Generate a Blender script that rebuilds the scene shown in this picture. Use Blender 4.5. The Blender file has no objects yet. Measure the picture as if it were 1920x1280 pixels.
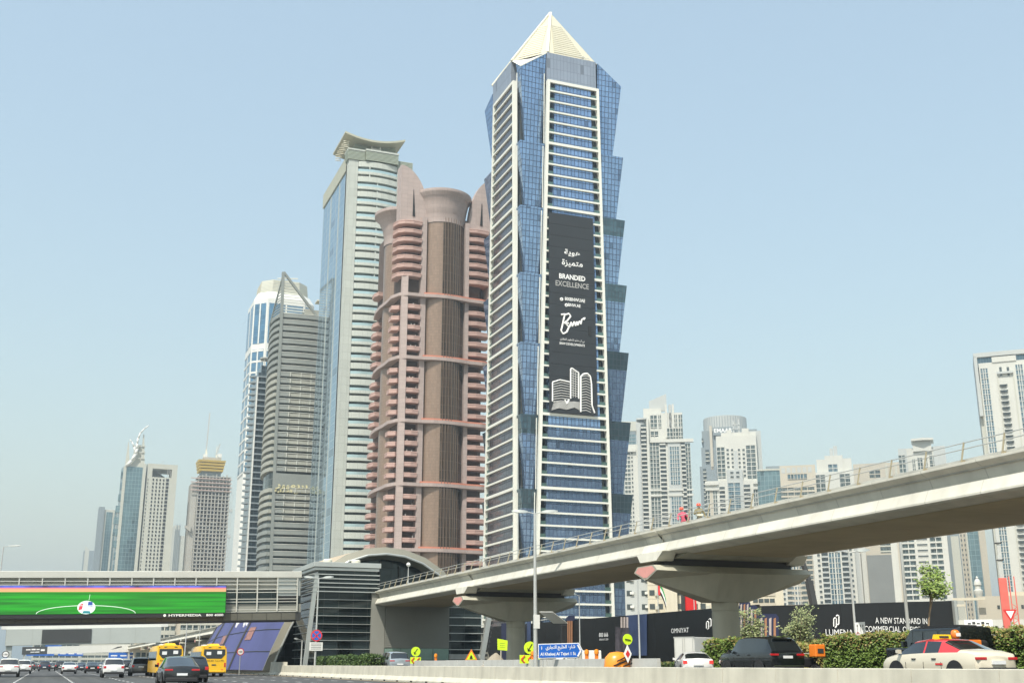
import bpy, math, random, unicodedata
from mathutils import Vector, Matrix, noise as mnoise
rnd = random.Random(11)
R = math.radians
sc = bpy.context.scene
col = sc.collection

# ------------------------------------------------------------------ camera
EYE, FPX = 1.2, 2140.0
PITCH, YAW = math.atan(604 / FPX), R(21.48)
cam = bpy.data.cameras.new('camera')
cam.sensor_width = 36.0
cam.lens = 36.0 * FPX / 1920.0
cam.clip_start, cam.clip_end = 0.1, 20000
cam_ob = bpy.data.objects.new('camera', cam)
col.objects.link(cam_ob)
cam_ob.location = (0, 0, EYE)
cam_ob.rotation_euler = (R(90) + PITCH, 0, -YAW)
sc.camera = cam_ob

# ------------------------------------------------------------------ sky, sun, exposure
SUN = Vector((-0.50, -0.56, 1.12)).normalized()          # direction towards the sun
w = bpy.data.worlds.new('World'); sc.world = w; w.use_nodes = True
nt = w.node_tree; bg = nt.nodes['Background']
sky = nt.nodes.new('ShaderNodeTexSky'); sky.sky_type = 'NISHITA'; sky.sun_disc = False
sky.sun_elevation = math.asin(SUN.z); sky.sun_rotation = math.atan2(SUN.x, SUN.y)
sky.air_density = 2.05; sky.dust_density = 2.8; sky.ozone_density = 1.8; sky.altitude = 0
hazemix = nt.nodes.new('ShaderNodeMix'); hazemix.data_type = 'RGBA'          # even veil of dusty haze over the whole sky
hazemix.inputs['Factor'].default_value = 0.42; hazemix.inputs['B'].default_value = (2.82, 3.55, 4.02, 1)
nt.links.new(sky.outputs['Color'], hazemix.inputs['A']); nt.links.new(hazemix.outputs['Result'], bg.inputs['Color']); bg.inputs['Strength'].default_value = 0.15
sun = bpy.data.lights.new('sun', 'SUN'); sun.energy = 4.0; sun.angle = R(0.6); sun.color = (1.0, 0.95, 0.86)
sun_ob = bpy.data.objects.new('sun', sun); col.objects.link(sun_ob)
sun_ob.rotation_euler = SUN.to_track_quat('Z', 'Y').to_euler()
sun_ob.location = (-60, -60, 150)
sc.view_settings.view_transform = 'Standard'; sc.view_settings.look = 'None'
sc.view_settings.exposure = 0.45; sc.view_settings.gamma = 1.0
sc.render.engine = 'CYCLES'
sc.cycles.max_bounces = 8; sc.cycles.volume_bounces = 0
sc.cycles.use_denoising = True

# ------------------------------------------------------------------ helpers
def ray(px, py):
    dx = (px - 960) / FPX; dy = (640 - py) / FPX
    fw = math.cos(PITCH) - dy * math.sin(PITCH); up = math.sin(PITCH) + dy * math.cos(PITCH)
    c, s = math.cos(YAW), math.sin(YAW)
    return dx * c + fw * s, -dx * s + fw * c, up
def at_y(px, py, y):
    X, Y, u = ray(px, py); t = y / Y; return Vector((X * t, y, EYE + u * t))
def at_x(px, py, x):
    X, Y, u = ray(px, py); t = x / X; return Vector((x, Y * t, EYE + u * t))
def at_d(px, py, d):
    X, Y, u = ray(px, py); t = d / math.hypot(X, Y); return Vector((X * t, Y * t, EYE + u * t))

class MB:
    """collects polygons; build() links them as ONE mesh object"""
    def __init__(s): s.v = []; s.f = []
    def poly(s, *pts):
        n = len(s.v); s.v += [tuple(p) for p in pts]; s.f.append(tuple(range(n, n + len(pts)))); return s
    def box(s, x0, x1, y0, y1, z0, z1):
        n = len(s.v)
        s.v += [(x0,y0,z0),(x1,y0,z0),(x1,y1,z0),(x0,y1,z0),(x0,y0,z1),(x1,y0,z1),(x1,y1,z1),(x0,y1,z1)]
        s.f += [tuple(n + i for i in q) for q in ((0,3,2,1),(4,5,6,7),(0,1,5,4),(1,2,6,5),(2,3,7,6),(3,0,4,7))]
        return s
    def fbox(s, fr, u0, u1, z0, z1, n0, n1):
        """box in a face frame fr = (origin, u, n): u along the face, n outwards, z up"""
        o, u, n = fr; k = len(s.v)
        for (a, c, z) in ((u0,n1,z0),(u1,n1,z0),(u1,n0,z0),(u0,n0,z0),(u0,n1,z1),(u1,n1,z1),(u1,n0,z1),(u0,n0,z1)):
            s.v.append((o[0]+u[0]*a+n[0]*c, o[1]+u[1]*a+n[1]*c, o[2]+z))
        s.f += [tuple(k + i for i in q) for q in ((0,3,2,1),(4,5,6,7),(0,1,5,4),(1,2,6,5),(2,3,7,6),(3,0,4,7))]
        return s
    def prism(s, pts, z0, z1):
        """vertical prism over a CCW polygon of (x, y); z0/z1 may be lists"""
        m = len(pts); n = len(s.v)
        za = z0 if isinstance(z0, (list, tuple)) else [z0] * m
        zb = z1 if isinstance(z1, (list, tuple)) else [z1] * m
        s.v += [(p[0], p[1], za[i]) for i, p in enumerate(pts)] + [(p[0], p[1], zb[i]) for i, p in enumerate(pts)]
        s.f.append(tuple(n + i for i in reversed(range(m)))); s.f.append(tuple(n + m + i for i in range(m)))
        for i in range(m):
            j = (i + 1) % m; s.f.append((n + i, n + j, n + m + j, n + m + i))
        return s
    def loft(s, rings, cap0=True, cap1=True, closed=True):
        m = len(rings[0]); n = len(s.v)
        for r in rings: s.v += [tuple(p) for p in r]
        for k in range(len(rings) - 1):
            for i in range(m if closed else m - 1):
                j = (i + 1) % m
                s.f.append((n + k*m + i, n + k*m + j, n + (k+1)*m + j, n + (k+1)*m + i))
        if cap0: s.f.append(tuple(n + i for i in reversed(range(m))))
        if cap1: s.f.append(tuple(n + (len(rings)-1)*m + i for i in range(m)))
        return s
    def tube(s, p, q, r0, r1=None, n=8, caps=True):
        p = Vector(p); q = Vector(q); r1 = r0 if r1 is None else r1
        d = (q - p).normalized(); a = d.orthogonal().normalized(); b = d.cross(a)
        ring = lambda c, r: [c + (a * math.cos(2*math.pi*i/n) + b * math.sin(2*math.pi*i/n)) * r for i in range(n)]
        return s.loft([ring(p, r0), ring(q, r1)], caps, caps)
    def path(s, pts, r, n=6):
        for a, b in zip(pts, pts[1:]): s.tube(a, b, r, r, n)
        return s
    def bar(s, p, q, wx, wz):
        """rectangular bar between two points"""
        p = Vector(p); q = Vector(q); d = (q - p).normalized()
        up = Vector((0, 0, 1)) if abs(d.z) < 0.95 else Vector((0, 1, 0))
        a = d.cross(up).normalized() * wx / 2; b = a.cross(d).normalized() * wz / 2
        r = lambda c: [c - a - b, c + a - b, c + a + b, c - a + b]
        return s.loft([r(p), r(q)])
    def cyl(s, x, y, z0, z1, r0, r1=None, n=24):
        return s.tube((x, y, z0), (x, y, z1), r0, r1, n)
    def lathe(s, prof, x=0, y=0, n=20, a0=0, a1=2*math.pi, caps=True):
        full = abs(a1 - a0 - 2*math.pi) < 1e-6; m = n if full else n + 1
        rings = [[(x + r*math.cos(a0+(a1-a0)*i/n), y + r*math.sin(a0+(a1-a0)*i/n), z) for i in range(m)] for r, z in prof]
        return s.loft(rings, caps, caps, full)
    def leaf(s, c, sz, rng):
        a = Vector((rng.gauss(0,1), rng.gauss(0,1), rng.gauss(0,1))).normalized(); b = a.orthogonal().normalized()
        a = a * sz; b = b * sz * 0.55; c = Vector(c)
        return s.poly(c - a, c + b, c + a, c - b)
    def build(s, name, mat, parent=None, smooth=False, loc=None, rz=0.0, bevel=0.0, link=True):
        me = bpy.data.meshes.new(name); me.from_pydata(s.v, [], s.f); me.update()
        uv = me.uv_layers.new(name='uv')
        vs = me.vertices; data = uv.data
        for p in me.polygons:
            nx, ny, nz = p.normal
            h = math.hypot(nx, ny)
            for li in p.loop_indices:
                c = vs[me.loops[li].vertex_index].co
                if h > 0.35: data[li].uv = ((-c.x * ny + c.y * nx) / h, c.z)
                else: data[li].uv = (c.x, c.y)
        me.materials.append(mat)
        if smooth:
            me.polygons.foreach_set('use_smooth', [True] * len(me.polygons))
        o = bpy.data.objects.new(name, me)
        col.objects.link(o)
        if parent: o.parent = parent
        if loc is not None: o.location = loc
        o.rotation_euler.z = rz
        if bevel:
            b = o.modifiers.new('bevel', 'BEVEL'); b.width = bevel; b.segments = 2; b.limit_method = 'ANGLE'
        return o

def smooth_sharp(o, ang=40):
    me = o.data
    me.polygons.foreach_set('use_smooth', [True] * len(me.polygons))
    me.set_sharp_from_angle(angle=R(ang))
    return o

def tag(o, label=None, cat=None, group=None, kind=None):
    if label: o['label'] = label
    if cat: o['category'] = cat
    if group: o['group'] = group
    if kind: o['kind'] = kind
    return o
def thing(name, label, cat, loc=(0,0,0), rz=0.0, group=None):
    o = bpy.data.objects.new(name, None); col.objects.link(o)
    o.empty_display_size = 0.5
    o.location = loc; o.rotation_euler = (0, 0, rz)
    return tag(o, label, cat, group)
def inst(name, src, parent, loc=(0,0,0), rz=0.0, scale=None, mat=None):
    """another object sharing src's mesh data"""
    o = bpy.data.objects.new(name, src.data); col.objects.link(o)
    o.parent = parent; o.location = loc; o.rotation_euler.z = rz
    if scale: o.scale = scale
    return o
def copy_tree(o, parent=None):
    c = o.copy(); col.objects.link(c); c.parent = parent
    for ch in list(o.children): copy_tree(ch, c)
    return c
def stuff(o): o['kind'] = 'stuff'; return o

NEXT_ALONE = set('اأإآدذرزوؤةىء')
def shape_ar(t):
    out = []
    cs = list(t)
    for i, c in enumerate(cs):
        if 'ARABIC LETTER' not in unicodedata.name(c, ''): out.append(c); continue
        prev = i > 0 and cs[i-1] not in NEXT_ALONE and 'ARABIC LETTER' in unicodedata.name(cs[i-1], '')
        nxt = i + 1 < len(cs) and c not in NEXT_ALONE and 'ARABIC LETTER' in unicodedata.name(cs[i+1], '')
        form = {(0,0):'ISOLATED',(0,1):'INITIAL',(1,1):'MEDIAL',(1,0):'FINAL'}[(int(prev), int(nxt))]
        try: out.append(unicodedata.lookup(unicodedata.name(c) + ' ' + form + ' FORM'))
        except KeyError: out.append(c)
    return ''.join(reversed(out))

def text(body, name, mat, parent, o, u, v, width=None, height=None, size=1.0, bold=0.0, depth=0.02):
    """flat raised lettering centred at o, reading along u with up vector v"""
    cu = bpy.data.curves.new('lettering', 'FONT'); cu.body = body; cu.size = 1.0
    cu.resolution_u = 2; cu.align_x = 'CENTER'; cu.offset = bold
    ob = bpy.data.objects.new('lettering', cu); col.objects.link(ob)
    dg = bpy.context.evaluated_depsgraph_get(); dg.update()
    me = bpy.data.meshes.new_from_object(ob.evaluated_get(dg))
    bpy.data.objects.remove(ob); bpy.data.curves.remove(cu)
    if not me.vertices: return None
    xs = [p.co.x for p in me.vertices]; ys = [p.co.y for p in me.vertices]
    cx, cy = (min(xs)+max(xs))/2, (min(ys)+max(ys))/2
    sx = width / (max(xs)-min(xs)) if width else size
    sy = height / (max(ys)-min(ys)) if height else sx
    if not width and height: sx = sy
    o = Vector(o); u = Vector(u).normalized(); v = Vector(v).normalized(); n = u.cross(v)
    for p in me.vertices:
        p.co = o + u * (p.co.x - cx) * sx + v * (p.co.y - cy) * sy + n * depth
    me.name = name; me.materials.clear(); me.materials.append(mat)
    ob = bpy.data.objects.new(name, me); col.objects.link(ob); ob.parent = parent
    return ob

# ------------------------------------------------------------------ materials
def _base(name):
    m = bpy.data.materials.new(name); m.use_nodes = True
    n = m.node_tree.nodes; return m, m.node_tree, n['Principled BSDF']
def pmat(name, rgb, rough=0.6, metal=0.0, var=0.10, scale=0.6, bump=0.0, spec=0.5, coat=0.0, streak=0.0, vstretch=1.0, tracks=0.0, seg=0.0):
    m, t, b = _base(name)
    N, L = t.nodes, t.links
    b.inputs['Roughness'].default_value = rough; b.inputs['Metallic'].default_value = metal
    b.inputs['Specular IOR Level'].default_value = spec; b.inputs['Coat Weight'].default_value = coat
    b.inputs['Coat Roughness'].default_value = 0.04
    if var or streak or bump:
        tc = N.new('ShaderNodeNewGeometry'); mp = N.new('ShaderNodeMapping')
        mp.inputs['Scale'].default_value = (scale, scale, scale * vstretch)
        L.new(tc.outputs['Position'], mp.inputs['Vector'])
        nz = N.new('ShaderNodeTexNoise'); nz.inputs['Scale'].default_value = 1.0; nz.inputs['Detail'].default_value = 5
        nz.inputs['Roughness'].default_value = 0.6
        L.new(mp.outputs['Vector'], nz.inputs['Vector'])
        mr = N.new('ShaderNodeMapRange'); mr.inputs['From Min'].default_value = 0.25; mr.inputs['From Max'].default_value = 0.75
        mr.inputs['To Min'].default_value = 1 - var; mr.inputs['To Max'].default_value = 1 + var
        L.new(nz.outputs['Fac'], mr.inputs['Value'])
        fac = mr.outputs['Result']
        if streak:
            mp2 = N.new('ShaderNodeMapping'); mp2.inputs['Scale'].default_value = (1.3, 1.3, 0.06)
            L.new(tc.outputs['Position'], mp2.inputs['Vector'])
            n2 = N.new('ShaderNodeTexNoise'); n2.inputs['Scale'].default_value = 1.0; n2.inputs['Detail'].default_value = 4
            L.new(mp2.outputs['Vector'], n2.inputs['Vector'])
            m2 = N.new('ShaderNodeMapRange'); m2.inputs['From Min'].default_value = 0.45; m2.inputs['From Max'].default_value = 0.75
            m2.inputs['To Min'].default_value = 1.0; m2.inputs['To Max'].default_value = 1 - streak
            L.new(n2.outputs['Fac'], m2.inputs['Value'])
            mu = N.new('ShaderNodeMath'); mu.operation = 'MULTIPLY'
            L.new(fac, mu.inputs[0]); L.new(m2.outputs['Result'], mu.inputs[1]); fac = mu.outputs[0]
        if tracks:      # wear running along the road
            mp3 = N.new('ShaderNodeMapping'); mp3.inputs['Scale'].default_value = (0.9, 0.012, 1.0)
            L.new(tc.outputs['Position'], mp3.inputs['Vector'])
            n3 = N.new('ShaderNodeTexNoise'); n3.inputs['Scale'].default_value = 1.0; n3.inputs['Detail'].default_value = 4
            L.new(mp3.outputs['Vector'], n3.inputs['Vector'])
            m3 = N.new('ShaderNodeMapRange'); m3.inputs['From Min'].default_value = 0.35; m3.inputs['From Max'].default_value = 0.65
            m3.inputs['To Min'].default_value = 1 - tracks; m3.inputs['To Max'].default_value = 1 + tracks
            L.new(n3.outputs['Fac'], m3.inputs['Value'])
            mu = N.new('ShaderNodeMath'); mu.operation = 'MULTIPLY'; L.new(fac, mu.inputs[0]); L.new(m3.outputs['Result'], mu.inputs[1]); fac = mu.outputs[0]
        if seg:         # casting joints at a regular spacing along the girder
            sy = N.new('ShaderNodeSeparateXYZ'); L.new(tc.outputs['Position'], sy.inputs[0])
            dv = N.new('ShaderNodeMath'); dv.operation = 'DIVIDE'; L.new(sy.outputs[1], dv.inputs[0]); dv.inputs[1].default_value = seg
            fr = N.new('ShaderNodeMath'); fr.operation = 'FRACT'; L.new(dv.outputs[0], fr.inputs[0])
            lt = N.new('ShaderNodeMath'); lt.operation = 'LESS_THAN'; L.new(fr.outputs[0], lt.inputs[0]); lt.inputs[1].default_value = 0.05 / seg
            ma = N.new('ShaderNodeMath'); ma.operation = 'MULTIPLY_ADD'; L.new(lt.outputs[0], ma.inputs[0]); ma.inputs[1].default_value = -0.22; ma.inputs[2].default_value = 1.0
            fl = N.new('ShaderNodeMath'); fl.operation = 'FLOOR'; L.new(dv.outputs[0], fl.inputs[0])
            wn = N.new('ShaderNodeTexWhiteNoise'); wn.noise_dimensions = '1D'; L.new(fl.outputs[0], wn.inputs['W'])
            mw = N.new('ShaderNodeMapRange'); mw.inputs['To Min'].default_value = 0.94; mw.inputs['To Max'].default_value = 1.05; L.new(wn.outputs['Value'], mw.inputs['Value'])
            for q in (ma.outputs[0], mw.outputs['Result']):
                mu = N.new('ShaderNodeMath'); mu.operation = 'MULTIPLY'; L.new(fac, mu.inputs[0]); L.new(q, mu.inputs[1]); fac = mu.outputs[0]
        vm = N.new('ShaderNodeVectorMath'); vm.operation = 'SCALE'; vm.inputs[0].default_value = rgb
        L.new(fac, vm.inputs['Scale']); L.new(vm.outputs['Vector'], b.inputs['Base Color'])
        if bump:
            bp = N.new('ShaderNodeBump'); bp.inputs['Strength'].default_value = bump; bp.inputs['Distance'].default_value = 0.05
            L.new(nz.outputs['Fac'], bp.inputs['Height']); L.new(bp.outputs['Normal'], b.inputs['Normal'])
    else: b.inputs['Base Color'].default_value = (*rgb, 1)
    return m
def emat(name, rgb, strength=1.0):
    m, t, b = _base(name)
    b.inputs['Base Color'].default_value = (*[c * 0.2 for c in rgb], 1)
    b.inputs['Emission Color'].default_value = (*rgb, 1); b.inputs['Emission Strength'].default_value = strength
    return m
def glassgrid(name, tint, line, cw, ch, lw=0.09, metal=0.75, rough=0.06, var=0.25, tilt=0.6, lh=None, blinds=0.0):
    """reflective curtain-wall glass with panel joints (panels of a few pixels), mapped in metres"""
    m, t, b = _base(name); N, L = t.nodes, t.links
    lh = lh or lw
    uv = N.new('ShaderNodeUVMap'); uv.uv_map = 'uv'
    sp = N.new('ShaderNodeSeparateXYZ'); L.new(uv.outputs['UV'], sp.inputs[0])
    def math_(op, a, bb=None, cc=None):
        n = N.new('ShaderNodeMath'); n.operation = op
        for i, q in enumerate((a, bb, cc)):
            if q is None: continue
            if isinstance(q, (int, float)): n.inputs[i].default_value = q
            else: L.new(q, n.inputs[i])
        return n.outputs[0]
    u = math_('DIVIDE', sp.outputs[0], cw); v = math_('DIVIDE', sp.outputs[1], ch)
    fu = math_('FRACT', u); fv = math_('FRACT', v)
    mask = math_('MAXIMUM', math_('LESS_THAN', fu, lw / cw), math_('LESS_THAN', fv, lh / ch))
    cmb = N.new('ShaderNodeCombineXYZ'); L.new(math_('FLOOR', u), cmb.inputs[0]); L.new(math_('FLOOR', v), cmb.inputs[1])
    wn = N.new('ShaderNodeTexWhiteNoise'); wn.noise_dimensions = '3D'; L.new(cmb.outputs[0], wn.inputs['Vector'])
    mr = N.new('ShaderNodeMapRange'); mr.inputs['To Min'].default_value = 1 - var; mr.inputs['To Max'].default_value = 1 + var * 0.6
    L.new(wn.outputs['Value'], mr.inputs['Value'])
    vm = N.new('ShaderNodeVectorMath'); vm.operation = 'SCALE'; vm.inputs[0].default_value = tint
    mx = N.new('ShaderNodeMix'); mx.data_type = 'RGBA'; L.new(mask, mx.inputs['Factor'])
    L.new(vm.outputs['Vector'], mx.inputs['A']); mx.inputs['B'].default_value = (*line, 1)
    L.new(mx.outputs['Result'], b.inputs['Base Color'])
    L.new(math_('MULTIPLY_ADD', mask, -metal, metal), b.inputs['Metallic'])
    L.new(math_('MULTIPLY_ADD', mask, 0.4, rough), b.inputs['Roughness'])
    # slow change over the facade: blinds, dirt and panels set a hair out of line
    gn = N.new('ShaderNodeTexNoise'); gn.inputs['Scale'].default_value = 0.09; gn.inputs['Detail'].default_value = 4; L.new(uv.outputs['UV'], gn.inputs['Vector'])
    gm = N.new('ShaderNodeMapRange'); gm.inputs['From Min'].default_value = 0.3; gm.inputs['From Max'].default_value = 0.7; gm.inputs['To Min'].default_value = 1 - var * 0.8; gm.inputs['To Max'].default_value = 1 + var * 0.6
    L.new(gn.outputs['Fac'], gm.inputs['Value']); odd = math_('MULTIPLY_ADD', math_('LESS_THAN', wn.outputs['Value'], 0.025), -0.35 if metal > 0.2 else 0.0, 1.0)      # a few dark panes
    L.new(math_('MULTIPLY', odd, math_('MULTIPLY', mr.outputs['Result'], gm.outputs['Result'])), vm.inputs['Scale'])
    if tilt:
        sc_ = N.new('ShaderNodeSeparateColor'); L.new(wn.outputs['Color'], sc_.inputs[0])
        hx = math_('MULTIPLY', math_('SUBTRACT', sc_.outputs[0], 0.5), fu); hy = math_('MULTIPLY', math_('SUBTRACT', sc_.outputs[1], 0.5), fv)
        bp = N.new('ShaderNodeBump'); bp.inputs['Strength'].default_value = 1.0; bp.inputs['Distance'].default_value = tilt * 0.03
        L.new(math_('ADD', hx, hy), bp.inputs['Height']); L.new(bp.outputs['Normal'], b.inputs['Normal'])
    return m
def stonepanel(name, rgb, cw=2.2, ch=1.62, lw=0.07, var=0.06):
    m = glassgrid(name, rgb, tuple(c * 0.72 for c in rgb), cw, ch, lw, metal=0.0, rough=0.72, var=var, tilt=0)
    return m
def leafmat(name, rgb, rgb2):
    m, t, b = _base(name); N, L = t.nodes, t.links
    g = N.new('ShaderNodeNewGeometry'); cr = N.new('ShaderNodeMix'); cr.data_type = 'RGBA'
    L.new(g.outputs['Random Per Island'], cr.inputs['Factor'])
    cr.inputs['A'].default_value = (*rgb, 1); cr.inputs['B'].default_value = (*rgb2, 1)
    L.new(cr.outputs['Result'], b.inputs['Base Color'])
    b.inputs['Roughness'].default_value = 0.5; b.inputs['Specular IOR Level'].default_value = 0.3
    return m
# ------------------------------------------------------------------ shared materials
M = {}
M['asphalt'] = pmat('asphalt', (0.066, 0.067, 0.065), 0.8, var=0.18, scale=0.5, bump=0.15, tracks=0.22)
M['asphalt2'] = pmat('service_asphalt', (0.06, 0.06, 0.058), 0.85, var=0.15, scale=0.7)
M['sand'] = pmat('sand_ground', (0.30, 0.26, 0.20), 0.95, var=0.15, scale=0.05)
M['paving'] = pmat('paving', (0.15, 0.135, 0.11), 0.9, var=0.12, scale=1.5)
M['linewhite'] = pmat('road_paint_white', (0.72, 0.72, 0.68), 0.7, var=0.18, scale=2.5)
M['lineyellow'] = pmat('road_paint_yellow', (0.62, 0.42, 0.14), 0.7, var=0.2, scale=1.5)
M['concrete'] = pmat('cream_concrete', (0.56, 0.535, 0.44), 0.85, var=0.13, scale=0.8, bump=0.05, streak=0.20)
M['girder'] = pmat('girder_concrete', (0.62, 0.60, 0.51), 0.75, var=0.08, scale=0.35, streak=0.17, seg=3.1)
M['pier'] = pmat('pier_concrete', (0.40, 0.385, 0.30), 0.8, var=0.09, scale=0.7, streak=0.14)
M['soffit'] = pmat('brown_soffit', (0.44, 0.37, 0.235), 0.85, var=0.16, scale=0.25, seg=3.1)  # underside concrete, darker and browner than the girder sides
M['greyconc'] = pmat('grey_concrete', (0.42, 0.42, 0.38), 0.85, var=0.14, scale=1.2, streak=0.2)
M['hole'] = pmat('dark_opening', (0.015, 0.015, 0.015), 0.9, var=0)
M['black'] = pmat('black_rubber', (0.02, 0.02, 0.021), 0.6, var=0)
M['white'] = pmat('white_paint', (0.66, 0.66, 0.61), 0.5, var=0.05, scale=0.4)
M['cream'] = pmat('cream_paint', (0.68, 0.65, 0.52), 0.5, var=0.05, scale=0.2)
M['steel'] = pmat('galvanised_steel', (0.52, 0.53, 0.50), 0.45, 0.4, var=0.08, scale=1)
M['postgold'] = pmat('bronze_anodised', (0.42, 0.36, 0.24), 0.45, 0.4, var=0.06, scale=2)
M['pink'] = pmat('faded_pink_paint', (0.72, 0.33, 0.28), 0.7, var=0.10, scale=2)
M['alu'] = pmat('aluminium', (0.46, 0.48, 0.45), 0.4, 0.5, var=0.06, scale=0.5)
M['dglass'] = glassgrid('dark_green_glass', (0.028, 0.042, 0.042), (0.02, 0.025, 0.025), 1.6, 1.5, 0.05, metal=0.35, rough=0.05, var=0.35, tilt=0.5)
M['dkpanel'] = pmat('dark_panel', (0.045, 0.047, 0.046), 0.6, var=0.08, scale=0.6)
M['letter'] = pmat('white_lettering', (0.85, 0.85, 0.82), 0.5, var=0)
M['blackpaint'] = pmat('black_sign_paint', (0.012, 0.012, 0.012), 0.5, var=0)
M['fluoro'] = pmat('fluorescent_yellow', (0.62, 0.86, 0.02), 0.5, var=0.04, scale=3)
M['sred'] = pmat('sign_red', (0.62, 0.03, 0.03), 0.5, var=0.04, scale=3)
M['sblue'] = pmat('sign_blue', (0.01, 0.12, 0.50), 0.4, var=0.03, scale=3)
M['sorange'] = pmat('sign_orange', (0.85, 0.22, 0.02), 0.5, var=0.04, scale=3)

def struct(o): o['kind'] = 'structure'; return o

# ------------------------------------------------------------------ ground, carriageway, markings
struct(MB().poly((-6000,-3000,-0.03),(6000,-3000,-0.03),(6000,6000,-0.03),(-6000,6000,-0.03)).build('ground', M['sand']))
struct(MB().poly((-46,-60,0),(23.95,-60,0),(23.95,3500,0),(-46,3500,0)).build('highway', M['asphalt']))
for k in range(-2, 7):
    x = -1.83 + 3.65 * k
    mb = MB(); y = 6.0
    while y < 900:
        mb.poly((x-0.075,y,0.006),(x+0.075,y,0.006),(x+0.075,y+2.0,0.006),(x-0.075,y+2.0,0.006)); y += 5.0
    struct(mb.build('lane_marking', M['linewhite']))
struct(MB().poly((22.75,0,0.006),(22.95,0,0.006),(22.95,900,0.006),(22.75,900,0.006)).build('edge_line', M['lineyellow']))
SZ = 0.5        # level of the service road behind the barrier
def rz_(x): return SZ + 0.015 * (x - 24.3)          # crossfall of the service road
ro = MB().prism([(24.30,-40),(35.9,-40),(35.9,420),(24.30,420)], -0.02, [rz_(24.3),rz_(35.9),rz_(35.9),rz_(24.3)]).build('service_road', M['asphalt2']); struct(ro)
struct(MB().box(35.904, 46, -40, 69, -0.02, SZ + 0.30).build('planted_island', M['paving']))
struct(MB().box(35.904, 57.3, 69.004, 122, -0.02, SZ + 0.004).build('side_street', M['asphalt2']))
struct(MB().box(46.004, 130, -40, 68.99, -0.02, SZ).build('plot_ground', M['sand']))
struct(MB().box(57.304, 200, 68.995, 420, -0.02, SZ + 0.01).build('plot_ground', M['sand']))
struct(MB().box(35.904, 57.3, 122.004, 420, -0.02, SZ + 0.1).build('station_forecourt', M['paving']))

struct(MB().box(33.95, 35.88, 20, 58.5, 0.3, 0.80).build('planting_bed', M['paving']))

# ------------------------------------------------------------------ cast concrete barrier along the highway
bar = thing('concrete_barrier', 'long cream concrete barrier in the foreground between highway and service road', 'barrier', (24.0, 0, 0))
prof = [(-0.32, 0), (-0.32, 0.10), (-0.10, 0.38), (-0.06, 1.05), (0.12, 1.07), (0.28, 1.07), (0.28, 0)]
SEG = 3.5
def bring(y, g=0.0): return [(a, y, z) for a, z in prof]
m0 = MB().loft([bring(0.0), bring(SEG - 0.025)]); bs = m0.build('barrier_segment', M['concrete'], bar, loc=(0, 18, 0))
sl = MB().box(-0.345, -0.30, 1.5, 1.95, 0.0, 0.085).build('drain_slot', M['hole'], bs)
for k in range(1, 100):
    o = inst('barrier_segment', bs, bar, (rnd.uniform(-0.008, 0.008), 18 + SEG * k, rnd.uniform(-0.006, 0.006)))
    if k < 80: inst('drain_slot', sl, o)
# raised block in the barrier near the station
MB().box(-0.03, 0.32, 128, 140, 0.2, 1.42).build('raised_section', M['concrete'], bar)

# ------------------------------------------------------------------ metro viaduct
VX0, VX1, VC = 32.7, 41.7, 37.2
via = thing('metro_viaduct', 'long cream concrete metro viaduct with grey railing crossing the right half', 'viaduct', (VC, 0, 0))
def gprof(h=4.5):
    L = [(-h, 8.82), (-h, 8.72), (-h+0.06, 8.67), (-h+0.50, 8.45), (-h+0.60, 8.34), (-h+0.60, 8.18), (-h+0.54, 8.11), (-h+0.30, 8.04), (-h+0.06, 7.56), (-h+0.06, 7.48), (-h+0.20, 7.41), (-h+1.2, 7.30)]
    Rr = [(-a, z) for a, z in reversed(L)]
    inner = [(h-0.28, 8.82), (h-0.62, 7.95), (-h+0.62, 7.95), (-h+0.28, 8.82)]
    return L + Rr + inner
def span(y0, y1):
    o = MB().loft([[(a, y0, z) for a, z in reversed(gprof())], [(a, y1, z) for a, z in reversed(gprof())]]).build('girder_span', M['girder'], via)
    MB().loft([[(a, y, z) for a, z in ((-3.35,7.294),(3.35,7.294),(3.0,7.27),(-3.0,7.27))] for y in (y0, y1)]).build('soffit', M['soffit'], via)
    return o
PY = [23.0, 60.0, 93.7]
joints = [-15.0, 23.0, 60.0, 93.7, 124.0]
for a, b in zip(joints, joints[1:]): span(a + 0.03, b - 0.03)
far = [215 + 34 * k for k in range(14)]
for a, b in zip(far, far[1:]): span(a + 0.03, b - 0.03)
# concrete upstands, walkway and railings on both sides
for sx in (-1, 1):
    MB().box(sx*4.05-0.15, sx*4.05+0.15, -15, 124, 8.5, 8.98).build('upstand', M['greyconc'], via)
pm = MB()
pm.bar((-4.36, 0, 8.80), (-4.12, 0, 9.66), 0.055, 0.05)
pm.box(-4.34, -4.18, -0.06, 0.06, 8.82, 8.93)
ps = pm.build('railing_post', M['postgold'], via, loc=(0, 20, 0))
for k in range(1, 48): inst('railing_post', ps, via, (0, 20 + 2.15 * k, 0))
pr_ = MB().bar((4.36, 0, 8.80), (4.12, 0, 9.66), 0.055, 0.05).build('railing_post', M['postgold'], via, loc=(0, 20.0, 0))
for k in range(1, 48): inst('railing_post', pr_, via, (0, 20 + 2.15 * k, 0))
for sx in (-1, 1):
    for zz, aa in ((9.64, 4.125), (9.38, 4.195)):
        MB().tube((sx*aa, -10, zz), (sx*aa, 124, zz), 0.022, n=6).build('railing_cable', M['steel'], via)
# rails inside the trough
for a in (-2.6, -1.1, 1.1, 2.6):
    MB().box(a-0.04, a+0.04, -15, 124, 7.95, 8.1).build('track_rail', M['steel'], via)
# drain pipes at the span joints
for y in (60.0, 93.7):
    MB().path([(-4.46, y, 8.68), (-4.06, y, 8.42), (-4.03, y, 8.15), (-4.41, y, 7.6), (-4.30, y, 7.2)], 0.045).build('drain_pipe', M['girder'], via)

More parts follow.
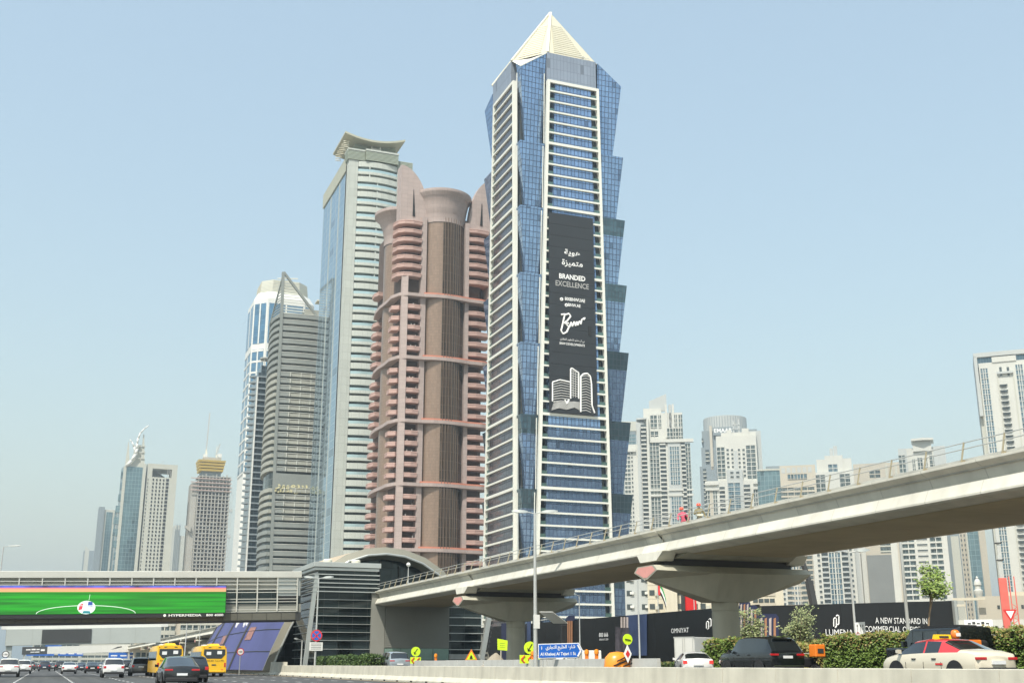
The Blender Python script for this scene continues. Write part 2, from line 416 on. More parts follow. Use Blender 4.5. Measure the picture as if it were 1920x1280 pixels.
def pier(y, label, full=True):
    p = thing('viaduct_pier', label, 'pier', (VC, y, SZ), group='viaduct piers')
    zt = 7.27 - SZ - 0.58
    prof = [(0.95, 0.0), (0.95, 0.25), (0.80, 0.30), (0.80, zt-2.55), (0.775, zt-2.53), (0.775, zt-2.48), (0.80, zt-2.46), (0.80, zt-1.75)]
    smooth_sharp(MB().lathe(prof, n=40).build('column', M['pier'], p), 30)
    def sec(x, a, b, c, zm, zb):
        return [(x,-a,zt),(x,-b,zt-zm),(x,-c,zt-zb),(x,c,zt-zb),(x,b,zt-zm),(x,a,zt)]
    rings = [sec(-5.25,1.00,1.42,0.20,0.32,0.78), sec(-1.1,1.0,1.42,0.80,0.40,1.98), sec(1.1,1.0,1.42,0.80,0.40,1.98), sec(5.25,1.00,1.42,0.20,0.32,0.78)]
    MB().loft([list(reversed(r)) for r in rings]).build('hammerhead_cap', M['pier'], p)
    # painted end faces
    for s in (-1, 1):
        e = [(s*5.262,-0.86,zt-0.06),(s*5.262,-1.22,zt-0.31),(s*5.262,-0.20,zt-0.68),(s*5.262,0.20,zt-0.68),(s*5.262,1.22,zt-0.31),(s*5.262,0.86,zt-0.06)]
        MB().poly(*(e if s > 0 else reversed(e))).build('painted_end', M['pink'], p)
    # bearing plinths between cap and girder
    for s in (-1, 1):
        MB().loft([[(s*4.5-.55,-1.0,zt+0.25),(s*4.5+.55,-1.0,zt+0.25),(s*4.5+.55,1.0,zt+0.25),(s*4.5-.55,1.0,zt+0.25)],
                   [(s*4.5-.45,-1.6,zt+0.75),(s*4.5+.45,-1.6,zt+0.75),(s*4.5+.45,1.6,zt+0.75),(s*4.5-.45,1.6,zt+0.75)]]).build('end_block', M['girder'], p)
    MB().box(-4.3, 4.3, -0.75, 0.75, zt-0.01, zt+0.5).build('gap_shade_block', M['dkpanel'], p)  # dark block added so the gap over the cap reads as solid shade
    MB().loft([[(-3.9,-1.3,zt+0.40),(3.9,-1.3,zt+0.40),(3.9,1.3,zt+0.40),(-3.9,1.3,zt+0.40)],[(-3.6,-2.6,zt+0.72),(3.6,-2.6,zt+0.72),(3.6,2.6,zt+0.72),(-3.6,2.6,zt+0.72)]]).build('diaphragm', M['pier'], p)
    return p
pier(60.0, 'thick round viaduct pier with wide hammerhead cap behind the black car')
p2 = pier(93.7, 'round viaduct pier with pink ended cap beside the tall double street lamp')
for k, y in enumerate(far[1:8]):
    c = copy_tree(p2); c.location.y = y; c['label'] = 'far viaduct pier beyond the footbridge, %s from the station' % ('first','second','third','fourth','fifth','sixth','seventh')[k]
# ------------------------------------------------------------------ metro station
M['goldroof'] = pmat('gold_roof_panels', (0.58, 0.455, 0.30), 0.42, 0.25, var=0.05, scale=0.2)
M['purple'] = pmat('purple_advert_wrap', (0.055, 0.057, 0.19), 0.5, var=0.25, scale=0.12)
M['rim'] = pmat('station_rim', (0.25, 0.24, 0.19), 0.55, 0.2, var=0.06, scale=0.4)
M['ribbed'] = pmat('ribbed_wall_panels', (0.25, 0.25, 0.215), 0.7, var=0.07, scale=0.5)
M['greenstrip'] = pmat('pale_green_glass_strip', (0.22, 0.33, 0.27), 0.25, 0.2, var=0.08, scale=0.6)
st = thing('metro_station', 'metro station with golden shell roof and purple wrapped flank', 'station', (VC, 138, SZ))
half = [(14.2,0.0),(13.4,2.2),(12.3,4.8),(10.9,7.6),(9.3,10.0),(7.4,12.0),(5.0,13.5),(2.5,14.35),(0,14.6)]
full = [(-a, z) for a, z in half] + [(a, z) for a, z in reversed(half[:-1])]
def shell(y, k, kz, a, b):
    return [(x*k, y, z*kz) for x, z in full[a:b]]
ys = [(0,0.97,0.965),(8,1.0,1.0),(22,1.02,1.02),(38,1.02,1.01),(54,1.0,0.97),(68,0.95,0.90),(78,0.86,0.78)]
N_ = len(full)
def shellpart(name, mat, a, b, o=0.0):
    mb = MB(); mb.loft([shell(y, k, kz, a, b) for y, k, kz in ys], False, False, False)
    return smooth_sharp(mb.build(name, mat, st), 35)
shellpart('roof_shell', M['goldroof'], 3, N_-3)
shellpart('advert_flank', M['purple'], 0, 4)
shellpart('side_flank', M['rim'], N_-4, N_)
# dark ribs dividing the advert flank
for k in (2, 3, 4, 5):
    y, kk, kz = ys[k]
    pts = [(x*kk*1.006, y, z*kz) for x, z in full[0:4]]
    MB().path(pts, 0.16).build('flank_rib', M['dkpanel'], st)
for z in (2.2, 4.8, 7.6):
    i = [q[1] for q in half].index(z); MB().path([(-half[i][0]*k*1.003, y, z*kz) for y, k, kz in ys[:6]], 0.045).build('panel_joint', M['dkpanel'], st)
# advert print on the flank: pale brush lettering and orange picture patches
def fl(y, t):
    for (y0, k0, z0), (y1, k1, z1) in zip(ys, ys[1:]):
        if y0 <= y <= y1: f = (y-y0)/(y1-y0); kk, kz = k0+(k1-k0)*f, z0+(z1-z0)*f; break
    t *= 3; i = min(2, int(t)); f = t - i
    a, b = half[i], half[i+1]
    return Vector((-(a[0]+(b[0]-a[0])*f)*kk-0.06, y, (a[1]+(b[1]-a[1])*f)*kz+0.03))
def fpatch(y0, y1, t0, t1, mat, name):
    MB().poly(fl(y1,t0), fl(y0,t0), fl(y0,t1), fl(y1,t1)).build(name, M[mat], st)
for (y, t, n) in ((36.5, 0.86, 5), (29.0, 0.84, 6), (10.0, 0.90, 3)):
    for k in range(n): MB().path([fl(y-k*0.75, t+0.03*math.sin(k*2.3)), fl(y-k*0.75-0.5, t-0.05+0.04*math.cos(k*1.7)), fl(y-k*0.75-0.62, t+0.05)], 0.10, 4).build('print_stroke', M['letter'], st)
M['oprint'] = pmat('orange_picture_print', (0.30, 0.13, 0.10), 0.5, var=0.6, scale=1.4)
fpatch(15.5, 20.0, 0.52, 0.72, 'oprint', 'printed_picture'); fpatch(39.0, 44.0, 0.50, 0.66, 'oprint', 'printed_picture')
# rim of the near arch: a deep band
def ringp(k, kz, y): return [(x*k, y, z*kz) for x, z in full]
mb = MB(); mb.loft([ringp(0.975,0.97,0.0), ringp(0.99,0.985,-1.6), ringp(0.93,0.93,-1.9), ringp(0.90,0.895,0.2)], False, False, False)
smooth_sharp(mb.build('arch_rim', M['rim'], st), 35)
mb = MB(); mb.path([(x*0.925, -1.95, z*0.925) for x, z in full], 0.14, 6); mb.build('arch_edge_tube', M['alu'], st)
MB().poly(*[(x*0.95, 1.2, z*0.94) for x, z in reversed(full)]).build('end_glazing', M['dglass'], st)
for x in (-6, -3, 0, 3, 6): MB().bar((x, 1.0, 2), (x*0.8, 1.0, 14.0 - abs(x)*0.55), 0.12, 0.12).build('glazing_mullion', M['dkpanel'], st)

# concourse block with horizontal slats
blk = thing('concourse_block', 'dark glass concourse block with pale horizontal slats beside the footbridge', 'building', (0, 124, SZ))
X0, X1, ZT = 26.1, 33.0, 11.3
MB().box(X0+0.35, X1-0.1, 0.35, 11.5, 0, ZT-0.75).build('glass_wall', M['dglass'], blk)
MB().box(X0-0.25, X1+0.25, -0.3, 11.8, ZT-0.52, ZT).build('parapet', M['alu'], blk, bevel=0.03)
MB().box(X0-0.10, X1+0.1, -0.15, 11.6, ZT-0.86, ZT-0.56).build('parapet_lower', M['alu'], blk, bevel=0.03)
for z in (9.95, 9.5, 9.05, 8.6, 8.15):
    MB().box(X0-0.35, X1+0.15, -0.30, 0.1, z, z+0.10).build('louvre', M['alu'], blk)
    MB().box(X0-0.40, X0-0.02, 0.11, 11.5, z+0.02, z+0.10).build('louvre', M['alu'], blk)
for z in (7.35, 6.5, 5.65, 4.8, 3.95, 3.1, 2.2, 1.3):
    MB().box(X0+0.1, X1-0.2, 0.10, 0.36, z, z+0.055).build('slat', M['alu'], blk)
    MB().box(X0+0.10, X0+0.34, 0.37, 11.5, z, z+0.055).build('slat', M['alu'], blk)
MB().bar((X0+0.1, -0.05, 9.9), (X0-0.75, -0.05, 0.0), 0.42, 0.42).build('corner_column', M['alu'], blk)
MB().box(X1-0.6, X1+0.9, -0.05, 0.34, 0.0, 8.15).build('wall_panel', M['ribbed'], blk)
for x in (28.0, 31.2):
    smooth_sharp(MB().lathe([(0.3,0),(0.32,0.18),(0.5,0.25),(0.52,0.48),(0.40,0.58)], x, 3, 18).build('roof_vent', M['cream'], blk, loc=(0, 0, ZT)), 30)

wing = thing('station_wing', 'low ribbed grey station wing under the end of the viaduct', 'building', (0, 124, SZ))
MB().box(33.95, 45.2, 0.35, 14, 0, 6.7).build('glass_wall', M['dglass'], wing)
MB().box(33.95, 41.3, 0.0, 0.34, 2.35, 6.9).build('ribbed_wall', M['ribbed'], wing)
for k in range(22):
    z = 2.45 + k * 0.2
    MB().box(33.98, 41.27, -0.05, 0.0, z, z+0.12).build('wall_rib', M['ribbed'], wing)
for k in range(4): MB().box(33.97+k*1.84, 33.97+k*1.84+1.8, 0.02, 0.33, 1.15, 2.33).build('glass_strip', M['greenstrip'], wing)
for z in (6.75, 5.65, 4.8, 3.95, 3.1, 2.2): MB().box(41.35, 45.4, 0.05, 0.34, z, z+0.08).build('slat', M['alu'], wing)
MB().box(33.9, 45.5, -0.02, 0.36, 6.92, 7.05).build('coping', M['alu'], wing)
MB().box(41.35, 45.2, -0.1, 0.36, 1.2, 1.75).build('fascia', M['greyconc'], wing)
MB().bar((46.2, 0.0, 6.9), (44.9, 0.0, 0), 0.55, 0.5).build('end_column', M['alu'], wing)
for k in range(12):
    z = 0.5 + k * 0.5; MB().box(45.3+z*0.19, 45.55+z*0.19, -0.1, 0.3, z, z+0.28).build('end_bracket', M['dkpanel'], wing)

M['bframe'] = pmat('grey_white_frame', (0.54, 0.54, 0.48), 0.5, var=0.06, scale=0.4)
# ------------------------------------------------------------------ footbridge with the advertising screen
fb = thing('footbridge', 'enclosed white framed footbridge crossing the highway on the left', 'footbridge', (25.4, 126.5, 0))
fb.rotation_euler = (0, R(-1.55), 0)
ZB, ZT2, LX = 5.75, 10.95, -62.0
M['fasciadk'] = pmat('olive_fascia', (0.115, 0.11, 0.085), 0.6, var=0.12, scale=0.4)
MB().box(LX, 0, 0.4, 5.2, ZB+0.9, ZT2-0.75).build('glass_wall', M['dglass'], fb)
MB().box(LX, 0, -0.05, 5.6, ZT2-0.70, ZT2).build('roof_fascia', M['bframe'], fb, bevel=0.05)
MB().box(LX, 0, 0.1, 5.5, ZB, ZB+0.85).build('deck_edge', M['dkpanel'], fb)
for k in range(22):
    x = -0.6 - k * 1.55
    MB().box(x-1.5, x, 0.03, 0.10, ZB+0.08, ZB+0.80).build('fascia_panel', M['fasciadk'], fb)
M['bgrey'] = pmat('bridge_grey_panel', (0.26, 0.26, 0.225), 0.6, var=0.08, scale=0.5)
MB().box(LX, 0, 0.20, 0.38, ZT2-1.85, ZT2-0.72).build('upper_panel', M['bgrey'], fb)
MB().box(LX, 0, 0.22, 0.40, ZB+0.87, ZB+1.75).build('lower_panel', M['bgrey'], fb)
fp = MB().box(-0.06, 0.06, -0.02, 0.14, ZB+0.95, ZT2-0.70).build('frame_post', M['bframe'], fb, loc=(-0.45, 0, 0))
for k in range(1, 24): inst('frame_post', fp, fb, (-0.45 - 2.15 * k, 0, 0))
for z in (ZT2-1.05, ZT2-1.40, ZT2-1.95, ZT2-2.25, ZT2-2.95, ZB+1.95, ZB+1.15, ZB+0.92):
    MB().box(LX, -0.4, 0.02, 0.10, z, z+0.07).build('frame_rail', M['bframe'], fb)
for k in range(11):
    x = -0.45 - 2.15 * k
    MB().bar((x-0.1, -0.05, ZT2-1.5), (x-0.1, 0.3, ZT2-2.2), 0.06, 0.06).build('bracket', M['bframe'], fb)
MB().box(-2.6, -0.1, 0.15, 0.38, ZT2-2.6, ZT2-0.72).build('end_panel', M['alu'], fb)
MB().box(-2.4, -0.6, 0.1, 0.18, ZB+2.0, ZB+2.55).build('end_window', M['hole'], fb)
# catwalk teeth under the screen
tk = MB().box(-0.04, 0.04, -0.75, -0.15, ZB+0.55, ZB+0.80).build('catwalk_bracket', M['steel'], fb, loc=(-8.2, 0, 0))
for k in range(1, 26): inst('catwalk_bracket', tk, fb, (-8.2 - 0.9 * k, 0, 0))
MB().box(-34, -8.0, -0.75, -0.12, ZB+0.82, ZB+0.90).build('catwalk', M['dkpanel'], fb)

# the screen is its own thing hung on the bridge
scn = thing('advertising_screen', 'wide lit LED screen showing a green football pitch on the footbridge', 'screen', (25.4, 126.0, 0))
scn.rotation_euler = (0, R(-1.35), 0)
S0, S1, SB, ST = -36.0, -8.15, 6.58, 9.36
MB().box(S0, S1, -0.3, 0.2, SB-0.42, ST+0.02).build('cabinet', M['black'], scn)
def screen_mat(name, c1, c2, strength, sx, sz):
    m, t, b = _base(name); N, L = t.nodes, t.links
    tc = N.new('ShaderNodeTexCoord'); mp = N.new('ShaderNodeMapping'); mp.inputs['Scale'].default_value = (sx, 1, sz)
    L.new(tc.outputs['Object'], mp.inputs['Vector']); nz = N.new('ShaderNodeTexNoise'); nz.inputs['Scale'].default_value = 1; nz.inputs['Detail'].default_value = 3
    L.new(mp.outputs['Vector'], nz.inputs['Vector'])
    mx = N.new('ShaderNodeMix'); mx.data_type = 'RGBA'; mx.inputs['A'].default_value = (*c1, 1); mx.inputs['B'].default_value = (*c2, 1)
    mr = N.new('ShaderNodeMapRange'); mr.inputs['From Min'].default_value = 0.35; mr.inputs['From Max'].default_value = 0.65
    L.new(nz.outputs['Fac'], mr.inputs['Value']); L.new(mr.outputs['Result'], mx.inputs['Factor'])
    b.inputs['Base Color'].default_value = (0.01, 0.02, 0.01, 1); b.inputs['Roughness'].default_value = 0.5
    L.new(mx.outputs['Result'], b.inputs['Emission Color']); b.inputs['Emission Strength'].default_value = strength
    return m
pit = screen_mat('screen_pitch', (0.003, 0.20, 0.003), (0.012, 0.46, 0.012), 0.80, 0.10, 3.4)
MB().box(S0+0.05, S1-0.05, -0.34, -0.303, SB, ST-0.62).build('lit_pitch', pit, scn)
MB().box(S0+0.05, S1-0.05, -0.34, -0.303, ST-0.62, ST-0.30).build('lit_peach_band', emat('screen_peach', (0.95, 0.50, 0.24), 0.62), scn)
MB().box(S0+0.05, S1-0.05, -0.34, -0.303, ST-0.30, ST-0.19).build('lit_pink_band', emat('screen_pink', (0.75, 0.20, 0.25), 0.8), scn)
MB().box(S0+0.05, S1-0.05, -0.34, -0.303, ST-0.19, ST).build('lit_crowd_band', screen_mat('screen_crowd', (0.03, 0.03, 0.15), (0.12, 0.16, 0.75), 0.9, 0.6, 0.4), scn)
lw = emat('screen_white', (0.85, 0.95, 0.85), 0.9)
arc = [(-21.9 + 4.7 * math.cos(R(a)), -0.35, SB + 0.02 + 0.80 * math.sin(R(a))) for a in range(0, 181, 9)]
MB().path(arc, 0.035, 4).build('pitch_line', lw, scn)
MB().bar((-21.75, -0.35, SB+1.35), (-21.7, -0.35, SB+1.9), 0.03, 0.10).build('pitch_line', lw, scn)
def disc(cx, cz, rx, rz, y, n=24): return [(cx + rx*math.cos(2*math.pi*i/n), y, cz + rz*math.sin(2*math.pi*i/n)) for i in range(n)]
ball = MB().poly(*disc(-21.95, SB+0.63, 0.86, 0.66, -0.352)).build('ball', lw, scn)
MB().poly((-22.7,-0.358,SB+0.35),(-22.35,-0.358,SB+0.45),(-22.25,-0.358,SB+1.05),(-22.6,-0.358,SB+0.9)).build('ball_patch', emat('screen_red', (0.75,0.05,0.09), 0.9), ball)
MB().poly((-21.85,-0.358,SB+0.75),(-21.35,-0.358,SB+0.72),(-21.4,-0.358,SB+1.18),(-21.8,-0.358,SB+1.2)).build('ball_patch', emat('screen_navy', (0.03,0.08,0.35), 0.9), ball)
MB().poly((-22.3,-0.358,SB+0.05),(-21.5,-0.358,SB+0.03),(-21.6,-0.358,SB+0.28),(-22.2,-0.358,SB+0.3)).build('ball_patch', emat('screen_teal', (0.02,0.25,0.28), 0.9), ball)
text('HYPERMEDIA', 'lettering', M['letter'], scn, (-12.25, -0.31, SB-0.22), (1,0,0), (0,0,1), width=3.3, height=0.24, bold=0.02)
text('800 4000', 'lettering', M['letter'], scn, (-9.25, -0.31, SB-0.22), (1,0,0), (0,0,1), width=1.75, height=0.24, bold=0.02)
MB().poly(*disc(-14.3, SB-0.22, 0.14, 0.14, -0.325, 14)).build('logo_dot', M['letter'], scn)

# ------------------------------------------------------------------ farther gantries over the highway
M['gantry'] = pmat('grey_gantry_cladding', (0.40, 0.43, 0.40), 0.6, var=0.06, scale=0.25)
g = thing('grey_sign_bridge', 'grey clad bridge with a blank dark display panel beyond the footbridge', 'bridge', (23.7, 275, 0)); g.rotation_euler = (0, R(-1.6), 0)
MB().box(-32.0, 0, 0, 3.5, 5.85, 9.25).build('cladding', M['gantry'], g)
MB().box(-24.8, -14.7, -0.18, -0.004, 6.15, 9.05).build('display_panel', M['dkpanel'], g)
for k in range(6): MB().box(-32+k*5.3, -31.97+k*5.3, -0.02, -0.004, 5.9, 9.2).build('joint', M['bgrey'], g)
MB().box(-31.8, -30.6, 0.5, 2.5, 0, 5.85).build('leg', M['gantry'], g); MB().box(-0.8, 0.3, 0.5, 2.5, 0, 5.85).build('leg', M['gantry'], g)
MB().box(-33, 1.5, 0.6, 3.0, 9.25, 9.95).build('roof_edge', M['white'], g)
t_ = thing('toll_gantry', 'white toll gantry beam with a dark panel over the far lanes', 'gantry', (34, 540, 0)); t_.rotation_euler = (0, R(-1.6), 0)
MB().box(-33.6, 0, 0, 1.6, 6.3, 9.3).build('white_beam', M['white'], t_)
MB().box(-43.5, -33.62, -0.05, 1.6, 6.2, 9.35).build('dark_panel', M['dkpanel'], t_)
for x in (-43, -0.9): MB().box(x, x+0.8, 0.3, 1.1, 0, 6.3).build('leg', M['steel'], t_)
MB().box(-36.2, -34.6, -0.1, -0.052, 7.5, 8.3).build('car_symbol', M['letter'], t_)
for (a, b, z0, z1) in ((-42.0,-40.2,7.95,8.4),(-39.9,-38.2,7.95,8.5),(-37.9,-36.6,7.95,8.4),(-40.2,-38.6,7.0,7.3),(-38.4,-36.6,7.0,7.3)):
    MB().box(a, b, -0.09, -0.052, z0, z1).build('text_line', M['letter'], t_)
MB().poly((-8,-0.02,7.4),(-3.6,-0.02,8.3),(-3.5,-0.02,8.75),(-5.2,-0.02,8.6)).build('beam_mark', M['dkpanel'], t_)
# overhead direction signs farther on
for (x0, x1, z0, z1, y, lab) in ((-10,4,5.5,8.2,690,'left blue direction sign under the white toll gantry'),(6,19,5.5,8.0,700,'middle blue direction sign under the white toll gantry'),
                                 (26,38,3.6,6.2,560,'blue direction sign low beside the viaduct'),(-1,8,11.2,13.8,760,'blue direction sign seen above the white toll gantry')):
    sg = thing('direction_sign', lab, 'sign', (0, y, 0))
    MB().box(x0, x1, 0, 0.2, z0, z1).build('board', M['sblue'], sg)
    for k in range(3): MB().box(x0+1.0+k*(x1-x0)/3, x0+0.5+(k+1)*(x1-x0)/3-0.8, -0.03, -0.004, (z0+z1)/2-0.3, (z0+z1)/2+0.2).build('text_line', M['letter'], sg)
    for x in (x0+0.6, x1-0.9): MB().box(x, x+0.3, 0.25, 0.55, 0, z1).build('post', M['steel'], sg)
# ------------------------------------------------------------------ towers
class T:
    """a building: an Empty at its base; parts are given in world coordinates"""
    def __init__(s, name, label, loc, cat='tower', group=None):
        s.e = thing(name, label, cat, loc, group=group); s.o = -Vector(loc)
    def p(s, mb, name, mat, smooth=False, parent=None, bevel=0, sharp=0):
        o = mb.build(name, mat, parent or s.e, smooth, None if parent else s.o, bevel=bevel)
        if sharp: smooth_sharp(o, sharp)
        return o
    def i(s, src, name, d, parent=None):
        return inst(name, src, s.e, s.o + Vector(d))
    def t(s, body, name, mat, o, u, v, **k):
        q = text(body, name, mat, s.e, Vector(o) + s.o, u, v, **k); return q

FX = (Vector((1,0,0)), Vector((0,-1,0)))       # a face looking at the camera (-y): u to the right
FY = (Vector((0,-1,0)), Vector((-1,0,0)))      # a face looking at the highway (-x): u runs towards the camera
M['bglass'] = glassgrid('blue_curtain_wall', (0.25, 0.37, 0.55), (0.035, 0.055, 0.105), 1.25, 1.83, 0.20, metal=0.74, var=0.15, tilt=0.7)
M['bglass2'] = glassgrid('dark_teal_curtain_wall', (0.10, 0.165, 0.20), (0.025, 0.035, 0.045), 1.25, 1.83, 0.16, metal=0.7, var=0.25, tilt=0.8)
M['greyclad'] = glassgrid('grey_crown_panels', (0.26, 0.30, 0.36), (0.14, 0.16, 0.19), 1.2, 3.4, 0.10, metal=0.25, rough=0.4, var=0.08, tilt=0)
M['frame'] = pmat('white_frame', (0.72, 0.72, 0.64), 0.5, var=0.04, scale=0.1)
M['pyr'] = pmat('cream_louvre_backing', (0.50, 0.47, 0.35), 0.6, var=0.05, scale=0.2)
M['sideglass'] = glassgrid('reflection_grey_curtain_wall', (0.16, 0.155, 0.17), (0.06, 0.06, 0.07), 1.5, 1.83, 0.25, metal=0.75, var=0.16, tilt=0.5)  # glass greyed on this face, the neighbour tower's dark reflection put into the tint
M['balcglass'] = pmat('green_balcony_glass', (0.10, 0.17, 0.15), 0.1, 0.4, var=0.2, scale=0.5)
M['recess'] = glassgrid('balcony_recess_glass', (0.09, 0.11, 0.12), (0.10, 0.10, 0.09), 1.4, 3.66, 0.14, metal=0.5, var=0.4, tilt=0.6)

def blue_tower():
    bx0, bx1, by0, by1 = 122.8, 159.0, 305.0, 338.0
    cx, cy = 140.9, 321.5
    b = T('office_tower', 'tall blue glass tower with cream frames and a pyramid top', (cx, cy, SZ))
    FH = 3.66
    # core behind the frames
    core = MB(); core.box(bx0+3.2, bx1-3.2, by0+3.0, by1-3.2, SZ, 184); core.box(132.3, 150.1, by0+1.3, by0+3.2, SZ, 182); core.box(bx0+1.3, bx0+3.4, 309.2, 327.2, SZ, 181)
    b.p(core, 'core', M['recess'])
    # frames: (frame basis, left u at bottom/top, right u at bottom/top, z range)
    def lerp(a, c, t): return a + (c - a) * t
    Z0, Z1 = 10.0, 182.6
    def face(fr, lb, lt, rb, rt, strips, thick, gl='bglass'):
        lx = lambda z: lerp(lb, lt, (z - Z0) / (Z1 - Z0)); rx = lambda z: lerp(rb, rt, (z - Z0) / (Z1 - Z0))
        o, u, n = fr
        P = lambda a, c, z: (o[0]+u[0]*a+n[0]*c, o[1]+u[1]*a+n[1]*c, z)
        for side, fx, s in (('l', lx, 1), ('r', rx, -1)):
            ww = thick
            rings = [[P(fx(z), 0.9, z), P(fx(z)+s*ww, 0.9, z), P(fx(z)+s*ww, -0.6, z), P(fx(z), -0.6, z)] for z in (Z0, Z1)]
            if s < 0: rings = [list(reversed(r)) for r in rings]
            b.p(MB().loft(rings), 'frame_post', M['frame'])
        zc = Z1; k = 0
        while zc > Z0 - 0.1:
            hgt = 0.95 if k == 0 else (0.8 if k % 6 == 0 else 0.52)
            a, c = lx(zc), rx(zc)
            full_bar = True
            mb = MB()
            nn = 0.86 if k % 6 else 0.93
            pts = [P(a+thick, nn, zc-hgt), P(c-thick, nn, zc-hgt), P(c-thick, 0.30, zc-hgt), P(a+thick, 0.30, zc-hgt)]
            pts2 = [P(a+thick, nn, zc), P(c-thick, nn, zc), P(c-thick, 0.30, zc), P(a+thick, 0.30, zc)]
            b.p(MB().loft([pts, pts2]), 'floor_bar', M['frame'])
            if strips and k > 0:
                for e in ((a+thick, a+thick+strips), (c-thick-strips, c-thick)):
                    q = [P(e[0], 0.55, zc), P(e[1], 0.55, zc), P(e[1], 0.47, zc), P(e[0], 0.47, zc)]
                    q2 = [(p_[0], p_[1], zc+1.05) for p_ in q]
                    b.p(MB().loft([q, q2]), 'balcony_glass', M['balcglass'])
            zc -= FH; k += 1
        # glass between
        mid0 = lambda z: lx(z) + thick + strips; mid1 = lambda z: rx(z) - thick - strips
        b.p(MB().loft([[P(mid0(z), 0.42, z), P(mid1(z), 0.42, z), P(mid1(z), -1.1, z), P(mid0(z), -1.1, z)] for z in (Z0-4, Z1-0.6)]), 'curtain_wall', M[gl])
        return lx, rx, P
    F1 = (Vector((0, by0, 0)), *FX)
    lx, rx, P1 = face(F1, 126.6, 132.1, 151.6, 150.3, 1.9, 0.85)
    F2 = (Vector((bx0, 0, 0)), *FY)      # u = -y
    face(F2, -335.2, -327.4, -308.2, -309.0, 1.8, 0.85, 'sideglass')
    # crown bands above the frames
    b.p(MB().prism([(132.1,by0-0.3),(149.6,by0-0.3),(149.6,by0+4),(132.1,by0+4)], 182.7, 192.6), 'crown_band', M['greyclad'])
    b.p(MB().prism([(bx0-0.3,329),(bx0-0.3,312.2),(bx0+4,312.2),(bx0+4,329)][::1], 181.5, 191.2), 'crown_band', M['greyclad'])
    # folded glass corners: tiers that flare outwards going up
    tops = [185.6] + [160.0 - 22.0 * k for k in range(0, 8)]
    def corner(sx, sy, tag_):
        X = bx0 if sx < 0 else bx1; Y = by0 if sy < 0 else by1
        for k, (zt, zb) in enumerate(zip(tops, tops[1:] + [SZ])):
            if zt <= SZ: break
            zb = max(zb, SZ)
            ins = 2.2 if k else 2.7
            def ring(z, d, jut):
                # footprint quadrant between the two frames
                if sy < 0:
                    fx = (lx(min(z,182)) - 0.15) if sx < 0 else (rx(min(z,182)) + 0.15)
                else: fx = X - sx * 9
                fy = Y - sy * ((3.4 if sx < 0 else 8.0) if sy < 0 else 7.5)
                xc, yc = X - sx * d, Y - sy * d
                r = [(fx, yc + sy*0.0, z), (xc, yc, z), (xc, fy, z), (fx, fy, z)]
                return r if sx * sy > 0 else list(reversed(r))
            top = ring(zt, 0.0, 0)
            if k == 0:
                # sloping roof line: the corner itself is the lowest point
                bot = ring(zb, ins, 0)
                hi = 192.4
                t2 = [(p[0], p[1], (zt if (abs(p[0]-X) < .1 and abs(p[1]-Y) < .1) else hi)) for p in top]
                ia = [i for i, p in enumerate(t2) if abs(p[0]-X) < .1 and abs(p[1]-Y) > .1][0]
                t2[ia] = (t2[ia][0], t2[ia][1], 188.4)
                b.p(MB().loft([bot, t2], True, False), 'corner_glass', M['bglass'])
                b.p(MB().poly(*t2), 'corner_roof', M['white'] if sx < 0 and sy < 0 else M['greyclad'])
            else:
                drk = k >= (2 if sx > 0 else 5)
                mid = zt - (5.6 if drk else 0.01)
                tt = (mid - zb) / (zt - zb)
                b.p(MB().loft([ring(zb, ins, 0), ring(mid, ins * (1 - tt), 0)]), 'corner_glass', M['bglass'])
                if drk: b.p(MB().loft([ring(mid, ins * (1 - tt), 0), top]), 'corner_dark_band', M['bglass2'])
    corner(-1, -1, 'fl'); corner(1, -1, 'fr'); corner(-1, 1, 'bl'); corner(1, 1, 'br')
    # slim cream fins beside the frames at the folded corner
    for k, (zt, zb) in enumerate(zip(tops, tops[1:])):
        b.p(MB().bar((bx0-0.1, 308.0, zb), (bx0-0.1, 308.6 - 1.1, zt - 1.0), 0.25, 0.25), 'corner_fin', M['frame'])
        b.p(MB().bar((lx(zb)-0.6, by0-0.25, max(zb,12)), (lx(min(zt,180))-0.9, by0-0.25, zt-1.0), 0.22, 0.22), 'corner_fin', M['frame'])
    # pyramid on an octagonal base, with louvres
    oc = [(132.4,305),(149.4,305),(159,313),(159,330),(149.4,338),(132.4,338),(122.8,330),(122.8,312)]
    zb_ = [192.6,192.6,192.6,191.2,191.2,191.2,191.2,191.2]
    tip = Vector((140.9, 321.5, 218.6))
    mb = MB()
    for i in range(8):
        j = (i + 1) % 8; mb.poly((*oc[i], zb_[i]), (*oc[j], zb_[j]), tip)
    b.p(mb, 'pyramid', M['pyr'])
    for i in (7, 0, 6):
        j = (i + 1) % 8
        A, B = Vector((*oc[i], zb_[i])), Vector((*oc[j], zb_[j]))
        n = (B - A).cross(tip - A).normalized()
        for k in range(15):
            t = 0.05 + k * 0.045
            a = A.lerp(tip, t).lerp(B.lerp(tip, t), 0.13); c = A.lerp(tip, t).lerp(B.lerp(tip, t), 0.80)
            b.p(MB().bar(a + n*0.10, c + n*0.10, 0.55, 0.5), 'louvre', M['cream'])
        b.p(MB().bar(A + n*0.1, tip, 0.9, 0.9), 'pyramid_rib', M['cream'])
    # pale sloping facet at the cut corner
    b.p(MB().poly((122.65,304.85,185.9),(132.4,304.85,192.85),(132.4,307.5,192.9),(122.65,312.6,191.7)), 'corner_facet', M['white'])
    b.p(MB().bar((132.4,304.95,192.7),(122.8,304.95,185.8),0.35,0.35), 'coping', M['frame'])
    # roof-edge service rig
    b.p(MB().path([(144,305.5,192.6),(145.5,305.2,194.2),(146.2,304.8,193.0),(147.6,305.2,193.9)], 0.10, 4), 'window_cleaning_rig', M['steel'])
    return b, lx, rx
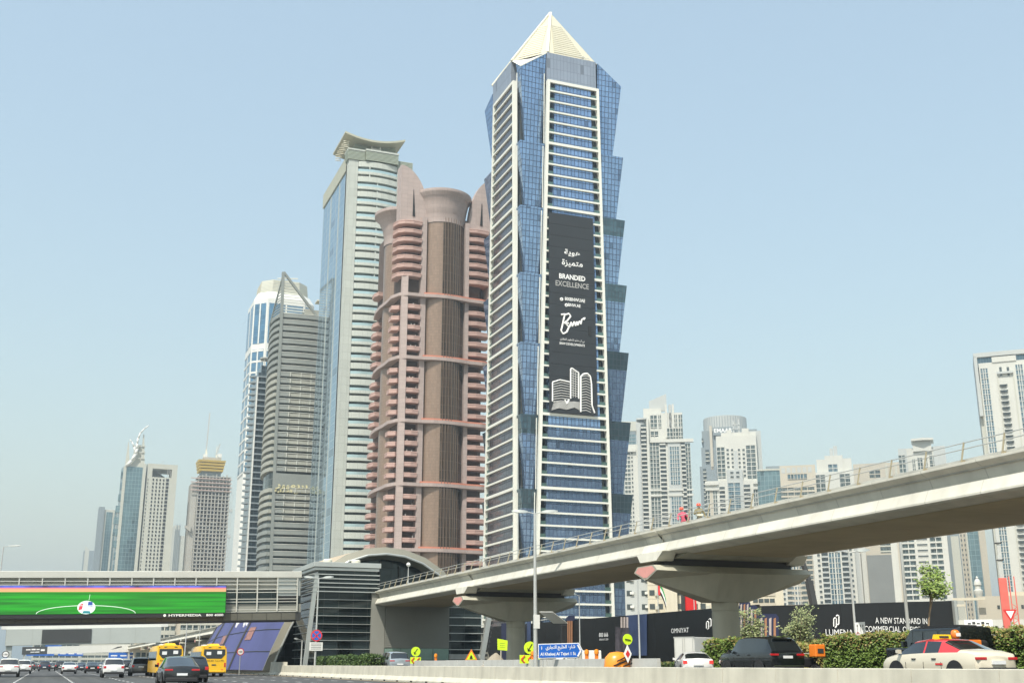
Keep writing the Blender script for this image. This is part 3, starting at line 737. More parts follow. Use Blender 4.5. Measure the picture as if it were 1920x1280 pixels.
bt, LXF, RXF = blue_tower()

# the banner hung over the front
M['banner'] = pmat('charcoal_banner', (0.014, 0.017, 0.020), 0.7, var=0.12, scale=0.08)
M['bangrey'] = pmat('grey_print', (0.42, 0.42, 0.40), 0.7, var=0)
tz, bz = at_y(1073, 404, 303.6).z, at_y(1073, 776, 303.6).z
bn = T('banner', 'tall charcoal advertising banner with white lettering on the blue tower', (140, 303.6, SZ), 'banner')
def lr(z): return at_y(1030, 640, 303.6).x, at_y(1117, 640, 303.6).x
bl, br = at_y(1031, 600, 303.6).x, at_y(1115.5, 600, 303.6).x
nst = 17
for k in range(nst):
    z1 = tz - (tz - bz) * k / nst; z0 = tz - (tz - bz) * (k + 1) / nst
    sh = lambda z: (tz - z) / (tz - bz) * 0.4
    bn.p(MB().loft([[(bl-sh(z0),303.55,z0+0.06),(br+sh(z0)*0.4,303.55,z0+0.06),(br+sh(z0)*0.4,303.8,z0+0.06),(bl-sh(z0),303.8,z0+0.06)],
                    [(bl-sh(z1),303.45+0.12,z1),(br+sh(z1)*0.4,303.57,z1),(br+sh(z1)*0.4,303.8,z1),(bl-sh(z1),303.8,z1)]]), 'banner_strip', M['banner'])
def bt_(body, px, py, wpx, hpx, mat=None, bold=0.0):
    o = at_y(px, py, 303.45); s = (at_y(px+50, py, 303.45).x - at_y(px-50, py, 303.45).x) / 100
    sv = (at_y(px, py-50, 303.45).z - at_y(px, py+50, 303.45).z) / 100
    bn.t(body, 'lettering', mat or M['letter'], o, (1,0,0), (0,0,1), width=wpx*s, height=hpx*sv, bold=bold)
bt_(shape_ar('هوية'), 1073, 475, 30, 13, bold=0.02); bt_(shape_ar('متميزة'), 1073, 495, 39, 14, bold=0.02)
bt_('BRANDED', 1073, 520, 49, 9.5, bold=0.03); bt_('EXCELLENCE', 1073, 534, 62, 10, M['bangrey'], 0.01)
bt_('800BNWUAE', 1078, 562, 38, 6.5, bold=0.02); bt_('BNW.AE', 1077, 572.5, 23, 6, bold=0.02)
bt_(shape_ar('بي ان دبليو للتطوير العقاري'), 1073, 638, 46, 6); bt_('BNW DEVELOPMENTS', 1073, 645.5, 47, 4.5, bold=0.01)
def bp_(pts, r, mat=None, name='print_stroke'):
    bn.p(MB().path([at_y(a, c, 303.5) for a, c in pts], r, 5), name, mat or M['letter'])
for (px, py) in ((1053, 561), (1062, 572)):
    bp_([(px+2.2*math.cos(a), py+2.2*math.sin(a)) for a in [i*math.pi/4 for i in range(9)]], 0.22)
# hand-written signature mark
bp_([(1052,590),(1059,589),(1054,612),(1052,620),(1056,626),(1063,622),(1067,613),(1060,606)], 0.30)
bp_([(1059,590),(1067,588),(1070,593),(1063,602),(1058,606),(1066,606)], 0.30)
bp_([(1068,613),(1071,604),(1073,612),(1077,603),(1079,611),(1082,603),(1083,610),(1087,602),(1089,608),(1091,599),(1097,596),(1094,600)], 0.27)
# line drawing of buildings near the foot of the banner
for k in range(9): bp_([(1037, 716+k*4.6),(1052, 712+k*4.9),(1068, 716+k*4.6)], 0.16, M['bangrey'])
for k in range(11): bp_([(1070, 694+k*4.6),(1084, 699+k*4.4)], 0.15, M['bangrey'])
for q in range(4): bp_([(1070+q*4.6, 693+q*1.6),(1070+q*4.6, 745)], 0.14, M['bangrey'])
for k in range(14): bp_([(1090.5, 706+k*4.9),(1099, 704+k*5.0),(1108, 708+k*5.0)], 0.15, M['bangrey'])
bp_([(1089,772),(1089,706),(1094,701),(1101,700),(1107,706),(1109,720),(1110,760),(1115,774)], 0.28)
bp_([(1070,747),(1070,692),(1072,690),(1085,699),(1085,747)], 0.24)
bp_([(1036,752),(1036,716),(1050,712),(1068,716)], 0.22)
for k in range(7): bp_([(1034+k*0.8, 768-k*2.7),(1048,764-k*1.6),(1062,767-k*2.2),(1077,763-k*1.6),(1087,768-k*2.2)], 0.16, M['bangrey'])
bp_([(1059,749),(1063,757),(1067,749)], 0.30)
bn.p(MB().box(at_y(1103,600,303.5).x, at_y(1108,600,303.5).x, 303.3, 303.5, at_y(1105,629,303.5).z, at_y(1105,612,303.5).z), 'vent_flap', M['hole'])

# ------------------------------------------------------------------ pink stone residential tower
M['pinkstone'] = pmat('pink_stone', (0.44, 0.33, 0.285), 0.75, var=0.07, scale=0.12, streak=0.08)
M['pinkband'] = pmat('salmon_balcony', (0.47, 0.315, 0.27), 0.7, var=0.06, scale=0.15)
M['greystone'] = stonepanel('mauve_stone', (0.40, 0.325, 0.295))
M['bronzeglass'] = glassgrid('bronze_curtain_wall', (0.11, 0.078, 0.055), (0.15, 0.11, 0.08), 0.95, 3.24, 0.16, metal=0.55, var=0.22, tilt=0.5, lh=0.10)
M['bronzepanel'] = glassgrid('tan_stone_panels', (0.26, 0.185, 0.135), (0.16, 0.11, 0.08), 1.6, 1.08, 0.05, metal=0.15, rough=0.3, var=0.10, tilt=0.1)
M['bronzemull'] = pmat('bronze_mullion', (0.17, 0.12, 0.085), 0.5, 0.3, var=0.1, scale=0.3)
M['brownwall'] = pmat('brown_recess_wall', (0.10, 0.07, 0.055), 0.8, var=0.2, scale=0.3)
M['copper'] = pmat('red_coping', (0.52, 0.20, 0.13), 0.7, var=0.08, scale=0.3)

def pink_tower():
    t = T('apartment_tower', 'pink stone apartment tower with stacked balconies and a flared round crown', (120, 392, SZ))
    x0, x1, y0, y1 = 103.0, 137.0, 372.0, 406.0
    FH = 3.24
    mb = MB(); mb.prism([(x0+3,y0+1.5),(x1-3,y0+1.5),(x1-1.5,y0+3),(x1-1.5,y1),(x0+1.5,y1),(x0+1.5,y0+3)], SZ, 157)
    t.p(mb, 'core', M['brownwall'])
    t.p(MB().box(x0+4, x1-4, y0+4, y1-4, 157, 160), 'roof_slab', M['greystone'])
    # --- central bay on the front: shallow curved bay
    def bay(cx, cy, ang, r, a0, a1, z0, z1, mat, name, n=14):
        pr = [(r, z0), (r, z1)]
        o = t.p(MB().lathe(pr, cx, cy, n, R(a0), R(a1), False), name, mat); smooth_sharp(o, 40); return o
    bc = (120.1, 377.2); br_ = 8.6
    bay(*bc, 0, br_, 206, 259, 8, 157, M['bronzepanel'], 'stone_bay')
    bay(*bc, 0, br_+0.15, 259, 330, 8, 157, M['bronzeglass'], 'glass_bay')
    for a in (264, 271, 278, 285, 292, 299, 306):
        c, s = math.cos(R(a)), math.sin(R(a))
        t.p(MB().cyl(bc[0]+(br_+0.3)*c, bc[1]+(br_+0.3)*s, 8, 157, 0.11, n=5), 'mullion', M['bronzemull'])
    # pillars flanking the bay
    for (xa, xb) in ((111.0, 112.9), (127.6, 129.1)):
        t.p(MB().box(xa, xb, 370.7, 376, SZ, 157), 'pillar', M['greystone'])
    # flared crown
    def crown(cx, cy, r0, r1, z0, z1, a0, a1, name):
        pr = [(r0+0.25, z0-1.7), (r0+0.35, z0+1.9), (r0+0.4, z0+2.0), (r0+0.85, z0+(z1-z0)*0.45), (r0+(r1-r0)*0.6, z0+(z1-z0)*0.78), (r1-0.05, z1-1.15), (r1, z1-0.9), (r1, z1), (r1-0.8, z1+0.05), (r1-0.9, z1-1.0), (0.2, z1-1.0)]
        o = t.p(MB().lathe(pr, cx, cy, 40, R(a0), R(a1), False), name, M['greystone']); smooth_sharp(o, 38); return o
    crown(*bc, 8.6, 11.3, 157.0, 167.6, 180, 360, 'crown')
    # --- side bay (highway side) with its own crown
    sb = (108.2, 388.0)
    bay(*sb, 0, 6.2, 140, 250, 8, 152, M['bronzepanel'], 'side_bay')
    crown(*sb, 6.2, 10.2, 152.0, 163.0, 110, 290, 'side_crown')
    # --- curved fin walls on the roof
    def fin(xc, yc, w, h, z0, flip, lab, dy=3.0):
        pts = [(0, 0)] + [(w * math.sin(R(a)), h * math.cos(R(a))) for a in range(0, 91, 6)]
        P = lambda p, y: (xc + (p[0] if not flip else -p[0]), y, z0 + p[1])
        f0 = [P(p, yc) for p in pts]; f1 = [P(p, yc + dy) for p in pts]
        if not flip: f0, f1 = f0[::-1], f1[::-1]
        o = t.p(MB().loft([f1, f0]), lab, M['greystone'])
    fin(103.0, 371.9, 11.2, 22.0, 154.6, False, 'roof_fin')
    fin(103.0, 374.91, 11.2, 22.0, 154.6, False, 'roof_fin', 2.0)
    fin(138.2, 371.9, 9.0, 21.0, 154.6, True, 'roof_fin')
    t.p(MB().loft([[(107.6,371.6,157.2),(108.5,371.6,157.2),(108.5,371.86,157.2),(107.6,371.86,157.2)],[(107.75,371.6,167.5),(107.8,371.6,167.5),(107.8,371.86,167.5),(107.75,371.86,167.5)]]), 'fin_slot', M['hole'])
    t.p(MB().loft([[(133.6,371.6,157.2),(134.5,371.6,157.2),(134.5,371.86,157.2),(133.6,371.86,157.2)],[(134.2,371.6,166),(134.3,371.6,166),(134.3,371.86,166),(134.2,371.86,166)]]), 'fin_slot', M['hole'])
    t.p(MB().box(136.8, 139.0, 372.2, 380, 120, 168), 'end_wall', M['greystone'])
    # --- balconies
    def balc(pts, lip=0.25):
        """parapet with rounded edge over a plan polygon, z from 0 to 1.45"""
        def off(k): 
            c = Vector((sum(p[0] for p in pts)/len(pts), sum(p[1] for p in pts)/len(pts)))
            return [(c.x+(p[0]-c.x)*k, c.y+(p[1]-c.y)*k) for p in pts]
        L = [(0.985, -0.28), (1.0, 0.1), (1.0, 0.55), (0.97, 0.62), (0.97, 0.75), (1.01, 0.80), (1.01, 1.12), (0.97, 1.2)]
        return [[(x, y, z) for x, y in off(k)] for k, z in L]
    zs = []
    bands = [at_y(800, y, 371).z for y in (555, 672, 790, 908, 1030)]
    top = 154.9
    lev = [top - FH * 1.02 * k for k in range(7)]
    for a, b_ in zip(bands, bands[1:] + [bands[-1] - 19.5]):
        lev += [a - (a - b_) * k / 6 for k in range(1, 6)]
    # corner balcony wide (upper seven storeys), narrower below; right stack
    wide = [(102.2,378.6),(101.6,375.5),(102.4,372.2),(104.4,370.5),(107.5,369.8),(111.0,370.3),(111.0,376),(106,378.6)][::1]
    front = [(106.2,370.4),(108.6,369.9),(111.0,370.3),(111.0,375),(106.2,375)]
    side = [(101.6,378.4),(101.5,374.6),(103.9,373.2),(105,374),(105,378.4)]
    right = [(129.1,370.6),(132,369.9),(136.6,370.5),(137.6,372.4),(137.6,376),(129.1,376)]
    leftf = [(102.6,404),(101.4,402),(101.2,398.5),(102.2,396.0),(105.4,396.0),(105.4,404)]
    protos = {}
    slabs = {}
    for nm, pts in (('w', wide), ('f', front), ('s', side), ('r', right), ('l', leftf)):
        if nm in ('w', 's', 'l'): pass
        a = sum(pts[i][0]*pts[(i+1)%len(pts)][1]-pts[(i+1)%len(pts)][0]*pts[i][1] for i in range(len(pts)))
        if a < 0: pts = pts[::-1]
        protos[nm] = (pts, MB().loft(balc(pts)))
    first = {}
    def put(nm, z):
        if nm not in first:
            first[nm] = protos[nm][1].build('balcony', M['pinkband'], t.e, loc=t.o + Vector((0,0,z)))
        else: inst('balcony', first[nm], t.e, t.o + Vector((0,0,z)))
    for i, z in enumerate(lev):
        if z < 9: continue
        z -= 1.2
        if i < 7: put('w', z)
        else: put('f', z); put('s', z)
        put('r', z)
        if z < 136: put('l', z)
    # furnishings glimpsed on the balconies
    for z in lev[7:]:
        if z < 12: continue
        x = 107 + rnd.random()*3
        for q in range(2):
            if rnd.random() < 0.55:
                h = rnd.uniform(0.5, 1.0); xx = 106.8 + rnd.random()*3.4
                t.p(MB().box(xx, xx+0.35, 371.5, 371.8, z, z+h), 'balcony_furniture', M['white'])
    # corner post below the wide balconies
    t.p(MB().loft([[(104.0,371.0,SZ),(106.2,370.1,SZ),(107.0,373,SZ),(104.6,374,SZ)],[(104.0,371.0,134.5),(106.2,370.1,134.5),(107.0,373,134.5),(104.6,374,134.5)]]), 'corner_post', M['greystone'])
    # string courses
    for z in bands:
        pts = [(102.6,404),(101.2,396),(101.0,389),(101.6,382),(101.6,376),(103.4,371.4),(106.2,369.7),(112,369.4),(116,368.4),(120.1,368.1),(125,368.6),(129,369.4),(134,369.5),(137.4,370.6)]
        t.p(MB().loft([[(p[0],p[1],z-0.9) for p in pts]+[(137.4,376,z-0.9),(104,404,z-0.9)], [(p[0],p[1],z+0.25) for p in pts]+[(137.4,376,z+0.25),(104,404,z+0.25)]]), 'string_course', M['greystone'])
        t.p(MB().loft([[(p[0]+0.2,p[1]+0.3,z+0.25) for p in pts[7:]]+[(137.2,374,z+0.25),(112,374,z+0.25)], [(p[0]+0.2,p[1]+0.3,z+0.85) for p in pts[7:]]+[(137.2,374,z+0.85),(112,374,z+0.85)]]), 'string_course_coping', M['copper'])
pink_tower()
# ------------------------------------------------------------------ grey-green tower with a curved roof plate
M['greenstone'] = stonepanel('pale_green_stone', (0.455, 0.48, 0.43), 2.4, 3.62, 0.10)
M['greenclad'] = pmat('sage_louvres', (0.36, 0.40, 0.32), 0.6, 0.1, var=0.06, scale=0.3)
M['khaki'] = pmat('khaki_metal_roof', (0.44, 0.43, 0.32), 0.5, 0.2, var=0.05, scale=0.3)
M['skyglass'] = glassgrid('tall_pale_blue_glass', (0.30, 0.42, 0.50), (0.34, 0.42, 0.45), 8.8, 3.6, 0.5, metal=0.85, var=0.05, tilt=0.35, lh=0.10)
M['balcblue'] = pmat('pale_blue_balcony_glass', (0.40, 0.53, 0.54), 0.15, 0.3, var=0.06, scale=0.2)
def green_tower():
    t = T('office_tower', 'slim grey green tower with a pale blue glass side and curved roof plate', (119, 494, SZ))
    x0, x1, y0, y1 = 105.2, 133.5, 468.0, 520.0
    t.p(MB().box(x0+0.6, x1-0.6, y0+2.4, y1, SZ, 219), 'core', M['recess'])
    t.p(MB().box(x0-0.05, x0+0.55, y0+4.2, y1, SZ, 217.5), 'glass_side', M['skyglass'])
    for y in (485.6, 503.2): t.p(MB().box(x0-0.2, x0-0.051, y-0.2, y+0.2, SZ, 217.4), 'glass_side_fin', M['greenstone'])
    t.p(MB().box(x0-0.1, x0+4.1, y0-0.3, y0+4.19, SZ, 220.5), 'pilaster', M['greenstone'])
    t.p(MB().box(127.6, x1, y0-0.3, y0+4.2, SZ, 220.5), 'pilaster', M['greenstone'])
    t.p(MB().box(x0-0.4, x0-0.1, y0+3.9, y0+4.4, SZ, 219), 'dark_reveal', M['hole'])
    # beige parapet band of the glass side and the louvred cornice
    t.p(MB().box(x0-0.5, x0+1.2, y0+4.4, y1+0.5, 216.5, 223.6), 'side_parapet', M['khaki'])
    for k in range(7):
        z = 220.6 + k * 0.62
        t.p(MB().box(x0-0.8-0.05*k, x0+7, y0-0.8, y0+5, z, z+0.36), 'cornice_louvre', M['greenclad'])
        t.p(MB().box(x0+7.1, 127.5, y0-2.2, y0+3, z+0.1, z+0.46), 'cornice_louvre', M['greenclad'])
        t.p(MB().box(127.6, x1+1.2, y0-0.8, y0+8, z-1.6, z-1.24), 'cornice_louvre', M['greenclad'])
    t.p(MB().box(x0-1.0, x0+7, y0-1.0, y0+6, 224.95, 225.7), 'cornice_coping', M['greenstone'])
    t.p(MB().box(x0+7.05, 127.6, y0-2.4, y0+6, 225.1, 225.95), 'cornice_coping', M['greenstone'])
    # penthouse and curved roof plate
    for k in range(10): t.p(MB().box(x0+3, x1-6, y0+3, y0+22, 225.8+k*0.6, 225.8+k*0.6+0.35), 'penthouse_louvre', M['greenclad'])
    t.p(MB().box(x0+3.4, x1-6.4, y0+3.5, y0+21.5, 225, 231), 'penthouse', M['greenclad'])
    for x in (115.5, 119.5): t.p(MB().box(x, x+0.5, y0+1.5, y0+2, 225.9, 229.6), 'penthouse_frame', M['white'])
    t.p(MB().box(115.5, 120, y0+1.45, y0+1.95, 228.0, 228.5), 'penthouse_frame', M['white'])
    def roofpt(s, tt, dz):     # s across x, tt along y
        x = 102.2 + s * 28.0; y = 465.0 + tt * 25
        z = 230.0 + 2.6 * (2*s-1)**2 + 0.6 * s + dz
        return (x, y, z)
    n = 12
    rings = [[roofpt(i/n, tt, 0) for i in range(n+1)] + [roofpt(i/n, tt, -0.9) for i in reversed(range(n+1))] for tt in (0, 1)]
    t.p(MB().loft(rings), 'roof_plate', M['khaki'], sharp=30)
    for k in range(4):
        for q in range(5): t.p(MB().tube((102.4, 469+q*4, 229.5-k*0.9), (105.0, 469+q*4, 229.5-k*0.9), 0.20, n=5), 'roof_bracket', M['cream'])
    # curved balcony fronts
    pitch = 3.62; xa, xb = 109.4, 127.5
    def arc(d, n=8): return [(xa + (xb-xa)*i/n, y0 - 0.4 - d - 1.5 * (1 - (2*i/n-1)**2)) for i in range(n+1)]
    k = 0; z = 217.5; srcs = {}
    while z > 6:
        kind = k % 2
        if kind not in srcs:
            def front(za, zb, d, mat, name, par=None):
                P = arc(d)
                r = lambda zz: [(x, y, zz) for x, y in P] + [(xb, y0+2.3, zz), (xa, y0+2.3, zz)]
                return MB().loft([r(za), r(zb)]).build(name, mat, par or t.e, loc=None if par else t.o + Vector((0,0,z)))
            if kind == 0: a = front(0, 2.55, 0, M['greenstone'], 'balcony_front'); sub = None
            else:
                a = front(0, 1.3, 0, M['greenstone'], 'balcony_front'); sub = front(1.3, 2.5, -0.12, M['balcblue'], 'balcony_glass', a)
            srcs[kind] = (a, sub)
        else:
            a, sub = srcs[kind]
            o = inst('balcony_front', a, t.e, t.o + Vector((0,0,z)))
            if sub: inst('balcony_glass', sub, o)
        if k > 0 and k < 16:
            xp = 118.0 if k > 2 else 114.2
            t.p(MB().box(xp, xp+0.5, y0-1.6, y0-1.1, z+2.5, z+3.6), 'slot_post', M['greenstone'])
        z -= pitch; k += 1
green_tower()

# ------------------------------------------------------------------ hotel tower with a pointed lattice sail
M['hotelband'] = pmat('taupe_balcony', (0.33, 0.335, 0.285), 0.7, var=0.08, scale=0.1)
M['hoteldark'] = pmat('grey_balcony', (0.23, 0.25, 0.23), 0.7, var=0.08, scale=0.1)
M['hotelrail'] = pmat('pale_rail', (0.56, 0.57, 0.51), 0.6, var=0.05, scale=0.3)
M['hotelglass'] = glassgrid('green_grey_recess', (0.055, 0.075, 0.07), (0.12, 0.13, 0.11), 2.2, 3.35, 0.2, metal=0.4, var=0.4, tilt=0.4)
def hotel():
    t = T('hotel_tower', 'curved taupe hotel tower with a pointed lattice sail on top', (103, 566, SZ))
    y0 = 550.0; xc = 92.4
    side = [(92.2,551),(90.9,556),(90.4,562),(90.6,568),(91.6,576),(93.5,583)]
    t.p(MB().prism([(93.2,y0+1.5),(118,y0+1.5),(118,583),(94.5,583),(92.4,576),(91.4,568),(91.3,562),(91.9,556)], SZ, 170), 'core', M['hotelglass'])
    # corner mast leaning slightly
    t.p(MB().loft([[(94.6+d,y0-0.6,z),(95.9+d,y0-0.6,z),(95.9+d,y0+0.9,z),(94.6+d,y0+0.9,z)] for d, z in ((0.0,SZ),(-1.2,60),(-2.1,115),(-2.6,171),(-3.0,191.5))]), 'corner_mast', M['hoteldark'])
    z = 168.0; k = 0
    lean = lambda z: 92.2 + (2.2 if z < 60 else 0) * (60 - z) / 60 + 0.3
    while z > 10:
        upper = z > 139 or (z < 64)
        m1 = M['hoteldark'] if upper else M['hotelband']
        x = lean(z) + 1.0
        bow = 0.0
        pts = [(x, y0-0.2), (100, y0-1.2), (106, y0-1.6), (112, y0-1.5), (118, y0-1.0), (118, y0+1.6), (x, y0+1.6)]
        if not (82 < z < 88.5):
            if upper: t.p(MB().prism(pts, z, z+2.0), 'balcony_front', m1)
            else:
                t.p(MB().prism([(x, y0-0.2), (98.2, y0-0.9), (98.2,y0+1.6), (x, y0+1.6)], z, z+1.75), 'balcony_front', M['hoteldark'])
                t.p(MB().prism([(98.3, y0-0.9), (106, y0-1.6), (112, y0-1.5), (118, y0-1.0), (118, y0+1.6), (98.3, y0+1.6)], z, z+1.55), 'balcony_front', m1)
                for xx in (98.3, 103.5, 108.5): t.p(MB().box(xx, xx+0.35, y0-1.75, y0-0.85, z-0.1, z+1.9), 'balcony_divider', M['hotelrail'])
            t.p(MB().prism([(p[0], p[1]-(0.12 if i < 5 else 0)) for i, p in enumerate(pts)], z+1.95, z+2.2), 'balcony_rail', M['hotelrail'])
        # curved side balconies
        dx = lean(z) - 92.5
        if not (82 < z < 88.5):
            sp = [(p[0]+dx-0.6, p[1]) for p in side] + [(96, 583), (96, 551)]
            t.p(MB().prism(sp[::-1], z, z+1.8), 'side_balcony', m1)
        z -= 3.36; k += 1
    t.p(MB().box(94.0, 118, y0-1.2, y0+1.6, 81.8, 89.5), 'sign_panel', M['hoteldark'])
    M['goldletter'] = pmat('gold_lettering', (0.72, 0.66, 0.38), 0.4, 0.2, var=0)
    q = at_y(547, 912, y0-1.25); t.t(shape_ar('بريميير'), 'lettering', M['goldletter'], q, (1,0,0), (0,0,1), width=15.5, height=2.8, bold=0.04)
    q = at_y(547, 921, y0-1.25); t.t(shape_ar('للشقق الفندقية'), 'lettering', M['goldletter'], q, (1,0,0), (0,0,1), width=16.5, height=2.2, bold=0.03)
    # sail lattice
    A = Vector((92.5, y0, 191.5)); B = Vector((112.5, y0-0.2, 167.5)); C = Vector((92.6, y0, 167.5)); D_ = Vector((89.6, 566, 167.5))
    t.p(MB().bar(A, B, 1.3, 1.1), 'sail_edge', M['hoteldark'])
    t.p(MB().bar(A, D_, 0.7, 0.7), 'sail_edge', M['hoteldark'])
    for k in range(1, 17):
        f = k / 17
        a = A.lerp(C, f); b = A.lerp(B, f); d = A.lerp(D_, f)
        th = 0.35 if f < 0.72 else 0.6
        t.p(MB().bar(a, b, 0.3, th), 'sail_slat', M['hotelrail']); t.p(MB().bar(a, d, 0.3, th), 'sail_slat', M['hoteldark'])
    t.p(MB().prism([(104,y0-0.5),(119,y0-0.5),(119,y0+6),(104,y0+6)], 170, 173.2), 'roof_room', M['hotelband'])
    t.p(MB().box(110, 121, y0-1, y0+5, 178.2, 178.8), 'roof_canopy', M['cream'])
hotel()

# ------------------------------------------------------------------ slim dark balcony tower and the blue-white octagonal top behind it
M['slatebl'] = glassgrid('slate_blue_glass', (0.08, 0.115, 0.135), (0.13, 0.16, 0.17), 2.4, 3.4, 0.18, metal=0.5, var=0.3, tilt=0.5)
M['slateslab'] = pmat('grey_blue_slab', (0.20, 0.235, 0.245), 0.6, var=0.05, scale=0.2)
def balcony_tower():
    t = T('apartment_tower', 'slim slate blue tower with thin projecting balconies left of the hotel', (100, 652, SZ))
    x0, y0 = 96.6, 640.0
    t.p(MB().box(x0, 116, y0, 664, SZ, 161), 'core', M['slatebl'])
    t.p(MB().box(x0-0.8, x0-0.05, y0-1.6, y0+0.2, SZ, 158), 'pier', M['white'])
    z = 158.0
    first = None
    while z > 6:
        pts = [(x0-4.6,y0+2.5),(x0-4.2,y0+0.6),(x0-1.1,y0-1.2),(x0-1.1,y0+5)]
        pts2 = [(x0-0.04,y0-1.5),(108,y0-1.5),(110,y0-0.02),(x0-0.04,y0-0.02)]
        if first is None:
            first = (MB().prism(pts, 0, 0.95).build('balcony', M['slateslab'], t.e, loc=t.o+Vector((0,0,z))), MB().prism(pts2, 0, 0.8).build('balcony', M['slateslab'], t.e, loc=t.o+Vector((0,0,z))))
        else:
            for f in first: inst('balcony', f, t.e, t.o + Vector((0,0,z)))
        z -= 3.42
    t.p(MB().box(x0+2, 112, y0+3, 660, 161, 166), 'plant_room', M['slatebl'])
    t.p(MB().lathe([(3.2, 169.6), (3.6, 170.0), (3.6, 170.6), (3.0, 170.8)], x0+4.5, y0+4, 20), 'ring_canopy', M['greyconc'])
    for a in range(0, 360, 60): t.p(MB().cyl(x0+4.5+2.8*math.cos(R(a)), y0+4+2.8*math.sin(R(a)), 165.5, 170, 0.2, n=6), 'canopy_post', M['greyconc'])
balcony_tower()
def octagon_tower():
    t = T('office_tower', 'white and blue tower with a louvred octagonal top behind the hotel', (128, 760, SZ))
    c = (127.7, 762.0)
    def oc(w, ch):  # chamfered square
        return [(c[0]-w, c[1]-w+ch), (c[0]-w+ch, c[1]-w), (c[0]+w-ch, c[1]-w), (c[0]+w, c[1]-w+ch), (c[0]+w, c[1]+w-ch), (c[0]+w-ch, c[1]+w), (c[0]-w+ch, c[1]+w), (c[0]-w, c[1]+w-ch)]
    t.p(MB().prism(oc(20.5, 8), SZ, 238.5), 'body', M['white'])
    t.p(MB().loft([[(x,y,238.5) for x,y in oc(20.5,8)], [(x,y,244) for x,y in oc(17.5,7)]]), 'shoulder', M['white'])
    t.p(MB().loft([[(x,y,243) for x,y in oc(16.5,7)], [(x,y,253.5) for x,y in oc(15.4,6.5)]]), 'louvred_top', M['greenstone'])
    for k in range(9):
        z = 244.2 + k * 1.05; t.p(MB().prism(oc(16.55-0.1*k, 7), z, z+0.4), 'top_louvre', M['cream'])
    for k in range(8):
        P = oc(20.5, 8); a, b = Vector((*P[k-1], 0)), Vector((*P[k], 0))
        d = (b - a).length; u = (b - a) / d; n = Vector((u.y, -u.x, 0)); fr = (a, u, n)
        m = 1.1
        for (z0, z1) in ((207, 235), (120, 203)):
            t.p(MB().fbox(fr, m, d-m, z0, z1, -0.2, 0.15), 'window_wall', M['skyglass2'])
            t.p(MB().fbox(fr, d/2-0.5, d/2+0.5, z0, z1, 0.15, 0.35), 'pier', M['white'])
        z = 120
        while z < 205: t.p(MB().fbox(fr, m, d-m, z, z+1.3, 0.14, 0.4), 'floor_band', M['white']); z += 7.4
    t.p(MB().tube((c[0]-6,c[1]-14,255),(c[0]+8,c[1]-14,256.5),0.35,n=5), 'roof_crane', M['cream'])
M['skyglass2'] = glassgrid('mid_blue_glass', (0.13, 0.27, 0.40), (0.10, 0.17, 0.22), 3.0, 3.6, 0.25, metal=0.7, var=0.2, tilt=0.4)
octagon_tower()

# ------------------------------------------------------------------ far group on the left
M['paleblue'] = glassgrid('teal_glass', (0.17, 0.26, 0.29), (0.20, 0.27, 0.28), 3.0, 3.8, 0.25, metal=0.7, var=0.15, tilt=0.3)
M['palestone'] = pmat('pale_stone', (0.46, 0.46, 0.39), 0.7, var=0.04, scale=0.05)
M['rawconc'] = pmat('raw_concrete', (0.36, 0.345, 0.30), 0.85, var=0.10, scale=0.08)
M['formwork'] = pmat('yellow_formwork', (0.62, 0.44, 0.09), 0.6, var=0.08, scale=0.2)
def sail_tower():
    t = T('office_tower', 'far glass tower with white curved horns on top', (60, 1165, SZ))
    t.p(MB().prism([(51.8,1150),(70,1150),(71,1178),(58,1180),(50,1166)], SZ, 184), 'body', M['paleblue'])
    t.p(MB().box(51.4, 54.0, 1149.2, 1152, SZ, 184), 'pilaster', M['palestone'])
    t.p(MB().box(69.0, 72.0, 1149.5, 1153, SZ, 187.5), 'pilaster', M['palestone'])
    for k in range(14):
        z = 30 + k * 11; w_ = 2.4 + 1.6 * math.sin(k*0.9)
        t.p(MB().prism([(51.4,1150.5),(51.4,1160),(51.0-w_,1158),(50.6-w_,1153)], z, z+6.5), 'side_box', M['paleblue'])
    def horn(pts, r0, r1):
        n = len(pts)
        mb = MB()
        for i in range(n-1): mb.tube(pts[i], Vector(pts[i+1])+(Vector(pts[i+1])-Vector(pts[i]))*0.12, r0+(r1-r0)*i/(n-1), r0+(r1-r0)*(i+1)/(n-1), 8)
        t.p(mb, 'horn', M['white'], smooth=True)
    Y_ = 1148.5
    q = lambda a, b, y=Y_: tuple(at_y(a, b, y))
    horn([q(237,873),(q(246,864)),q(254,852),q(257,842),q(257,832),q(259,822),q(263,812),q(270,804),q(278,798)], 1.6, 0.5)
    horn([q(254,850,1160),q(252,838,1160),q(248,829,1160),q(244,824,1160)], 1.2, 0.4)
    t.p(MB().loft([[(52.4,1150,184),(56.6,1150,184),(56.6,1154,184),(52.4,1154,184)],[(53.4,1150.5,208),(54.0,1150.5,208),(54.0,1151.5,208),(53.4,1151.5,208)]]), 'mast', M['palestone'])
    t.p(MB().loft([[(66.4,1150,184),(70.6,1150,184),(70.6,1156,184),(66.4,1156,184)],[(66.6,1150.5,216),(67.6,1150.5,216),(67.6,1151.5,216),(66.6,1151.5,216)]]), 'mast', M['palestone'])
    t.p(MB().loft([[(55,1151,184),(68,1151,184),(68,1158,184),(55,1158,184)],[(62,1152,206),(66,1152,206),(66,1155,206),(62,1155,206)]]), 'crown_wedge', M['palestone'])
    for z in (192, 198, 204): t.p(MB().box(59, 70, 1149.4, 1150, z, z+0.9), 'crown_bar', M['palestone'])
sail_tower()
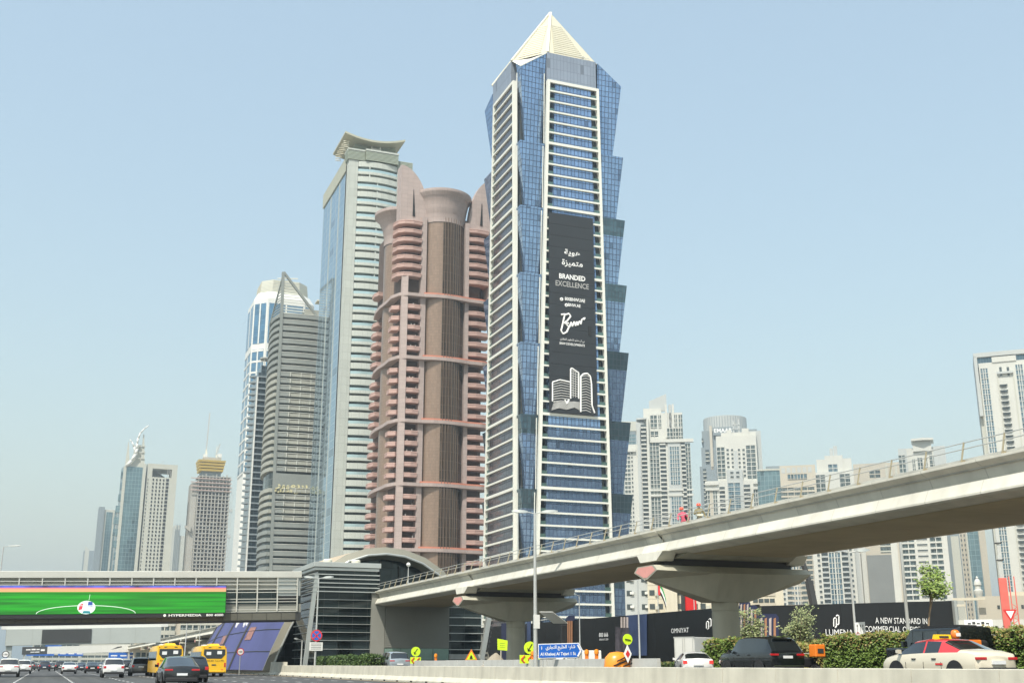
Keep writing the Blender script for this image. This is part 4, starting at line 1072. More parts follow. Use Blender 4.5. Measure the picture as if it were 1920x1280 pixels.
def slab_tower():
    t = T('office_tower', 'pale stone slab tower with a square roof opening and small window columns', (86, 1165, SZ))
    x0, x1, y0 = 73.2, 101.4, 1150.2
    t.p(MB().box(x0, x1, y0+1.2, 1185, SZ, 175.5), 'body', M['palestone'])
    t.p(MB().box(x0, x0+5.0, y0+1.2, 1184.9, 175.5, 188.4), 'top_side', M['palestone']); t.p(MB().box(x1-5.0, x1, y0+1.2, 1184.9, 175.5, 188.4), 'top_side', M['palestone'])
    t.p(MB().box(x0+5.0, x1-5.0, y0+1.2, 1184.9, 183.8, 188.4), 'top_beam', M['palestone'])
    for x in (92.3, 93.7, 95.1): t.p(MB().box(x, x+0.35, y0+1.6, y0+2, 175.5, 183.8), 'opening_bar', M['greyconc'])
    t.p(MB().poly((78.3,1170,175.6),(96,1170,175.6),(84,1170,183.6),(79,1170,183.6)), 'opening_brace', M['greyconc'])
    z = 172; r = 0
    src = None
    while z > 12:
        for i, x in enumerate((79.0, 82.2, 85.4, 88.6)):
            if src is None: src = MB().box(0, 1.25, 0, 0.5, 0, 1.9).build('window', M['hole'], t.e, loc=t.o+Vector((x, y0+0.85, z)))
            else: inst('window', src, t.e, t.o + Vector((x, y0+0.85, z)))
        inst('window', src, t.e, t.o + Vector((91.6, y0+0.84, z)), scale=(2.0,1,1.25))
        inst('window', src, t.e, t.o + Vector((74.4, y0+0.84, z)), scale=(0.45,1,0.9))
        z -= 3.55
    for z in (40, 85, 128, 165): t.p(MB().box(x0+1, 78.4, y0+1.1, y0+1.3, z, z+0.3), 'panel_joint', M['greyconc'])
    t.p(MB().path([(86,1152,188.4),(87,1152,191),(88.5,1152,192)], 0.3, 4), 'roof_crane', M['steel'])
slab_tower()
def simple_far():
    t = T('office_tower', 'far teal glass tower at the left edge of the skyline', (54, 1520, SZ))
    t.p(MB().box(42.7, 49.4, 1500, 1530, SZ, 188), 'pier', M['slateslab']); t.p(MB().box(49.5, 66, 1502, 1530, SZ, 185), 'body', M['palestone'])
    t.p(MB().box(51.8, 59.0, 1501.4, 1502.5, SZ, 182), 'glass_strip', M['paleblue']); t.p(MB().box(61.5, 63.5, 1501.4, 1502.5, SZ, 184), 'glass_strip', M['paleblue'])
    t = T('office_tower', 'small far hazy tower low at the left edge of the skyline', (60, 2400, SZ))
    t.p(MB().box(48, 72, 2400, 2430, SZ, 214), 'body', M['slateslab']); t.p(MB().prism([(50,2399.5),(58,2399.5),(58,2400),(50,2400)], 100, [222,216,216,222]), 'edge_panel', M['palestone'])
    t = T('office_tower', 'faint stepped tower in the haze beside the unfinished tower', (180, 1920, SZ))
    t.p(MB().box(170, 179, 1900, 1930, SZ, 214), 'body', M['palestone']); t.p(MB().box(179.1, 188, 1902, 1930, SZ, 198), 'step', M['palestone'])
    for k in range(4): t.p(MB().box(171+k*2.2, 171.8+k*2.2, 1898.8, 1899.9, SZ, 208 + (k % 2) * 8), 'rib', M['slateslab'])
simple_far()
def unfinished():
    t = T('unfinished_tower', 'unfinished concrete tower with yellow formwork and cranes on top', (134, 1165, SZ))
    x0, x1, y0, y1 = 121.6, 153.4, 1150.0, 1178.0
    t.p(MB().box(116.0, x0-0.1, y0+2, y1, SZ, 172), 'side_wall', M['rawconc'])
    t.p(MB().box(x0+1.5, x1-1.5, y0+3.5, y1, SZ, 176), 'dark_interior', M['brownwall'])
    z = 178.5; k = 0; s0 = None
    while z > 5:
        if s0 is None: s0 = MB().box(x0, x1, y0, y1, 0, 0.75).build('floor_slab', M['rawconc'], t.e, loc=t.o+Vector((0,0,z)))
        else: inst('floor_slab', s0, t.e, t.o+Vector((0,0,z)))
        z -= 3.7; k += 1
    for i in range(10):
        x = x0 + 0.2 + i * (x1 - x0 - 1.6) / 9
        t.p(MB().box(x, x+1.0, y0+0.15, y0+1.2, SZ, 179 + (i % 3) * 1.2), 'column', M['rawconc'])
    src = None
    for z in range(0, 34):
        for i in range(9):
            if rnd.random() < 0.62 and z > 1:
                x = x0 + 1.3 + i * (x1 - x0 - 1.6) / 9; zz = 10 + z * 3.7 + 1.4
                if zz > 168: continue
                if src is None: src = MB().box(0, 2.2, 0, 0.2, 0, 1.15).build('infill_panel', M['white'], t.e, loc=t.o+Vector((x, y0+0.5, zz)))
                else: inst('infill_panel', src, t.e, t.o+Vector((x, y0+0.5, zz)))
    for z in (164.5, 168.4, 172.2, 176.1): t.p(MB().box(114.6, x1+0.8, y0-0.9, y0-0.3, z, z+0.9), 'edge_screen', M['pinkstone']); 
    t.p(MB().box(124.6, 143.5, 1154, 1172, 176, 187.5), 'core_wall', M['slateslab'])
    for k in range(4):
        z = 184.5 + k * 2.9; d = k * 0.55
        t.p(MB().loft([[(122.4-d,1151-d,z),(145.0+d,1151-d,z),(145+d,1173,z),(122.4-d,1173,z)],[(122.0-d,1150.4-d,z+1.9),(145.4+d,1150.4-d,z+1.9),(145.4+d,1173,z+1.9),(122.0-d,1173,z+1.9)]]), 'formwork_deck', M['formwork'])
    t.p(MB().box(125.5, 143, 1154, 1171, 186, 198.5), 'formwork_core', M['rawconc'])
    t.p(MB().prism([(112.5,1149),(118,1149),(118,1153),(112.5,1153)], [128,124,124,128], [130,130,130,130]), 'loading_deck', M['rawconc'])
    for x in (154.2, 155.4): t.p(MB().box(x, x+0.3, 1150, 1150.3, SZ, 170), 'hoist_mast', M['steel'])
    for z in (120, 145): t.p(MB().box(153.6, 156.4, 1149, 1151, z, z+3), 'hoist_cage', M['steel'])
    def crane(label, base, tip, ctr, back):
        c = thing('tower_crane', label, 'crane', base)
        o = Vector(base)
        r = lambda v: Vector(v) - o
        MB().bar((0,0,0), r(ctr), 1.3, 1.3).build('mast', M['cream'], c)
        MB().bar(r(ctr), r(tip), 1.2, 1.2).build('jib', M['steel'], c)
        MB().bar(r(ctr), r(back), 1.1, 1.0).build('counter_jib', M['cream'], c)
        bk = r(back); MB().box(bk.x-1.9, bk.x+1.9, bk.y-1.5, bk.y+1.5, bk.z-2.8, bk.z+0.8).build('counterweight', M['white'], c)
        top = r(ctr) + Vector((0.5, 0, 9)); MB().bar(r(ctr), top, 0.5, 0.5).build('apex', M['cream'], c)
        MB().tube(top, r(tip), 0.10, n=4).build('tie_rope', M['steel'], c); MB().tube(top, bk, 0.10, n=4).build('tie_rope', M['steel'], c)
    crane('tall luffing crane pointing up on the left of the unfinished tower', (130, 1163, 198), at_y(393.5, 774, 1163), at_y(387, 842, 1163), at_y(385, 853, 1163))
    crane('smaller luffing crane on the right of the unfinished tower', (140, 1163, 198), at_y(413, 832, 1163), at_y(405, 853, 1163), at_y(412, 852, 1163))
    MB()
unfinished()
# ------------------------------------------------------------------ white residential towers on the right
M['wwhite'] = pmat('white_render', (0.54, 0.54, 0.485), 0.7, var=0.04, scale=0.05, streak=0.06)
M['wgrey'] = pmat('grey_render', (0.42, 0.44, 0.42), 0.7, var=0.05, scale=0.05)
M['wbeige'] = pmat('beige_render', (0.46, 0.42, 0.335), 0.7, var=0.05, scale=0.05)
M['wglass'] = glassgrid('grey_green_window_wall', (0.085, 0.115, 0.115), (0.20, 0.23, 0.22), 1.9, 3.5, 0.2, metal=0.55, var=0.3, tilt=0.5, lh=0.3)
M['wblue'] = glassgrid('blue_window_wall', (0.10, 0.175, 0.225), (0.22, 0.28, 0.29), 1.7, 3.5, 0.2, metal=0.6, var=0.25, tilt=0.5, lh=0.3)
M['wdark'] = pmat('dark_window', (0.07, 0.085, 0.085), 0.15, 0.2, var=0.3, scale=0.4)
class FT:
    """a tower whose front faces the viewer's side; local x runs along the front, -y is outwards"""
    def __init__(s, name, label, pl, pr, py, d, turn=0.0, cat='tower', group=None):
        a, b = at_d(pl, py, d), at_d(pr, py, d)
        c = (a + b) / 2; c.z = SZ
        s.c = c; ang = math.atan2(b.y - a.y, b.x - a.x) + R(turn)
        s.u = Vector((math.cos(ang), math.sin(ang), 0)); s.n = Vector((math.sin(ang), -math.cos(ang), 0))
        s.e = thing(name, label, cat, c, ang, group)
    def q(s, px, py):
        X, Y, up = ray(px, py); dr = Vector((X, Y, up)); o = Vector((0, 0, EYE))
        t = (s.c - o).dot(s.n) / dr.dot(s.n); p = o + dr * t
        return (p - s.c).dot(s.u), p.z - SZ
    def x(s, px, py): return s.q(px, py)[0]
    def z(s, px, py): return s.q(px, py)[1]
    def p(s, mb, name, mat, **k): return mb.build(name, mat, s.e, **k)
    def box(s, name, mat, x0, x1, z0, z1, y0=0.0, y1=20.0): return s.p(MB().box(x0, x1, y0, y1, z0, z1), name, mat)
    def strip(s, x0, x1, z0, z1, fh=3.5, y=0.0, glass='wglass', band='wwhite', bf=0.32, mull=0, proud=0.5, name='window_strip', off=0.0):
        """a recessed glazed strip with proud floor bands; the bands are joined, being a pixel or two high"""
        s.box(name, M[glass], x0, x1, z0, z1, y-0.06, y+0.5)
        mb = MB(); z = z1 - off
        while z - fh*bf > z0:
            mb.box(x0, x1, y-proud, y-0.062, z-fh*bf, z); z -= fh
        for i in range(mull):
            x = x0 + (x1-x0)*(i+1)/(mull+1); mb.box(x-0.25, x+0.25, y-proud*0.8, y-0.062, z0, z1)
        o = s.p(mb, 'floor_bands', M[band]); stuff(o)
    def wins(s, x0, x1, z0, z1, nx, fh=3.5, y=0.0, ww=0.55, wh=0.5, mat='wdark'):
        """a column of punched windows, each a shallow box with a sill"""
        mb = MB(); sl = MB(); z = z1 - fh; st = (x1-x0)/nx
        while z > z0:
            for i in range(nx):
                xa = x0 + st*i + st*(1-ww)/2
                mb.box(xa, xa+st*ww, y-0.05, y+0.3, z+fh*(1-wh)/2, z+fh*(1+wh)/2)
                sl.box(xa-0.1, xa+st*ww+0.1, y-0.25, y-0.051, z+fh*(1-wh)/2-0.22, z+fh*(1-wh)/2)
            z -= fh
        stuff(s.p(mb, 'window_panes', M[mat])); stuff(s.p(sl, 'window_sills', M['wwhite']))
    def balcs(s, x0, x1, z0, z1, fh=3.5, y=0.0, mat='wwhite', h=1.1, d=1.4):
        s.box('balcony_recess', M['wdark'], x0, x1, z0, z1, y-0.06, y+0.4)
        z = z1 - fh; src = None
        while z > z0:
            if src is None: src = s.p(MB().box(x0, x1, y-d, y-0.062, 0, h), 'balcony', M[mat], loc=(0,0,z))
            else: inst('balcony', src, s.e, (0,0,z))
            z -= fh

def tower_a():
    t = FT('apartment_tower', 'stepped white apartment tower with a grey roof blade right of the blue tower', 1172, 1299, 950, 940)
    X, Z = t.x, t.z
    zt = Z(1260, 826); z2 = Z(1250, 815); zu = Z(1230, 775); 
    t.box('body', M['wwhite'], X(1172,950), X(1299,950), 0, Z(1290,830), 0.5, 34)
    t.box('body_upper', M['wwhite'], X(1210,850), X(1281,820), 0, zu+1, 3, 30)
    t.box('shoulder', M['wgrey'], X(1194,850), X(1209,850), 0, Z(1200,790), 2, 28)
    # lower facade strips
    b = 0
    t.strip(X(1173,950), X(1184,950), b, Z(1178,845), glass='wglass', mull=1, y=0.5)
    t.wins(X(1185,950), X(1190,950), b, Z(1188,845), 1, y=0.5)
    t.box('grey_pier', M['wgrey'], X(1198.5,950), X(1204.5,950), b, Z(1201,800), -0.8, 1)
    t.balcs(X(1206,950), X(1216,950), b, Z(1211,795), y=0.4)
    t.box('pier', M['wwhite'], X(1217,950), X(1221,950), b, Z(1220,782), -0.6, 2)
    t.strip(X(1222,950), X(1239,950), b, Z(1230,828), glass='wglass', bf=0.12, mull=2, y=0.5)
    t.balcs(X(1241,950), X(1252,950), b, Z(1246,826), y=0.4)
    t.box('grey_frame', M['wgrey'], X(1256,950), X(1280,950), b, Z(1268,828), -0.4, 2)
    t.strip(X(1260,950), X(1277,950), Z(1268,908), Z(1268,836), glass='wblue', bf=0.12, mull=3, y=-0.45)
    t.strip(X(1260,950), X(1277,950), b, Z(1268,930), glass='wblue', bf=0.12, mull=3, y=-0.45)
    t.balcs(X(1281.5,950), X(1289,950), b, Z(1285,828), y=0.4)
    t.strip(X(1290,950), X(1298.5,950), b, Z(1294,830), glass='wglass', bf=0.1, mull=1, y=0.5)
    for px0, px1 in ((1220, 1241), (1254, 1282), (1288, 1300)):
        t.box('white_band', M['wwhite'], X(px0,920), X(px1,920), Z(1250,930), Z(1250,926), -1.2, 0.5)
        t.box('white_band', M['wwhite'], X(px0,920), X(px1,920), Z(1250,920), Z(1250,917), -1.2, 0.5)
    t.box('cornice', M['wwhite'], X(1219,826), X(1300,826), Z(1260,829), Z(1260,823), -1.4, 2)
    t.box('left_cornice', M['wwhite'], X(1170,845), X(1192,845), Z(1180,847), Z(1180,842), -1.4, 2)
    # upper part
    for a, c in ((1220, 1232), (1235, 1240), (1265, 1270), (1273, 1280)):
        t.strip(X(a,800), X(c,800), Z(1230,802), Z(1230,776), glass='wglass', bf=0.14, mull=1, y=3)
    t.strip(X(1220,812), X(1234,812), Z(1230,817), Z(1230,806), glass='wglass', bf=0.14, mull=1, y=3)
    for a, c in ((1251, 1261), (1263, 1271), (1273, 1280)):
        t.strip(X(a,812), X(c,812), Z(1265,821), Z(1265,801), glass='wglass', bf=0.14, mull=1, y=2)
    t.box('roof_room', M['wwhite'], X(1206,775), X(1240,775), zu-5, Z(1220,763), 5, 22)
    t.box('roof_fin', M['wwhite'], X(1247,775), X(1251,775), zu-20, Z(1249,757), 2, 10)
    t.box('roof_fin', M['wgrey'], X(1254,775), X(1259,775), zu-20, Z(1256,757), 3, 12); t.box('roof_fin', M['wwhite'], X(1260,775), X(1264,775), zu-20, Z(1262,756), 2.5, 12)
    t.p(MB().loft([[(X(1217,760),8,Z(1217,770)),(X(1250,760),8,Z(1250,766)),(X(1250,760),9.5,Z(1250,766)),(X(1217,760),9.5,Z(1217,770))],[(X(1217,760),8,Z(1217,748)),(X(1250,760),8,Z(1250,734)),(X(1250,760),9.5,Z(1250,734)),(X(1217,760),9.5,Z(1217,748))]]), 'roof_blade', M['wgrey'])
    t.p(MB().prism([(X(1193,790),1),(X(1212,790),-1),(X(1212,790),12),(X(1193,790),12)], Z(1200,786), Z(1200,783)), 'roof_canopy', M['wgrey'])
tower_a()
def tower_behind_a():
    t = FT('apartment_tower', 'pale hazy tower half hidden between the blue tower and the stepped white tower', 1168, 1195, 900, 1150)
    X, Z = t.x, t.z
    t.box('body', M['slateslab'], X(1160,900), X(1195,900), 0, Z(1180,808)); t.box('roof_band', M['palestone'], X(1160,800), X(1195,800), Z(1180,808), Z(1180,790), -0.5, 20)
    t.strip(X(1172,900), X(1194,900), 0, Z(1180,812), glass='paleblue', band='slateslab', fh=3.8, mull=2)
tower_behind_a()
def tower_b():
    t = FT('apartment_tower', 'white apartment tower with dark bay windows in front of the round topped tower', 1323, 1442, 900, 940)
    X, Z = t.x, t.z
    t.box('podium', M['wwhite'], X(1323,920), X(1441,920), 0, Z(1380,900), 0, 32)
    t.box('body', M['wwhite'], X(1344,860), X(1420,860), 0, Z(1380,815), 3, 30)
    t.box('upper', M['wwhite'], X(1352,820), X(1418,820), 0, Z(1380,808), 5, 26)
    t.box('grey_back', M['wgrey'], X(1405,850), X(1429,850), 0, Z(1420,803), 10, 34)
    y = 3
    t.strip(X(1345,860), X(1359,860), Z(1350,896), Z(1350,836), glass='wglass', bf=0.16, mull=1, y=y)
    t.wins(X(1361,860), X(1369,860), Z(1365,896), Z(1365,838), 1, y=y); t.wins(X(1370,860), X(1377,860), Z(1372,896), Z(1372,838), 1, y=y)
    t.box('grey_panel', M['wgrey'], X(1376,860), X(1383,860), Z(1380,877), Z(1380,843), y-0.3, y)
    t.wins(X(1383,860), X(1390,860), Z(1385,896), Z(1385,838), 1, y=y); t.wins(X(1391,860), X(1399,860), Z(1395,896), Z(1395,838), 1, y=y)
    t.strip(X(1400,860), X(1417,860), Z(1410,896), Z(1410,832), glass='wglass', bf=0.16, mull=1, y=y)
    t.strip(X(1363,825), X(1396,825), Z(1380,832), Z(1380,821), glass='wglass', bf=0.1, mull=3, y=4.5)
    for a, c, d in ((1362, 1371, 804), (1391, 1404, 801), (1346, 1360, 820)):
        t.box('roof_room', M['wwhite'], X(a,810), X(c,810), Z(1380,822), Z(a,d), 4, 16)
    for a in (1374, 1384): t.box('roof_mast', M['wgrey'], X(a,800), X(a+2.5,800), Z(1380,818), Z(1380,786 + (a-1374)*-0.4), 6, 8)
    for zz in (792, 800): t.box('roof_crossbar', M['wgrey'], X(1372,800), X(1388,800), Z(1380,zz+1.5), Z(1380,zz), 5.5, 6)
    # lower part
    for a, c in ((1324, 1345), (1414, 1438)):
        t.box('white_cap', M['wwhite'], X(a-2,905), X(c+2,905), Z(1380,908), Z(1380,903), -1.5, 4)
        t.box('white_cap', M['wwhite'], X(a-2,905), X(c+2,905), Z(1380,918), Z(1380,914), -1.5, 4)
        t.strip(X(a,940), X(a+7,940), 0, Z(1330,919), glass='wglass', bf=0.12, mull=1); t.box('beige_pier', M['wbeige'], X(a+8,940), X(a+13,940), 0, Z(1330,918), -0.3, 0.4)
        t.strip(X(a+14,940), X(c,940), 0, Z(1330,919), glass='wglass', bf=0.12, mull=1)
    t.balcs(X(1350,940), X(1360,940), 0, Z(1355,912)); t.balcs(X(1396,940), X(1408,940), 0, Z(1400,908))
    t.box('grey_frame', M['wgrey'], X(1363,900), X(1393,900), 0, Z(1380,880), -0.8, 3)
    t.strip(X(1367,940), X(1389,940), 0, Z(1380,904), glass='wblue', bf=0.12, mull=1, y=-0.85)
    t.wins(X(1367,890), X(1389,890), Z(1378,899), Z(1378,882), 2, y=-0.8)
tower_b()
def round_top():
    t = FT('office_tower', 'grey round topped tower with raised letters behind the white tower', 1314, 1432, 850, 1200)
    X, Z = t.x, t.z
    t.box('wing', M['slateslab'], X(1313,900), X(1345,900), 0, Z(1330,874), 0, 40); t.box('wing', M['slateslab'], X(1315,850), X(1350,850), 0, Z(1330,838), 2, 40)
    t.box('wing', M['slateslab'], X(1316,820), X(1420,820), 0, Z(1330,806), 4, 40)
    rad = (X(1400,790) - X(1318,790)) / 2; cx = (X(1400,790) + X(1318,790)) / 2
    o = t.p(MB().lathe([(rad, 0), (rad, Z(1360,777))], cx, rad+2, 40), 'drum', M['wgrey']); smooth_sharp(o, 40)
    for k in range(24):
        a = R(182 + k*7.4); t.p(MB().box(-0.25, 0.25, -0.25, 0.25, Z(1360,803), Z(1360,778)), 'drum_rib', M['slateslab'], loc=(cx+(rad+0.1)*math.cos(a), rad+2+(rad+0.1)*math.sin(a), 0))
    t.box('beige_fin', M['wbeige'], X(1332,850), X(1337,850), Z(1334,880), Z(1334,798), 0, 3)
    mbz = Z(1330,876)
    for (a, c, zt, zb) in ((1319, 1325, 878, 1000), (1325, 1332, 842, 870), (1319, 1322, 820, 832)):
        t.balcs(X(a,900), X(c,900), Z(1325,zb) if zb < 1000 else 0, Z(1325,zt), fh=4.2, y=0 if zb == 1000 else 2, mat='palestone')
    o = Vector(((X(1339,807)+X(1361,807))/2, 0.9, Z(1350,806)))
    t.box('sign_wall', M['slateslab'], X(1337,806), X(1378,806), Z(1350,815), Z(1350,800), 1, 3)
    text('EMAAR', 'lettering', M['letter'], t.e, (X(1356,807), 0.9, Z(1356,806)), (1,0,0), (0,0,1), width=X(1373,806)-X(1339,806), height=Z(1350,802)-Z(1350,809.5), bold=0.02)
round_top()
def lower_row():
    # low teal block and beige blocks
    t = FT('office_block', 'low teal glass block with a terrace left of the beige blocks', 1430, 1466, 900, 900, cat='building'); X, Z = t.x, t.z
    t.box('body', M['paleblue'], X(1420,900), X(1463,900), 0, Z(1440,882)); t.box('roof_edge', M['palestone'], X(1420,880), X(1463,880), Z(1440,882), Z(1440,879), -0.8, 20)
    t.box('roof_screen', M['slateslab'], X(1436,878), X(1462,878), Z(1440,879), Z(1440,873), 2, 6)
    t = FT('office_block', 'beige low block with square openings and a blue window row', 1463, 1530, 900, 850, cat='building'); X, Z = t.x, t.z
    t.box('body', M['wbeige'], X(1463,900), X(1530,900), 0, Z(1490,872))
    for k in range(6): t.box('opening', M['wgrey'], X(1465+k*10,882), X(1472+k*10,882), Z(1490,886), Z(1490,876), -0.1, 0.4)
    t.strip(X(1477,896), X(1513,896), Z(1490,899), Z(1490,888), glass='wblue', band='wbeige', bf=0.08, mull=5)
    t.strip(X(1465,930), X(1528,930), 0, Z(1490,910), glass='wglass', band='wbeige', bf=0.4, mull=4)
    t = FT('apartment_tower', 'white stepped tower with a tall roof mast above the middle of the viaduct', 1515, 1600, 900, 930); X, Z = t.x, t.z
    t.box('body', M['wwhite'], X(1514,900), X(1600,880), 0, Z(1560,884), 0, 28)
    t.box('upper', M['wwhite'], X(1531,870), X(1597,870), 0, Z(1570,858), 4, 24); t.box('upper_step', M['wwhite'], X(1546,860), X(1580,860), 0, Z(1570,852), 3, 20)
    t.box('roof_mast', M['wgrey'], X(1556,850), X(1562,850), 0, Z(1559,838), 5, 8); t.box('roof_mast', M['wgrey'], X(1563,850), X(1570,850), 0, Z(1566,834), 4, 8)
    for a, c in ((1516, 1523), (1529, 1547), (1575, 1594)):
        t.strip(X(a,900), X(c,900), 0, Z(1560,888), glass='wglass', bf=0.14, mull=1)
    t.strip(X(1553,875), X(1570,875), Z(1560,900), Z(1560,868), glass='wblue', bf=0.14, mull=1, y=2.9)
    t = FT('office_block', 'pinkish beige low block behind the viaduct railing', 1610, 1690, 880, 1000, cat='building'); X, Z = t.x, t.z
    t.box('body', M['wbeige'], X(1600,880), X(1690,880), 0, Z(1640,868))
    t.strip(X(1630,885), X(1650,885), Z(1640,895), Z(1640,880), glass='wglass', band='wbeige', bf=0.2, mull=1)
    for k in range(3): t.box('pier', M['palestone'], X(1660+k*9,880), X(1664+k*9,880), 0, Z(1640,872), -0.8, 0)
    t = FT('apartment_tower', 'white tower with a flared roof slab above the right part of the viaduct', 1685, 1776, 860, 930); X, Z = t.x, t.z
    t.box('body', M['wwhite'], X(1700,860), X(1752,860), 0, Z(1730,838), 2, 26); t.box('grey_wing', M['wgrey'], X(1685,860), X(1701,860), 0, Z(1690,841), 0, 24); t.box('grey_wing', M['wgrey'], X(1750,850), X(1773,850), 0, Z(1765,835), 1, 24)
    t.p(MB().prism([(X(1708,825),-2),(X(1730,825),-4),(X(1750,825),-2),(X(1750,825),16),(X(1708,825),16)], Z(1730,826), Z(1730,822)), 'roof_slab', M['wwhite'])
    t.box('head', M['wwhite'], X(1711,835), X(1746,835), Z(1730,845), Z(1730,826), 0, 16); t.box('dome', M['wwhite'], X(1725,820), X(1731,820), Z(1730,823), Z(1730,818), 4, 8)
    for a, c, zz in ((1687, 1699, 850), (1722, 1731, 856), (1736, 1740, 856), (1745, 1757, 853), (1712, 1717, 858)):
        t.strip(X(a,880), X(c,880), 0, Z(1730,zz), glass='wglass', bf=0.12, y=1.9 if a > 1700 else -0.05, mull=1)
lower_row()
def right_edge():
    t = FT('apartment_tower', 'big white tower with blue window columns at the right edge', 1850, 1975, 800, 790, turn=3); X, Z = t.x, t.z
    x0, x1 = X(1848,800), X(1975,800)
    t.box('body', M['wwhite'], x0, x1, 0, Z(1860,679), 0, 34)
    t.box('crown', M['wblue'], x0-0.5, x1, Z(1860,685), Z(1860,668), 1.5, 30)
    t.box('crown_frame', M['wgrey'], x0-2.6, x1, Z(1860,668), Z(1860,660), -1, 32); t.box('crown_frame', M['wgrey'], x0-2.6, x0-0.55, Z(1842,780), Z(1842,668), -1, 32)
    t.box('side_return', M['palestone'], x0-2.4, x0-0.02, 0, Z(1842,716), 3, 33)
    t.strip(X(1850,800)+0.2, X(1864,800), 0, Z(1855,689), glass='wblue', band='wwhite', bf=0.10, mull=2)
    t.strip(X(1913,760), X(1926,760), 0, Z(1915,682), glass='wblue', band='wwhite', bf=0.10, mull=2)
    t.box('white_screen', M['wwhite'], X(1859,672), X(1905,672), Z(1880,678), Z(1880,668), -0.6, 1.4)
    t.box('frame_bar', M['palestone'], X(1871,720), X(1873,720), 0, Z(1870,705), -0.5, 0); t.box('frame_bar', M['palestone'], X(1901,720), X(1903,720), 0, Z(1900,702), -0.5, 0)
    for a in (1874, 1888): t.box('window', M['wdark'], X(a,695), X(a+4.5,695), Z(a,705), Z(a,688), -0.06, 0.3)
    t.box('balcony', M['wgrey'], X(1869,700), X(1900,700), Z(1880,701), Z(1880,697), -1.6, -0.061)
    z = Z(1885,725); src = None
    while z > 8:
        hx = X(1886,760)
        if src is None: src = t.p(MB().loft([[(hx-1.4,-0.9,0),(hx+1.4,-0.9,0),(hx+1.4,0,0),(hx-1.4,0,0)],[(hx-2.4,-1.2,1.5),(hx+2.4,-1.2,1.5),(hx+2.4,0,1.5),(hx-2.4,0,1.5)]]), 'trapezoid_window', M['wdark'], loc=(0,0,z))
        else: inst('trapezoid_window', src, t.e, (0,0,z))
        z -= 3.72
    # towers seen under the viaduct
    t = FT('apartment_tower', 'white tower with a blue glazed spine and balconies seen below the viaduct, middle', 1530, 1612, 1080, 820); X, Z = t.x, t.z
    H = Z(1570,930)
    t.box('body', M['wwhite'], X(1527,1080), X(1606,1080), 0, H)
    t.wins(X(1533,1080), X(1542,1080), 0, H-3, 1); t.balcs(X(1543,1080), X(1555,1080), 0, H-3, mat='wgrey')
    t.strip(X(1557,1080), X(1578,1080), 0, H-3, glass='wblue', bf=0.1, mull=3); t.box('white_spine', M['wwhite'], X(1566.5,1080), X(1569,1080), 0, H, -1.2, 0)
    t.balcs(X(1581,1080), X(1593,1080), 0, H-3, mat='wgrey'); t.wins(X(1594,1080), X(1603,1080), 0, H-3, 1)
    t.box('grey_side', M['wgrey'], X(1606.2,1080), X(1614,1080), 0, H-4, 3, 20)
    t = FT('apartment_tower', 'white tower with a blue glazed spine just right of the near pier cap', 1462, 1528, 1100, 850); X, Z = t.x, t.z
    H = Z(1500,960)
    t.box('body', M['wwhite'], X(1462,1100), X(1524,1100), 0, H)
    t.wins(X(1466,1100), X(1474,1100), 0, H-3, 1); t.wins(X(1476,1100), X(1484,1100), 0, H-3, 1)
    t.strip(X(1485,1100), X(1504,1100), 0, H-3, glass='wblue', bf=0.1, mull=3); t.box('white_spine', M['wwhite'], X(1494,1100), X(1496.5,1100), 0, H, -1.2, 0)
    t.wins(X(1506,1100), X(1516,1100), 0, H-3, 1); t.box('grey_side', M['wgrey'], X(1524.3,1100), X(1530,1100), 0, H-4, 3, 20)
    t = FT('apartment_tower', 'white tower with wide slot windows seen below the right part of the viaduct', 1694, 1784, 1080, 760); X, Z = t.x, t.z
    H = Z(1740,900)
    t.box('body', M['wwhite'], X(1675,1080), X(1783,1080), 0, H)
    t.strip(X(1697,1080), X(1720,1080), 0, H-3, glass='wglass', bf=0.3, mull=1, proud=0.9); t.strip(X(1750,1080), X(1772,1080), 0, H-3, glass='wglass', bf=0.3, mull=1, proud=0.9)
    t.wins(X(1722,1080), X(1748,1080), 0, H-3, 1, ww=0.75, wh=0.28)
    t.box('flue', M['wbeige'], X(1688,1080), X(1691,1080), 0, H, -0.6, 0)
    t = FT('office_tower', 'bluish tower with a beige ribbed strip near the pale minaret', 1784, 1850, 1080, 900); X, Z = t.x, t.z
    H = Z(1815,900)
    t.box('body', M['slateslab'], X(1784,1080), X(1806,1080), 0, H); t.box('glass_body', M['paleblue'], X(1820,1080), X(1843,1080), 0, H, -1, 20)
    t.box('white_panel', M['palestone'], X(1792,1100), X(1807,1100), 0, Z(1800,1005), -3, 0); t.box('beige_strip', M['wbeige'], X(1807,1080), X(1819.8,1080), 0, H, 0.5, 18)
    t.wins(X(1807,1080), X(1819,1080), 0, H-3, 2, y=0.5, ww=0.4); t.box('pier', M['palestone'], X(1819,1080), X(1822,1080), 0, H, -2, 0)
    t.box('beige_wall', M['wbeige'], X(1843.3,1080), X(1856,1080), 0, H, -0.5, 18)
    t = FT('office_tower', 'dark grey netted tower with a white edge seen below the viaduct', 1630, 1680, 1080, 830); X, Z = t.x, t.z
    H = Z(1650,930)
    t.box('body', M['wbeige'], X(1624,1050), X(1677,1050), 0, H, 1, 18)
    t.box('grey_netting', M['wgrey2'], X(1628,1080), X(1675,1080), 0, Z(1650,1040), -1, 1); t.box('white_edge', M['wwhite'], X(1618,1080), X(1627,1080), 0, H, -0.4, 10)
    t.strip(X(1650,1020), X(1672,1020), Z(1650,1036), H-2, glass='wglass', band='palestone', bf=0.3, y=1)
M['wgrey2'] = pmat('dark_netting', (0.20, 0.21, 0.20), 0.8, var=0.12, scale=0.06)
right_edge()

